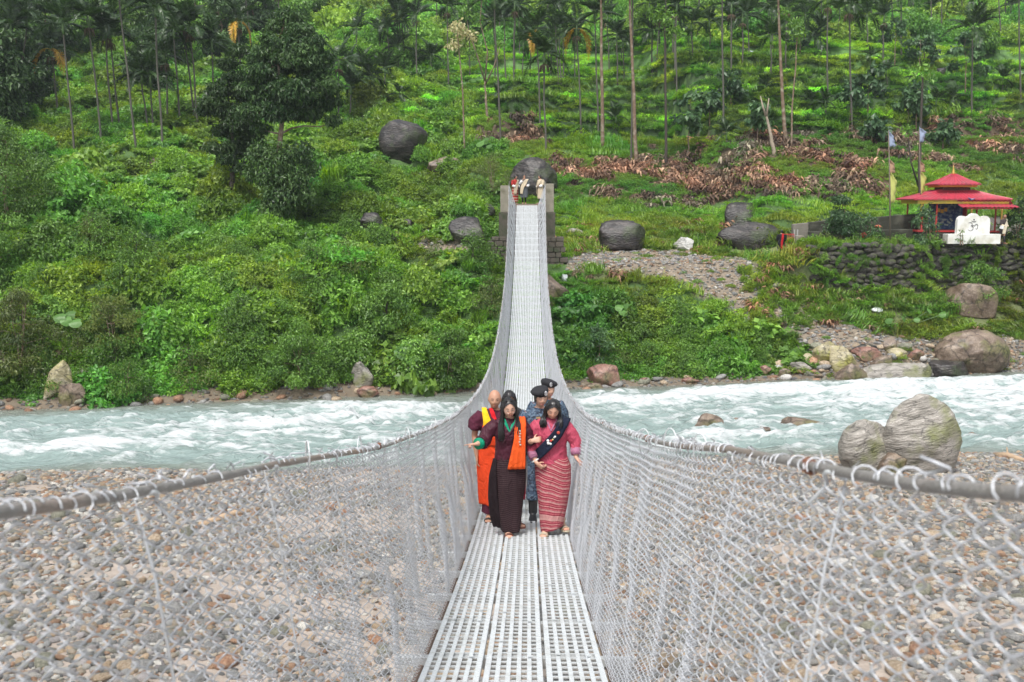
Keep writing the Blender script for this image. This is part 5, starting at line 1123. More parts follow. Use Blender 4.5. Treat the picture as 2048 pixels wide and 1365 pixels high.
# concrete walls behind the yard
def wpx(name, label, x0, x1, yt0, yt1, yb, Y, th, m, cat='wall', tilt=0):
    a = at_depth(x0, yb, Y); c = at_depth(x1, yb, Y+tilt); a2 = at_depth(x0, yt0, Y); c2 = at_depth(x1, yt1, Y+tilt)
    o = a.copy(); V = []
    for (p, q) in ((a, a2), (c, c2)):
        for dy in (0, th): V += [p+[0, dy, -.4]-o, q+[0, dy, 0]-o]
    V = np.array(V); b = MB(); b.add(V, Q=[[0, 4, 5, 1], [2, 3, 7, 6], [1, 5, 7, 3], [0, 1, 3, 2], [4, 6, 7, 5], [0, 2, 6, 4]])
    t = tag(b.obj(name, m), label, cat); t.location = tuple(o); bv = t.modifiers.new('b', 'BEVEL'); bv.width = .03; bv.segments = 2; return t
wpx('concrete_wall', 'tall stained black concrete wall behind the yard left of the shrine', 1616, 1838, 445, 428, 470, 59.6, .35, mossc)
wpx('concrete_wall', 'pale concrete wall end between the red gate and the black wall', 1586, 1617, 449, 446, 480, 58.6, .4, simple('pale_concrete', (.17, .155, .13), .9, 0, .25, 4, bump=.6, dirt=(.12, .12, .09)))
wpx('ledge', 'low dark mossy concrete ledge in front of the black wall', 1620, 1826, 464, 459, 486, 57.6, .5, mossc)
wpx('gate_pillar', 'short grey concrete pillar right of the red gate', 1592, 1608, 472, 472, 496, 55.2, .45, conc, 'pillar')
gp = at_depth(1575, 490, 55.4); gt = thing('gate', 'small red metal bar gate at the left end of the terrace wall', 'gate', (gp[0], gp[1], float(land(gp[0], gp[1]))), 0); kg = FPX/55.4
for k in range(7): bxs('bar', (-12+k*4)/kg-.013, (-12+k*4)/kg+.013, -.013, .013, .05, 24/kg+.2, redp, gt, 0)
for z in (.15, .85): bxs('rail', -12/kg, 12.5/kg, .014, .04, z, z+.04, redp, gt, 0)
for (px_, w_) in ((1588, .05), (1594, .06)):
    q = at_depth(px_, 490, 55.45); b = MB(); b.box((0, 0, .55), (w_, w_, 1.15)); o = tag(b.obj('gate_post', simple('grey_post', (.30, .30, .29), .8)), 'thin grey post at the right end of the red gate, '+('slightly nearer the bars' if px_ == 1588 else 'next to the concrete pillar'), 'post'); o.location = (q[0], q[1], gt.location.z)
# prayer flags
blf = simple('pale_blue_cloth', (.28, .33, .45), .8, 0, .15, 4); ylf = simple('yellow_green_cloth', (.42, .43, .12), .8, 0, .2, 4); brf = simple('faded_brown_cloth', (.36, .22, .14), .8)
def flag(label, px_, py_, top_, Y, pieces, r=.045):
    p = at_depth(px_, py_, Y); t = thing('prayer_flag', label, 'flag pole', tuple(p), 0); k = FPX/Y; H = at_depth(px_-4, top_, Y)-p
    b = MB(); b.tube([np.array([0, 0, -.3]), H*.5+[.02, 0, 0], H], [r, r*.8, r*.4], 7); b.obj('pole', simple('pole_wood', (.15, .12, .09), .85), t, True)
    for (y0, y1, w0, w1, m) in pieces:
        n = 12; tt = np.linspace(0, 1, n); top = (py_-y0)/k; bot = (py_-y1)/k; V = []
        for ti in tt:
            z = top+(bot-top)*ti; wd = (w0+(w1-w0)*ti)*min(1, .1+ti*3.2)*(1 if ti < .88 else 1-(ti-.88)*3)/k*(1+.12*math.sin(ti*23)); xb = H[0]*(z/H[2])
            for s in np.linspace(0, 1, 5): V.append((xb+.03+wd*s, .10*math.sin(ti*5+s*4)*s, z-.10*s*(1-ti)+.04*math.sin(s*7+ti*3)))
        b = MB(); b.add(V, Q=[[i*5+j, i*5+j+1, (i+1)*5+j+1, (i+1)*5+j] for i in range(n-1) for j in range(4)]); o = b.obj('cloth', m, t, True); sd_ = o.modifiers.new('s', 'SOLIDIFY'); sd_.thickness = .006
flag('tall prayer flag pole at the yard front, left of the two, blue over yellow green', 1781, 488, 262, 55.6, [(268, 299, 4, 15, blf), (322, 350, 6, 13, brf), (346, 408, 13, 11, ylf)], .05)
flag('second prayer flag pole standing just left of the shrine roof', 1842, 470, 258, 58.9, [(261, 290, 13, 9, blf), (325, 348, 5, 12, brf), (345, 388, 12, 8, ylf), (384, 425, 5, 3, ylf)], .035)
# plants in the yard
def yard_tree(label, bx, by, Y, topy, wd, key, n, leaf, dens, seed, z0=.2, w=.45, q=(.3, .55), name='shrub', cat='shrub', flat=.6, down=.6):
    B = at_depth(bx, by, Y); s = FPX/Y; H = at_depth(bx, topy, Y)[2]-B[2]
    return tree(name, label, cat, B, H, blobset(H*.95, wd/s, n, seed, z0, q), key, leaf, dens, barkb, .05, None, w, down, seed, 2, flat)
yard_tree('tall grey green shrub tree with dropping leaves in the yard left of the shrine', 1682, 484, 57.2, 388, 62, 'grey', 16, .2, 260, 301, .25, q=(.35, .6))
yard_tree('young tree with long shiny leaves in front of the left red posts', 1850, 476, 55.6, 406, 50, 'grey', 10, .26, 170, 302, .4, .28, q=(.25, .45))
yard_tree('leafy shrub leaning on the black wall beside the grey green one', 1738, 480, 57.0, 424, 40, 'grey', 7, .24, 160, 303, .3, .28)
yard_tree('dark shrub behind the walking man at the right end of the shrine', 2035, 480, 56.5, 396, 70, 'dark', 14, .2, 300, 304, .1)
for i, (bx, wd, tp, key) in enumerate([(1757, 34, 466, 'mid'), (1795, 40, 463, 'mid'), (1838, 40, 462, 'grey'), (1868, 30, 466, 'mid'), (1715, 36, 468, 'mid'), (1625, 26, 465, 'mid'), (1650, 24, 468, 'olive')]):
    yard_tree(['light green', 'bright', 'greyish', 'small', 'leafy', 'feathery', 'yellowish'][i]+' low plant on top of the stone wall, '+['under the left flag pole', 'right of the left flag pole', 'under the red posts', 'beside the dark steps', 'below the grey green shrub tree', 'next to the gate pillar', 'second from the gate pillar'][i], bx, 488, 55.2, tp, wd, key, 5, .14, 260, 310+i, .1, q=(.25, .4), name='plant', cat='plant')
yard_tree('thin weed growing in front of the white slab base', 1922, 485, 54.9, 452, 12, 'mid', 5, .09, 500, 330, .1, q=(.1, .18), name='plant', cat='plant')
B = hit(1955, 612); 
tree('shrub', 'bright green bush growing over the overgrown boulder under the wall', 'shrub', B, 2.6, blobset(2.5, 2.2, 14, 331, .2, (.35, .6)), 'mid', .16, 330, barkb, .04, None, .4, .4, 331, 3)
# cloths and litter
def crumple(label, px_, py_, w, h, m, seed, name='plastic_bag', cat='litter', Y=None):
    g = hit(px_, py_) if Y is None else at_depth(px_, py_, Y); k = FPX/g[1]; me = rock_mesh(name, m, seed, 3, (w/k/2, w/k/3, h/k/2), 14, .22, 1.0, (.45, .85)); o = link(name, me, None, (g[0], g[1], g[2]+h/k*.35)); return tag(o, label, cat)
wl = simple('white_plastic', (.62, .64, .66), .35, 0, .1, 8)
crumple('crumpled white plastic sheet in the grass under the stone wall', 1752, 624, 24, 12, wl, 501)
crumple('white plastic bag at the foot of the long rock ledge', 1503, 495, 18, 9, wl, 502)
crumple('white rag lying beside the right bridge pier', 1129, 562, 12, 16, wl, 503)
crumple('white bag in the weeds on the left clearing', 856, 467, 7, 9, wl, 504)
crumple('pale grey tarp edge near the boulder with pale streaks', 860, 292, 20, 7, simple('tarp', (.35, .42, .36), .5), 505, 'tarp', 'tarp')
crumple('orange pink folded cloth lying on the concrete ledge', 1757, 456, 15, 7, simple('orange_cloth', (.55, .16, .09), .8), 506, 'cloth', 'cloth', 57.8)
crumple('red cloth hanging in the plants below the ledge', 1727, 476, 12, 14, simple('faded_red_cloth', (.35, .06, .04), .8), 507, 'cloth', 'cloth', 57.0)
# ================================================================ PEOPLE
skin_m = {k: simple('skin_'+k, c, .5, 0, .10, 18, spec=.35, dirt=[c[0]*1.02, c[1]*.82, c[2]*.78], dscale=9) for k, c in {'fair': (.50, .30, .215), 'tan': (.40, .225, .15), 'brown': (.26, .14, .09)}.items()}
hairm = simple('black_hair', (.012, .010, .010), .32, 0, .3, 30, spec=.5)
lipm = {'fair': simple('lips', (.36, .10, .09), .45), 'tan': simple('lips_tan', (.27, .10, .085), .5), 'brown': simple('lips_brown', (.17, .07, .06), .5)}
eyem = simple('eye_dark', (.02, .014, .012), .3); browm = simple('eyebrow', (.03, .022, .018), .8); eyew = simple('eye_white', (.6, .58, .55), .3)
def fabric(name, c, stripes=None, rough=.85, var=.12):
    """stripes: ('z', list of (position 0..1, colour)) repeating bands with period, or ('plaid', colour, period)"""
    m, t, b, o = mat_new(name); L = t.links.new; tc = t.nodes.new('ShaderNodeTexCoord'); nz = t.nodes.new('ShaderNodeTexNoise'); nz.inputs['Scale'].default_value = 14; L(tc.outputs['Object'], nz.inputs['Vector'])
    mx = t.nodes.new('ShaderNodeMix'); mx.data_type = 'RGBA'; mx.inputs[6].default_value = col([v*(1-var) for v in c]); mx.inputs[7].default_value = col([min(1, v*(1+var)) for v in c]); L(nz.outputs[0], mx.inputs[0]); out = mx.outputs[2]
    def band(comp, period, lo, hi, colour, off=0.0, fac=1.0):
        nonlocal out
        at = t.nodes.new('ShaderNodeAttribute'); at.attribute_name = 'suv'; s = t.nodes.new('ShaderNodeSeparateXYZ'); L(at.outputs['Vector'], s.inputs[0])
        d = t.nodes.new('ShaderNodeMath'); d.operation = 'MULTIPLY_ADD'; d.inputs[1].default_value = 1/period; d.inputs[2].default_value = off; L(s.outputs[comp], d.inputs[0])
        f = t.nodes.new('ShaderNodeMath'); f.operation = 'FRACT'; L(d.outputs[0], f.inputs[0])
        g = t.nodes.new('ShaderNodeMath'); g.operation = 'GREATER_THAN'; g.inputs[1].default_value = lo; L(f.outputs[0], g.inputs[0])
        h = t.nodes.new('ShaderNodeMath'); h.operation = 'LESS_THAN'; h.inputs[1].default_value = hi; L(f.outputs[0], h.inputs[0])
        k = t.nodes.new('ShaderNodeMath'); k.operation = 'MULTIPLY'; L(g.outputs[0], k.inputs[0]); L(h.outputs[0], k.inputs[1]); k2 = t.nodes.new('ShaderNodeMath'); k2.operation = 'MULTIPLY'; k2.inputs[1].default_value = fac; L(k.outputs[0], k2.inputs[0])
        x = t.nodes.new('ShaderNodeMix'); x.data_type = 'RGBA'; L(k2.outputs[0], x.inputs[0]); L(out, x.inputs[6]); x.inputs[7].default_value = col(colour); out = x.outputs[2]
    for a in (stripes or []): band(*a)
    L(out, b.inputs['Base Color']); b.inputs['Roughness'].default_value = rough; b.inputs['Specular IOR Level'].default_value = .25; b.inputs['Sheen Weight'].default_value = 0
    mp = t.nodes.new('ShaderNodeMapping'); mp.inputs['Rotation'].default_value = (0, .5, 0); mp.inputs['Scale'].default_value = (1.6, 1.6, .75); L(tc.outputs['Object'], mp.inputs[0])
    cz = t.nodes.new('ShaderNodeTexNoise'); cz.inputs['Scale'].default_value = 4.5; cz.inputs['Detail'].default_value = 3; cz.inputs['Distortion'].default_value = 1.6; L(mp.outputs[0], cz.inputs['Vector'])
    rg_ = t.nodes.new('ShaderNodeMath'); rg_.operation = 'PINGPONG'; rg_.inputs[1].default_value = .13; L(cz.outputs[0], rg_.inputs[0])
    wv_ = t.nodes.new('ShaderNodeTexNoise'); wv_.inputs['Scale'].default_value = 320; L(tc.outputs['Object'], wv_.inputs['Vector'])
    ad_ = t.nodes.new('ShaderNodeMath'); ad_.operation = 'MULTIPLY_ADD'; ad_.inputs[1].default_value = .03; L(wv_.outputs[0], ad_.inputs[0]); L(rg_.outputs[0], ad_.inputs[2])
    bp = t.nodes.new('ShaderNodeBump'); bp.inputs['Strength'].default_value = .5; bp.inputs['Distance'].default_value = .12; L(ad_.outputs[0], bp.inputs['Height']); L(bp.outputs[0], b.inputs['Normal'])
    return m
def camo():
    m, t, b, o = mat_new('blue_camouflage'); L = t.links.new; tc = t.nodes.new('ShaderNodeTexCoord'); v = t.nodes.new('ShaderNodeTexVoronoi'); v.inputs['Scale'].default_value = 52; L(tc.outputs['Object'], v.inputs['Vector'])
    cr = t.nodes.new('ShaderNodeValToRGB'); cr.color_ramp.interpolation = 'CONSTANT'; e = cr.color_ramp.elements; e[0].color = col((.012, .018, .035)); e[1].position = .75; e[1].color = col((.09, .13, .18))
    for p, c in ((.3, (.03, .05, .085)), (.55, (.05, .085, .13))): k = e.new(p); k.color = col(c)
    s = t.nodes.new('ShaderNodeSeparateColor'); L(v.outputs['Color'], s.inputs[0]); L(s.outputs[0], cr.inputs[0]); L(cr.outputs[0], b.inputs['Base Color']); b.inputs['Roughness'].default_value = .85; return m
def mods(o, vox=None, disp=0.0, sm=2, thick=0.0):
    if thick: k = o.modifiers.new('thick', 'SOLIDIFY'); k.thickness = thick; k.offset = 0
    if vox: k = o.modifiers.new('fuse', 'REMESH'); k.mode = 'VOXEL'; k.voxel_size = vox; k.use_smooth_shade = True
    if sm: k = o.modifiers.new('smooth', 'SMOOTH'); k.iterations = sm; k.factor = .5
    if disp:
        tx = bpy.data.textures.get('folds') or bpy.data.textures.new('folds', 'CLOUDS'); tx.noise_scale = .075
        k = o.modifiers.new('folds', 'DISPLACE'); k.texture = tx; k.strength = disp; k.mid_level = .5; k.texture_coords = 'LOCAL'
    return o
def ring(c, rx, ry, n=28, rot=None, sq=0.0):
    a = np.arange(n)/n*2*np.pi; f = 1+sq*np.abs(np.sin(2*a)); V = np.stack([rx*np.cos(a)*f, ry*np.sin(a)*f, 0*a], 1)
    if rot is not None: V = V@np.array(Euler(rot).to_matrix()).T
    return V+np.array(c)
def Mrot(rx, ry, rz): return np.array(Euler((rx, ry, rz)).to_matrix())
def head_verts(sub=4, fem=True):
    V, F = ico(sub); V = V.copy(); x, y, z = V.T.copy()
    W_ = .073+.004*(not fem); P = np.stack([x*W_, y*.092, z*.112], 1)
    low = np.clip(-z, 0, 1); P[:, 0] *= 1-.34*low**1.6; P[:, 1] *= 1-.10*low
    P[:, 1] += np.where(z < 0, -.012*low, 0)                              # jaw forward
    back = np.clip(y, 0, 1); P[:, 2] += .004*back
    g = lambda cx, cz, s, sz: np.exp(-((P[:, 0]-cx)/s)**2-((P[:, 2]-cz)/sz)**2)*(y < 0)
    P[:, 1] -= .017*g(0, -.020, .010, .020)+.009*g(0, -.004, .007, .022)   # nose
    P[:, 1] += .007*(g(.029, .004, .016, .011)+g(-.029, .004, .016, .011)) # sockets
    P[:, 1] -= .005*(g(.030, -.026, .019, .018)+g(-.030, -.026, .019, .018))  # cheeks
    P[:, 1] -= .005*g(0, -.058, .019, .008)+.006*g(0, -.088, .018, .014)-.003*g(0, -.072, .02, .005)
    P[:, 1] -= .004*g(0, .022, .05, .010)
    return P, F
HEADP = {}
def face_y(x, z, fem=True):
    if fem not in HEADP: HEADP[fem] = head_verts(5, fem)[0]
    P = HEADP[fem]; m = P[:, 1] < 0; Q = P[m]; d = (Q[:, 0]-x)**2+(Q[:, 2]-z)**2; i = np.argsort(d)[:4]; return Q[i, 1].mean()
def hand(b, wrist, fdir, palm_n, s=1.0, curl=.4, point=False, side=1, spread=.10):
    """palm and five bent fingers; fdir: direction of the fingers, palm_n: palm normal (the side fingers curl to)"""
    f = np.array(fdir, float); f /= np.linalg.norm(f); n = np.array(palm_n, float); n -= f*(n@f); n /= np.linalg.norm(n); l = np.cross(f, n)*side; w = np.array(wrist, float)
    rings = []
    for t, wd, th in ((-.01, .025, .019), (.02, .030, .017), (.05, .038, .015), (.078, .039, .013), (.088, .034, .010)):
        c = w+f*t*s; a = np.arange(12)/12*6.283; rings.append(c+l*(np.cos(a)*wd*s)[:, None]+n*(np.sin(a)*th*s)[:, None])
    b.loft(rings)
    for i, (off, L, r) in enumerate([(.029, .070, .0085), (.010, .078, .009), (-.010, .073, .0085), (-.028, .058, .0075)]):
        cu = curl*(1+.12*i)
        if point: cu = .08 if i == 0 else 1.35
        p = w+f*.080*s+l*off*s; P = [p-f*.02*s, p]; ang = 0; d = f+l*spread*(1.5-i)*.5; d /= np.linalg.norm(d)
        for j, q in enumerate((.45, .32, .23)):
            ang += cu*(1 if j else .8); dd = d*math.cos(ang)+n*math.sin(ang); P.append(P[-1]+dd*L*q*s)
        b.tube(P, [r*s, r*s, r*.95*s, r*.85*s, r*.62*s], 7)
    p = w+f*.022*s+l*.026*s; d1 = l*.75+f*.6+n*.35; d2 = l*.35+f*.85+n*.35; P = [p-l*.012*s, p+d1*.018*s, p+d1*.045*s, p+d1*.045*s+d2*.028*s]; b.tube(P, [.012*s, .011*s, .009*s, .006*s], 7)
def foot(b, ankle, yaw=0, s=1.0, shoe=False, pitch=0):
    M = Mrot(pitch, 0, yaw); a = np.array(ankle, float); rings = []
    for y, z, w, h in ((.055, -.035, .022, .028), (.03, -.03, .030, .038), (-.02, -.034, .033, .034), (-.08, -.044, .040, .024), (-.125, -.050, .044, .017), (-.16, -.054, .036, .012), (-.175, -.056, .018, .008)):
        t = np.arange(12)/12*6.283; V = np.stack([np.cos(t)*w, 0*t+y, z+np.sin(t)*h], 1)*s*(1.12 if shoe else 1); rings.append(V@M.T+a)
    b.loft(rings)
    if not shoe:
        for i in range(5):
            x = -.030+.0148*i; c = a+M@(np.array([x, -.165-.008*(1-abs(i-1)*.4), -.056])*s); V, F = ico(1); b.add(V*.0085*s+c, T=F)
class Person:
    def __init__(s, label, loc, rz, h=1.62, skin='fair', fem=True, head=(0, 0, 0), lean=0.0, vox=.0065, cat='person', group=None, bulk=1.0):
        s.t = thing('person', label, cat, loc, rz, group); s.t.scale = (h/1.62,)*3; s.skin = skin; s.fem = fem; s.b = MB(); s.hr = head; s.vox = vox; s.bulk = bulk
        s.neck = np.array([0, -.01-lean*.0, 1.365]); s.HM = Mrot(*head); s.hc = s.neck+s.HM@np.array([0, -.018, .135]); s.obj = []
    def H(s, p): return s.hc+s.HM@np.array(p)
    def body(s, armL, armR, legL, legR, handL=None, handR=None, shoe=False, nofeet=False):
        b = s.b; k = s.bulk
        b.loft([ring((0, .01, .80), .12*k, .09*k), ring((0, .01, .90), .15*k, .105*k), ring((0, 0, 1.02), .125*k, .09*k), ring((0, 0, 1.15), .135*k, .10*k), ring((0, 0, 1.26), .155*k, .10), ring((0, .005, 1.335), .13, .075), ring((0, .005, 1.375), .06, .05)])
        b.tube([(0, .01, 1.30), (0, .005, 1.36), tuple(s.hc+s.HM@np.array([0, .01, -.06]))], [.062, .05, .046], 14)
        P, F = head_verts(4, s.fem); b.add(P@s.HM.T+s.hc, T=F)
        for sd in (-1, 1):
            V, F2 = ico(2); b.add((V*[.010, .018, .030]+[sd*.073, .008, -.008])@s.HM.T+s.hc, T=F2)
        for arm, hd, sd in ((armL, handL, -1), (armR, handR, 1)):
            b.tube(arm, [.042, .042, .037, .034, .024][:len(arm)] if len(arm) == 5 else np.interp(np.linspace(0, 1, len(arm)), [0, .5, 1], [.042, .038, .024]), 12)
            if hd: hand(b, arm[-1], **hd)
        for leg, sd in ((legL, -1), (legR, 1)):
            b.tube(leg[:3], [.085, .055, .034], 12)
            if not nofeet: foot(b, leg[2], leg[3] if len(leg) > 3 else 0, 1, shoe, leg[4] if len(leg) > 4 else 0)
        mods(b.obj('body', skin_m[s.skin], s.t, True), s.vox, 0, 1); return s
    def face(s, closed=True, smile=.3, glasses=False):
        fy = lambda x, z: face_y(x, z, s.fem)
        for sd in (-1, 1):
            b = MB(); pts = [(sd*.029+dx, fy(sd*.029+dx, .026)-.001, .026+.005*math.cos(dx/.016*1.4)) for dx in np.linspace(-.016, .016, 6)]; b.tube([s.H(p) for p in pts], [.001, .0024, .0028, .0025, .002, .0009], 5); b.obj('eyebrow', browm, s.t)
            b = MB()
            if closed:
                pts = [(sd*.029+dx, fy(sd*.029+dx, .0)-.0012, .001-.0035*math.cos(dx/.013*1.5)) for dx in np.linspace(-.013, .013, 6)]; b.tube([s.H(p) for p in pts], [.0015, .0026, .0030, .0030, .0026, .0013], 5); b.obj('eyelid', eyem, s.t)
            else:
                V, F = ico(2); b.add((V*[.012, .004, .0045]+[sd*.029, fy(sd*.029, .004)-.0, .004])@s.HM.T+s.hc, T=F); b.obj('eye', eyem, s.t)
        b = MB(); pts = [(dx, fy(dx, -.056)-.0008, -.058+smile*.010*(abs(dx)/.022)**2) for dx in np.linspace(-.022, .022, 7)]; b.tube([s.H(p) for p in pts], [.0012, .0036, .0048, .0044, .0048, .0036, .0012], 6); b.obj('lips', lipm[s.skin], s.t)
        if glasses:
            b = MB()
            for sd in (-1, 1):
                b.tube([s.H((sd*.031+.025*math.cos(a), -.098+.004*abs(math.cos(a)), -.003+.021*math.sin(a))) for a in np.linspace(0, 6.283, 19)[:-1]], .0013, 5, closed=True)
                b.tube([s.H((sd*.056, -.095, 0)), s.H((sd*.072, -.03, .004)), s.H((sd*.074, .01, 0))], .0011, 4)
            b.tube([s.H((-.007, -.098, .003)), s.H((0, -.102, .006)), s.H((.007, -.098, .003))], .0012, 4); b.obj('glasses', simple('glasses_frame', (.45, .36, .34), .3, .6), s.t)
        return s
    def hair(s, long=0.0, part=True, vol=1.0, seed=1, back=True, n=260, fall=None):
        rs = np.random.RandomState(seed); b = MB(); V, F = ico(4); x, y, z = V.T
        face = (y < -.10) & (z < .80-.75*np.abs(x)**1.5) & (np.abs(x) < .90)
        keepf = ~(face[F].all(1)) & (z[F].mean(1) > -.62)
        P = V*np.array([.083, .104, .121])*vol; P[:, 1] += .004; P += (V*(.004*(fbm(x*6+seed, y*3, z*6, 2)-.5))[:, None]); 
        if part: P[:, 2] -= .006*np.exp(-(x/.06)**2)*(z > .5)
        b.add(P@s.HM.T+s.hc, T=F[keepf])
        if long:
            for k in range(n):
                sd = 1 if k % 2 else -1; front = (k % 10) < 7; a = rs.uniform(-.42, .35) if front else rs.uniform(.35, 1.57); ca, sa = sd*math.cos(a), math.sin(a); j = rs.normal(size=3)*.003
                yy_ = rs.uniform(-.055, .05) if front else rs.uniform(.0, .06); p0 = s.H((sd*rs.uniform(.004, .03), yy_, .104)); p1 = s.H((ca*.066*vol, sa*.085*vol-.010, .068)); p2 = s.H((ca*.086*vol, sa*.098*vol, -.02)); p3 = s.H((ca*.086*vol, sa*.100, -.085)); L = long*rs.uniform(.8, 1.05)
                if front: e = np.array([sd*(.070+rs.uniform(-.012, .050)), -.115-.025*rs.rand(), p3[2]-L])
                else: e = np.array([ca*.10, .06+sa*.06, p3[2]-L])
                e = e+rs.normal(size=3)*.006; m_ = (np.array(p3)*.5+e*.5)+np.array([sd*.012, -.012 if front else .012, 0])
                b.tube([np.array(q)+j for q in (p0, p1, p2, p3, m_, e, e+[rs.normal()*.006, 0, -.035])], [.003, .007, .009, .010, .0095, .006, .001], 5, cap=False, flat=.7)
        b.obj('hair', hairm, s.t, True); return s
def cloth(nm, P, mat, rings=None, tubes=(), vox=None, disp=.02, sm=2, extra=None):
    b = MB()
    if rings: b.loft(rings)
    for pts, r in tubes: b.tube(pts, r, 16)
    if extra: extra(b)
    o = b.obj(nm, mat, P.t, True); return mods(o, vox, disp, sm)
def skirt(nm, P, mat, prof, seed=1, fold=.05, nf=7, n=56, stripe_tilt=None, hem=None, thick=.012, knee=None):
    """prof: list of (z, cx, cy, rx, ry); 'suv' carries the position along the weave"""
    z = np.array([p[0] for p in prof]); m = 44; zz = np.linspace(z[0], z[-1], m); o_ = np.argsort(z); I = lambda k: np.interp(zz, z[o_], np.array([p[k] for p in prof])[o_])
    cx, cy, rx, ry = I(1), I(2), I(3), I(4); a = np.arange(n)/n*2*np.pi; V = []; U = []
    for i in range(m):
        t = i/(m-1); ph = .5*math.sin(t*2.2+seed); amp = fold*(.15+.85*t)
        f = 1+amp*(np.sin(nf*a+ph*3+seed)*.5+.5*np.sin((nf*2-3)*a-ph*4+2*seed)*.6+.4*np.sin(3*a+seed+t*2))
        rr = fbm(np.cos(a)*2.2+seed, np.sin(a)*2.2, zz[i]*1.6+seed, 3)-.5; dg = np.sin(a*3+zz[i]*9+seed)*.5+np.sin(a*5-zz[i]*14)*.35
        f = f+.10*rr+.022*dg*math.sin(math.pi*min(1, t*1.1))
        if knee is not None:
            for (ka, kt, kw) in knee: f = f+kw*np.exp(-((np.angle(np.exp(1j*(a-ka))))/.38)**2-((t-kt)/.30)**2)
        x = cx[i]+rx[i]*np.cos(a)*f; y = cy[i]+ry[i]*np.sin(a)*f; zo = zz[i]+np.zeros(n)
        if hem is not None and i > m-8: zo = zo+hem(a)*(i-(m-8))/7
        V.append(np.stack([x, y, zo], 1)); tl = (stripe_tilt(a, t) if stripe_tilt else 0*a); U.append(np.stack([a*.22, a*0, zo+tl], 1))
    V = np.vstack(V); U = np.vstack(U); i = np.arange(m-1)[:, None]; j = np.arange(n)[None]; j2 = (j+1) % n; Q = np.stack([i*n+j, i*n+j2, (i+1)*n+j2, (i+1)*n+j], -1).reshape(-1, 4)
    me = mesh_np(nm, V, Q[:, ::-1], mat, True, {'suv': U}); o = link(nm, me, P.t); mods(o, None, 0, 0, thick); return o
def ribbon(nm, P, mat, pts, wdir, wid, thick=.008, fold=.006, nw=7, seed=0, parent=None):
    pts = np.array(pts, float); m = 30; t = np.linspace(0, 1, len(pts)); ti = np.linspace(0, 1, m); C_ = np.stack([np.interp(ti, t, pts[:, k]) for k in range(3)], 1)
    for _ in range(3): C_[1:-1] = (C_[:-2]+2*C_[1:-1]+C_[2:])/4
    auto = wdir is None; wd = np.array((1, 0, 0) if auto else wdir, float); wd = np.stack([np.interp(ti, np.linspace(0, 1, len(wd)), wd[:, k]) for k in range(3)], 1) if wd.ndim == 2 else np.tile(wd, (m, 1)); wd = unit(wd)
    wv = np.interp(ti, np.linspace(0, 1, len(wid)), wid); T = unit(np.gradient(C_, axis=0))
    if auto:
        up_ = sstep(1.27, 1.36, C_[:, 2])[:, None]; O = unit(np.stack([C_[:, 0]*.7, C_[:, 1], 0*C_[:, 0]], 1))*(1-up_)+np.array([0, 0, 1.])*up_; wd = unit(np.cross(T, O))
    N = unit(np.cross(T, wd)); V = []
    for k, s in enumerate(np.linspace(-1, 1, nw)): V.append(C_+wd*(wv*s/2)[:, None]+N*(fold*np.sin(k*2.1+seed+ti*4))[:, None])
    V = np.stack(V, 1).reshape(-1, 3); Q = [[i*nw+j, i*nw+j+1, (i+1)*nw+j+1, (i+1)*nw+j] for i in range(m-1) for j in range(nw-1)]
    me = mesh_np(nm, V, Q, mat, True, {'suv': V}); o = link(nm, me, parent or P.t); mods(o, None, 0, 0, thick); return o
def sandal(P, ankle, yaw, m, closed=False, pitch=0):
    M = Mrot(pitch, 0, yaw); a = np.array(ankle); b = MB(); r1 = []
    for y, w in ((.07, .02), (.05, .034), (-.02, .037), (-.10, .048), (-.16, .043), (-.185, .02)): r1.append((y, w))
    up = [a+M@np.array([-w, y, -.066]) for y, w in r1]+[a+M@np.array([w, y, -.066]) for y, w in r1[::-1]]; lo = [p-[0, 0, .018] for p in up]; b.loft([np.array(lo), np.array(up)])
    for y, w in ((-.125, .046), (-.095, .044)): b.tube([a+M@np.array([w*math.cos(t)*1.03, y-.01*math.sin(t), -.068+.042*math.sin(t)]) for t in np.linspace(0, math.pi, 9)], .007, 6, flat=1.0)
    b.tube([a+M@np.array([.04*math.cos(t), .015+.045*math.sin(t), -.02]) for t in np.linspace(0, math.pi, 9)], .006, 5); b.obj('sandal', m, P.t, True)
def dk(px, Y): p = at_depth(px, 700, Y); return (p[0], Y, deck(Y)+.012)
# ---------------- woman in maroon
maroon = fabric('maroon_silk', (.050, .009, .019), rough=.5); green = fabric('green_silk', (.0, .22, .12), rough=.5); orange = fabric('orange_scarf', (.66, .085, .012))
plaid = fabric('dark_plaid_weave', (.018, .006, .009), [(2, .024, .0, .20, (.11, .075, .075), 0, .7), (0, .022, .0, .30, (.022, .010, .012), 0, .8)])
P1 = Person('woman in a maroon jacket with orange scarf and dark checked skirt, pointing to her right', dk(1018, 11.0), R(4), 1.60, 'fair', True, (R(15), R(-5), R(6)))
P1.body([(-.155, 0, 1.315), (-.245, -.02, 1.20), (-.285, -.06, 1.12), (-.335, -.14, 1.105), (-.38, -.20, 1.105)], [(.155, 0, 1.315), (.20, -.01, 1.19), (.225, -.03, 1.10), (.245, -.09, 1.10), (.262, -.13, 1.12)],
        [(-.07, 0, .84), (-.05, -.05, .45), (-.02, -.10, .085), R(4)], [(.07, 0, .84), (.08, -.02, .45), (.115, .12, .10), R(12), R(-14)],
        dict(fdir=(-.9, -.40, .05), palm_n=(0, -.2, -1), point=True, side=-1, s=.95), dict(fdir=(.85, .05, .15), palm_n=(.1, .9, -.4), curl=.85, side=1, s=.95, spread=0))
P1.face(True, .8, True).hair(.24, True, 1.0, 3)
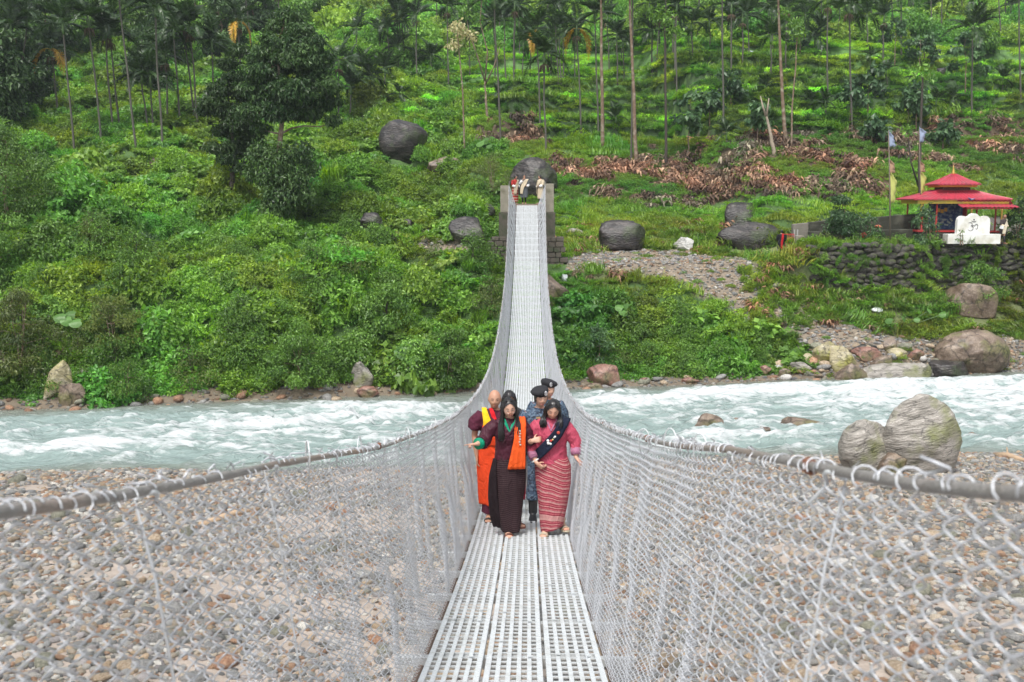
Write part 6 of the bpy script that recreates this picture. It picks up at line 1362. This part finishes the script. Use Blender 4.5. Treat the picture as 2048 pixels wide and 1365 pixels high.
tor = lambda k=1.0, z0=.86, zt=1.365, fl=0.0: [ring((0, 0, z0), .172*k+fl, .128*k+fl*.6), ring((0, 0, z0+.10), .160*k, .12*k), ring((0, 0, 1.05), .155*k, .115*k), ring((0, -.008, 1.17), .168*k, .13*k), ring((0, 0, 1.27), .178*k, .115*k), ring((0, .005, 1.335), .150*k, .085*k), ring((0, .01, zt), .085, .065)]
cloth('jacket', P1, maroon, tor(1.0, .87), [([(-.13, 0, 1.30), (-.245, -.02, 1.19), (-.285, -.06, 1.115), (-.325, -.12, 1.10)], [.082, .082, .086, .084]), ([(.13, 0, 1.30), (.205, -.01, 1.18), (.23, -.03, 1.10), (.248, -.08, 1.10)], [.08, .075, .07, .06])], .009, .022)
cloth('cuff', P1, green, None, [([(-.318, -.11, 1.10), (-.335, -.135, 1.10), (-.36, -.165, 1.10)], [.056, .064, .068])], None, .003, 0)
for sx_, nx in ((-1, .0), (1, .0)): ribbon('collar', P1, green, [(sx_*.075, .03, 1.385), (sx_*.062, -.055, 1.355), (sx_*.035, -.105, 1.30), (nx, -.135, 1.225)], [(.5, -.6, .6), (.7*1, -.6, .3), (.9, -.4, .2), (.9, -.2, .2)], [.035, .04, .035, .012], .006, .0)
ribbon('lapel', P1, maroon, [(.07, -.06, 1.36), (.045, -.122, 1.28), (-.01, -.142, 1.20), (-.08, -.13, 1.10)], (.9, -.2, .3), [.03, .04, .04, .03], .008, .002)
sc_ = ribbon('scarf', P1, orange, [(.115, .135, 1.05), (.12, .13, 1.25), (.125, .03, 1.385), (.125, -.11, 1.31), (.115, -.155, 1.15), (.095, -.165, .98), (.075, -.165, .80)], (1, .05, 0), [.12, .12, .12, .13, .13, .165, .20], .008, .007, 11, 1)
b = MB(); [b.box((.115+.006*math.sin(k*3), -.169, 1.245-k*.032), (.016, .008, .018), rot=(0, k, 0)) for k in range(6)]; b.obj('badge', simple('silver_badge', (.62, .60, .52), .3, .5), sc_)
skirt('skirt', P1, plaid, [(.925, 0, 0, .155, .115), (.80, 0, 0, .185, .14), (.6, -.0, -.01, .178, .15), (.35, .0, -.03, .150, .14), (.12, .012, -.05, .118, .14), (.055, .015, -.055, .105, .14)], 2, .10, 5, 96, lambda a, t: .03*np.sin(a)*t+.02*np.sin(a*3+2)*t, knee=[(-1.9, .6, .16), (-1.35, .75, -.16), (-.9, .8, .05)])
ribbon('skirt_flap', P1, fabric('dark_fringe', (.012, .006, .008)), [(-.165, -.06, .90), (-.195, -.10, .70), (-.195, -.11, .45), (-.165, -.10, .22), (-.13, -.08, .09)], (.75, -.55, 0), [.05, .10, .13, .14, .13], .012, .008, 7, 3)
for an, yw, pt in (((-.02, -.10, .085), R(4), 0), ((.115, .12, .10), R(12), R(-14))): sandal(P1, an, yw, simple('brown_sandal', (.12, .035, .02), .4), pitch=pt)
b = MB(); ribbon('striped_sash_end', P1, fabric('red_white_stripe', (.45, .03, .07), [(0, .05, 0, .45, (.62, .60, .58))]), [(.17, .08, .98), (.195, .09, .80), (.19, .10, .55), (.175, .10, .36)], (.8, -.5, 0), [.03, .05, .06, .03], .006, .003)
# ---------------- woman in pink
pink = fabric('pink_silk', (.40, .058, .10), rough=.55); cuffp = fabric('mauve_cuff', (.34, .14, .22)); navy = fabric('navy_sash', (.008, .012, .028))
strp = fabric('striped_weave', (.27, .040, .06), [(2, .052, .0, .16, (.52, .30, .27), 0, .85), (2, .052, .28, .36, (.16, .02, .035), 0, .8), (2, .052, .5, .62, (.50, .16, .17), 0, .8), (2, .104, .72, .77, (.56, .40, .36), .1, .85), (2, 2.0, .075, .105, (.46, .25, .23), 0, .8)])
P2 = Person('woman in a pink jacket with a navy sash and red striped skirt, looking down', dk(1104, 11.05), R(-3), 1.60, 'fair', True, (R(27), R(4), R(6)), bulk=1.05)
P2.body([(-.16, 0, 1.31), (-.225, .0, 1.15), (-.225, -.02, 1.05), (-.20, -.09, .93), (-.165, -.145, .86)], [(.16, 0, 1.31), (.235, .0, 1.16), (.27, -.0, 1.07), (.275, -.05, .98), (.285, -.09, .92)],
        [(-.07, 0, .84), (-.06, -.05, .45), (-.055, -.105, .085), R(-10)], [(.07, 0, .84), (.09, -.02, .45), (.13, .08, .09), R(18), R(-8)],
        dict(fdir=(.75, -.30, -.55), palm_n=(.35, .5, .3), curl=.95, side=1), dict(fdir=(.55, -.55, -.45), palm_n=(0, -.3, -1), curl=.28, side=1, spread=.28))
P2.face(True, .1).hair(.09, True, 1.02, 7, n=220)
cloth('jacket', P2, pink, tor(1.10, .84, 1.365, .012), [([(-.14, 0, 1.295), (-.23, .0, 1.15), (-.235, -.015, 1.06), (-.212, -.07, .965)], [.076, .080, .072, .060]), ([(.14, 0, 1.295), (.24, .0, 1.15), (.278, -.005, 1.07), (.28, -.04, 1.0)], [.076, .080, .072, .060])], .009, .028)
for pts in ([(-.222, -.055, .985), (-.208, -.085, .94), (-.192, -.11, .905)], [(.28, -.035, 1.012), (.281, -.055, .975), (.283, -.07, .945)]): cloth('cuff', P2, cuffp, None, [(pts, [.062, .062, .056])], None, .003, 0)
for sx_ in (-1, 1): ribbon('collar', P2, cuffp, [(sx_*.07, .02, 1.385), (sx_*.055, -.06, 1.355), (sx_*.03, -.115, 1.30), (0, -.145, 1.235)], [(.5, -.6, .6), (.7, -.6, .3), (.9, -.4, .2), (.9, -.2, .2)], [.025, .025, .022, .01], .005, 0)
sa = ribbon('sash', P2, navy, [(.13, .15, 1.10), (.155, .12, 1.28), (.155, .0, 1.385), (.13, -.12, 1.30), (.07, -.172, 1.20), (-.02, -.182, 1.10), (-.11, -.170, 1.00), (-.185, -.09, .92), (-.20, .0, .88)], None, [.13, .13, .13, .125, .12, .12, .12, .11], .008, .002, 7)
for (x, z, c, r, nmn) in [(.082, 1.225, (.38, .05, .03), .020, 'round_badge'), (.045, 1.180, (.62, .62, .62), .013, 'badge'), (.035, 1.172, (.6, .6, .6), .009, 'badge'), (.0, 1.135, (.45, .04, .03), .015, 'badge'), (.02, 1.148, (.6, .5, .2), .010, 'badge'), (-.035, 1.135, (.66, .66, .65), .016, 'badge'), (-.03, 1.105, (.66, .66, .65), .017, 'badge'), (-.005, 1.098, (.66, .66, .65), .014, 'badge')]:
    V, F = ico(2); b = MB(); yy = -.190+.9*max(0, x-.03)*.35; b.add(V*[r, .006, r]+[x, yy, z], T=F); b.obj(nmn, simple('badge_colour', c, .4), sa, True)
skirt('skirt', P2, strp, [(.90, .01, 0, .175, .13), (.80, .02, 0, .205, .15), (.6, .03, -.01, .198, .15), (.35, .02, -.03, .165, .145), (.14, .01, -.045, .135, .15), (.075, .01, -.05, .122, .15)], 5, .07, 4, 96, knee=[(-2.0, .62, .15), (-1.3, .8, -.10)], stripe_tilt=lambda a, t: (.055*np.cos(a)*(1-t)+.05*np.sin(a)*t)-.03*np.sin(a*2)*(1-t)+.004*np.sin(a*6+t*5), hem=lambda a: .03*np.cos(a))
for an, yw, pt in (((-.055, -.105, .085), R(-10), 0), ((.13, .08, .09), R(18), R(-8))): sandal(P2, an, yw, simple('pale_sandal', (.42, .36, .26), .45), pitch=pt)
b = MB(); b.tube([(-.178+.034*math.cos(a), -.125+.02*math.sin(a), .888+.02*math.cos(a)) for a in np.linspace(0, 6.283, 13)[:-1]], .009, 6, closed=True); b.obj('bracelet', simple('white_band', (.6, .6, .58), .4), P2.t, True)
# the maroon woman's left hand is closed round the pink sleeve (part of her body mesh above)
# ---------------- monk
P3 = Person('bald monk in orange robe with maroon and yellow vest, walking by the left netting', dk(989, 12.0), R(2), 1.64, 'tan', False, (R(6), 0, R(2)), bulk=1.1)
P3.body([(-.17, 0, 1.32), (-.23, .0, 1.16), (-.245, .0, 1.05), (-.235, -.04, .92), (-.22, -.06, .80)], [(.17, 0, 1.32), (.22, .0, 1.16), (.23, .0, 1.05), (.22, -.05, .93), (.20, -.08, .82)], [(-.08, 0, .84), (-.08, -.06, .45), (-.075, -.09, .085), R(-4)], [(.08, 0, .84), (.08, 0, .45), (.08, .10, .09), R(6)],
        dict(fdir=(.05, -.15, -1), palm_n=(1, .1, 0), curl=.3, side=-1), dict(fdir=(0, -.15, -1), palm_n=(-1, .1, 0), curl=.3, side=1)).face(False, -.1)
rob = fabric('orange_robe', (.62, .055, .012)); mar2 = fabric('maroon_wool', (.075, .014, .03)); yel2 = fabric('yellow_silk', (.72, .42, .012))
cloth('vest', P3, mar2, tor(1.06, .95), [([(-.14, 0, 1.30), (-.23, .0, 1.19), (-.245, .0, 1.12)], [.085, .095, .085]), ([(.14, 0, 1.30), (.22, .0, 1.19), (.235, .0, 1.12)], [.085, .09, .08])], .010, .03)
ribbon('collar', P3, fabric('red_cloth', (.55, .012, .02)), [(-.05, -.06, 1.39), (-.02, -.105, 1.33), (0, -.13, 1.26)], (1, -.3, .3), [.04, .05, .05], .006)
ribbon('vest_trim', P3, yel2, [(-.13, .0, 1.385), (-.115, -.085, 1.33), (-.09, -.145, 1.25), (-.085, -.155, 1.17)], (.9, -.35, .1), [.06, .075, .10, .12], .008, .003)
ribbon('robe_fold', P3, rob, [(-.085, -.165, 1.20), (-.06, -.165, 1.08), (-.02, -.16, .95)], (.95, -.25, .1), [.12, .22, .30], .012, .008, 9)
skirt('robe', P3, rob, [(1.05, 0, 0, .165, .13), (.9, 0, 0, .19, .15), (.7, -.01, 0, .195, .155), (.45, -.02, -.01, .175, .15), (.20, -.02, -.02, .165, .145)], 4, .17, 5, 96)
skirt('under_robe', P3, mar2, [(.40, 0, 0, .14, .12), (.20, -.01, -.01, .145, .13), (.09, -.01, -.02, .15, .135)], 6, .05, 6)
for an, yw in (((-.075, -.09, .085), R(-4)), ((.08, .10, .09), R(6))): sandal(P3, an, yw, simple('black_sandal', (.02, .016, .014), .4))
# ---------------- woman behind in grey
P4 = Person('black haired woman in a dark grey shawl, mostly hidden behind the maroon jacket', dk(1017, 12.95), R(3), 1.60, 'tan', True, (R(22), 0, R(6)), vox=.009)
P4.body([(-.16, 0, 1.31), (-.20, .0, 1.15), (-.20, -.03, 1.03), (-.12, -.12, 1.0), (-.05, -.15, 1.0)], [(.16, 0, 1.31), (.20, .0, 1.15), (.20, -.03, 1.03), (.18, -.08, .9), (.17, -.10, .82)], [(-.07, 0, .84), (-.07, -.05, .45), (-.07, -.06, .085)], [(.07, 0, .84), (.07, 0, .45), (.07, .05, .085)], dict(fdir=(.9, -.2, 0), palm_n=(0, 1, 0), curl=.5), dict(fdir=(0, -.1, -1), palm_n=(-1, 0, 0), curl=.4)).face(True, .1).hair(.14, True, 1.05, 9)
dg = fabric('dark_grey_wool', (.035, .035, .04)); cloth('shawl', P4, dg, tor(1.12, .90), [([(-.14, 0, 1.30), (-.20, 0, 1.15), (-.20, -.03, 1.03)], [.08, .08, .07]), ([(.14, 0, 1.30), (.20, 0, 1.15), (.20, -.03, 1.03), (.18, -.08, .92)], [.08, .08, .07, .06])], .011, .03)
skirt('skirt', P4, fabric('dark_weave', (.05, .02, .03)), [(.93, 0, 0, .16, .12), (.75, 0, 0, .19, .15), (.4, 0, 0, .17, .15), (.08, 0, 0, .15, .14)], 3, .05)
# ---------------- officers
cam_m = camo(); blk = simple('black_felt', (.010, .010, .013), .85, 0, .2, 20); bootm = simple('black_boot', (.012, .012, .014), .4)
def beret(P, side=1, mat=blk):
    b = MB(); n = 32; rs = []
    for (z, rx, ry, dx, dz) in ((.030, .079, .098, 0, 0), (.052, .082, .100, 0, 0), (.066, .102, .115, -side*.012, .0), (.092, .110, .120, -side*.020, 0), (.118, .092, .104, -side*.016, 0), (.134, .05, .06, -side*.008, 0), (.137, .012, .012, 0, 0)):
        r = ring((dx, .006, z), rx, ry, n); r[:, 2] += r[:, 0]*side*.22*(z > .05); rs.append(r)
    rs = [r@P.HM.T+P.hc for r in rs]; b.loft(rs); o = mods(b.obj('beret', mat, P.t, True), None, 0, 1)
    b = MB(); c = np.array([side*.028, -.101, .088]); V, F = ico(2); b.add((V*[.014, .005, .021]+c+[0, .0, 0])@P.HM.T+P.hc, T=F); b.tube([P.H(c+[.018*math.cos(a), -.004, .026*math.sin(a)]) for a in np.linspace(0, 6.283, 17)[:-1]], .0035, 5, closed=True); b.obj('cap_badge', simple('silver', (.62, .62, .64), .3, .6), o, True)
def officer(label, loc, rz, head, side, h=1.66, skin='fair', fem=True, seed=1):
    P = Person(label, loc, rz, h, skin, fem, head, vox=.008, bulk=1.05)
    L1 = [(-.08, 0, .84), (-.09, -.06, .45), (-.085, -.08, .09), R(-5)]; L2 = [(.08, 0, .84), (.08, .0, .45), (.08, .12, .10), R(6)]
    P.body([(-.17, 0, 1.32), (-.215, .0, 1.16), (-.225, .0, 1.05), (-.22, -.05, .92), (-.205, -.08, .82)], [(.17, 0, 1.32), (.215, .0, 1.16), (.225, .0, 1.05), (.22, -.05, .92), (.205, -.08, .82)], L1, L2, dict(fdir=(0, -.15, -1), palm_n=(1, .1, 0), curl=.4, side=-1), dict(fdir=(0, -.15, -1), palm_n=(-1, .1, 0), curl=.4, side=1), True, True)
    P.face(fem, .4); P.hair(0, False, .985); beret(P, side)
    cloth('uniform_shirt', P, cam_m, tor(1.12, .84), [([(-.14, 0, 1.30), (-.215, 0, 1.16), (-.228, 0, 1.05), (-.222, -.045, .93), (-.213, -.065, .865)], [.085, .08, .07, .058, .052]), ([(.14, 0, 1.30), (.215, 0, 1.16), (.228, 0, 1.05), (.222, -.045, .93), (.213, -.065, .865)], [.085, .08, .07, .058, .052])], .010, .022)
    cloth('trousers', P, cam_m, [ring((0, .01, .74), .15, .12), ring((0, .01, .84), .168, .125), ring((0, .005, .93), .16, .115)], [([tuple(L1[0]), (-.09, -.045, .6), tuple(L1[1]), (-.09, -.075, .24)], [.098, .092, .082, .075]), ([tuple(L2[0]), (.085, .0, .6), tuple(L2[1]), (.083, .08, .24)], [.098, .092, .082, .075])], .010, .022)
    b = MB(); b.loft([ring((0, .003, .90), .185, .138), ring((0, .003, .945), .185, .138)]); b.obj('belt', bootm, P.t, True)
    for leg in (L1, L2):
        b = MB(); a = np.array(leg[2]); b.tube([a+[0, 0, .17], a+[0, 0, .06], a+[0, .0, -.02]], [.062, .056, .052], 14); foot(b, a+np.array([0, 0, -.004]), leg[3], 1.12, True); mods(b.obj('boot', bootm, P.t, True), .008, 0, 2)
    ribbon('strap', P, simple('webbing', (.25, .25, .24), .7), [(-.05, -.148, 1.21), (.10, -.148, 1.21)], (0, 0, 1), [.018, .018], .006); b = MB(); b.box((-.03, -.15, 1.27), (.05, .008, .022)); b.obj('name_strip', simple('tan_patch', (.35, .22, .10), .7), P.t)
    return P
P5 = officer('officer in black beret and blue camouflage, nearer one, head beside the pink jacket', dk(1080, 12.1), R(4), (R(9), 0, R(12)), 1, 1.66)
P6 = officer('officer in black beret behind the other one, face turned and half hidden', dk(1094, 13.3), R(10), (R(4), 0, R(22)), -1, 1.70, 'fair', False, 2)
# ---------------- people beyond the far end and at the shrine
beige = fabric('cream_shawl', (.55, .46, .33)); grey2 = fabric('grey_robe', (.10, .11, .12)); whi = fabric('white_cloth', (.66, .66, .66)); red2 = fabric('red_robe', (.34, .03, .025), [(2, .16, 0, .3, (.5, .4, .3))])
def simple_person(label, loc, rz, robe, shawl, h=1.66, skin='tan', low=.36, prof=None, hand_up=False, fem=False, shirt=whi, bald=False, legs=None, lean=0):
    P = Person(label, loc, rz, h, skin, fem, (R(8), 0, 0), vox=.014, bulk=1.1)
    aL = [(-.17, 0, 1.32), (-.24, -.02, 1.15), (-.25, -.05, 1.06), (-.18, -.14, 1.2), (-.07, -.16, 1.36)] if hand_up else [(-.17, 0, 1.32), (-.23, 0, 1.15), (-.24, -.02, 1.04), (-.18, -.12, .98), (-.08, -.17, .98)]
    aR = [(.17, 0, 1.32), (.23, 0, 1.15), (.24, -.02, 1.04), (.18, -.13, .98), (.08, -.18, 1.0)]; L1, L2 = legs or ([(-.08, 0, .84), (-.08, -.03, .45), (-.08, -.02, .09)], [(.08, 0, .84), (.08, 0, .45), (.08, .02, .09)])
    P.body(aL, aR, L1, L2, dict(fdir=(.6, -.2, .3), palm_n=(0, 1, 0), curl=.5, side=-1), dict(fdir=(-.8, -.2, 0), palm_n=(0, 1, 0), curl=.5, side=1), True); P.face(True, 0)
    if not bald: P.hair(0, False, 1.0)
    cloth('robe_top', P, robe, tor(1.12, .9), [([aL[0], aL[1], aL[2]], [.08, .08, .075]), ([aR[0], aR[1], aR[2]], [.08, .08, .075])], .014, .03)
    cloth('sleeve', P, shirt, None, [([aL[2], aL[3], tuple(np.array(aL[3])*.5+np.array(aL[4])*.5)], [.075, .07, .062])], None, 0, 0); cloth('sleeve', P, shirt, None, [([aR[2], aR[3], tuple(np.array(aR[3])*.5+np.array(aR[4])*.5)], [.075, .07, .062])], None, 0, 0)
    skirt('robe', P, robe, [(.98, 0, 0, .17, .13), (.8, 0, 0, .20, .155), (low+.1, 0, 0, .20, .16), (low, 0, 0, .195, .155)], 3, .06)
    if low > .2:
        for L_ in (L1, L2): cloth('sock', P, fabric('dark_sock', (.02, .02, .022)), None, [([(L_[1][0], L_[1][1], .46), tuple(L_[2])], [.058, .042])], None, 0, 0)
    if shawl: ribbon('shawl', P, shawl, [(.16, .15, 1.0), (.17, .12, 1.25), (.15, 0, 1.39), (.10, -.14, 1.28), (.0, -.20, 1.12), (-.12, -.19, .95), (-.16, -.16, .72), (-.16, -.15, .55)], None, [.2, .2, .2, .2, .22, .2, .18, .16], .012, .008, 9)
    return P
def far_at(px_, Y, z=None):
    p = at_depth(px_, 400, Y); return (p[0], Y, (8.23 if z is None else z))
simple_person('person in a cream shawl over a red striped robe, by the left pier', far_at(1030, 58.5), R(50), red2, beige, 1.66, low=.12)
simple_person('man in grey robe and cream sash, hand at chin, at far bridge end', far_at(1048, 57.6), R(8), grey2, beige, 1.68, low=.36, hand_up=True)
simple_person('person in cream shawl half hidden by the right pier', far_at(1081, 57.8), R(-60), beige, beige, 1.66, low=.3)
mp = at_depth(2005, 478, 55.6); simple_person('man with a long cream shawl walking right of the white slab', (mp[0], mp[1], 6.06), R(35), fabric('dark_trousers', (.05, .04, .04)), fabric('cream_cloth', (.60, .53, .40)), 1.62, 'brown', low=.55, fem=False, shirt=beige, bald=True, legs=([(-.08, 0, .84), (-.10, -.14, .46), (-.12, -.20, .09)], [(.08, 0, .84), (.09, .08, .45), (.12, .26, .12)]))
gp2 = at_depth(1562, 492, 54.9); GP = simple_person('person in black with a red shawl standing at the red gate', (gp2[0], gp2[1], float(land(gp2[0], gp2[1]))), R(150), fabric('black_cloth', (.012, .012, .015)), None and fabric('red_shawl', (.50, .015, .02)), 1.5, 'brown', low=.5, fem=True, shirt=fabric('black_sleeve', (.015, .012, .015)))
ribbon('red_drape', GP, fabric('red_drape', (.36, .012, .016)), [(-.12, .12, 1.38), (-.14, .2, 1.15), (-.10, .2, .85), (-.10, .18, .45)], (1, 0, 0), [.10, .13, .13, .10], .012, .008)
b = MB(); b.box((.05, .24, .95), (.14, .05, .16)); tag(b.obj('bag', whitep), 'small white bag held by the person at the red gate', 'bag').location = tuple(np.array(GP.t.location)+[0, 0, 0])
b = MB(); b.box((-.20, -.24, .92), (.17, .12, .17), rot=(0, .2, 0)); o = tag(b.obj('bundle', whi), 'white bundle in the hands of the man by the shrine', 'bundle'); o.location = (mp[0], mp[1], 6.06)
# ================================================================ thin valley haze
def haze_box():
    b = MB(); b.box((5, 165, 68), (440, 400, 144)); m = bpy.data.materials.new('haze'); m.use_nodes = True; t = m.node_tree; t.nodes.clear()
    o = t.nodes.new('ShaderNodeOutputMaterial'); v = t.nodes.new('ShaderNodeVolumePrincipled'); v.inputs['Color'].default_value = (.86, .93, 1, 1); v.inputs['Density'].default_value = .0003; v.inputs['Anisotropy'].default_value = .2
    t.links.new(v.outputs[0], o.inputs['Volume']); tag(b.obj('haze', m), None, None, None, 'stuff')
haze_box()
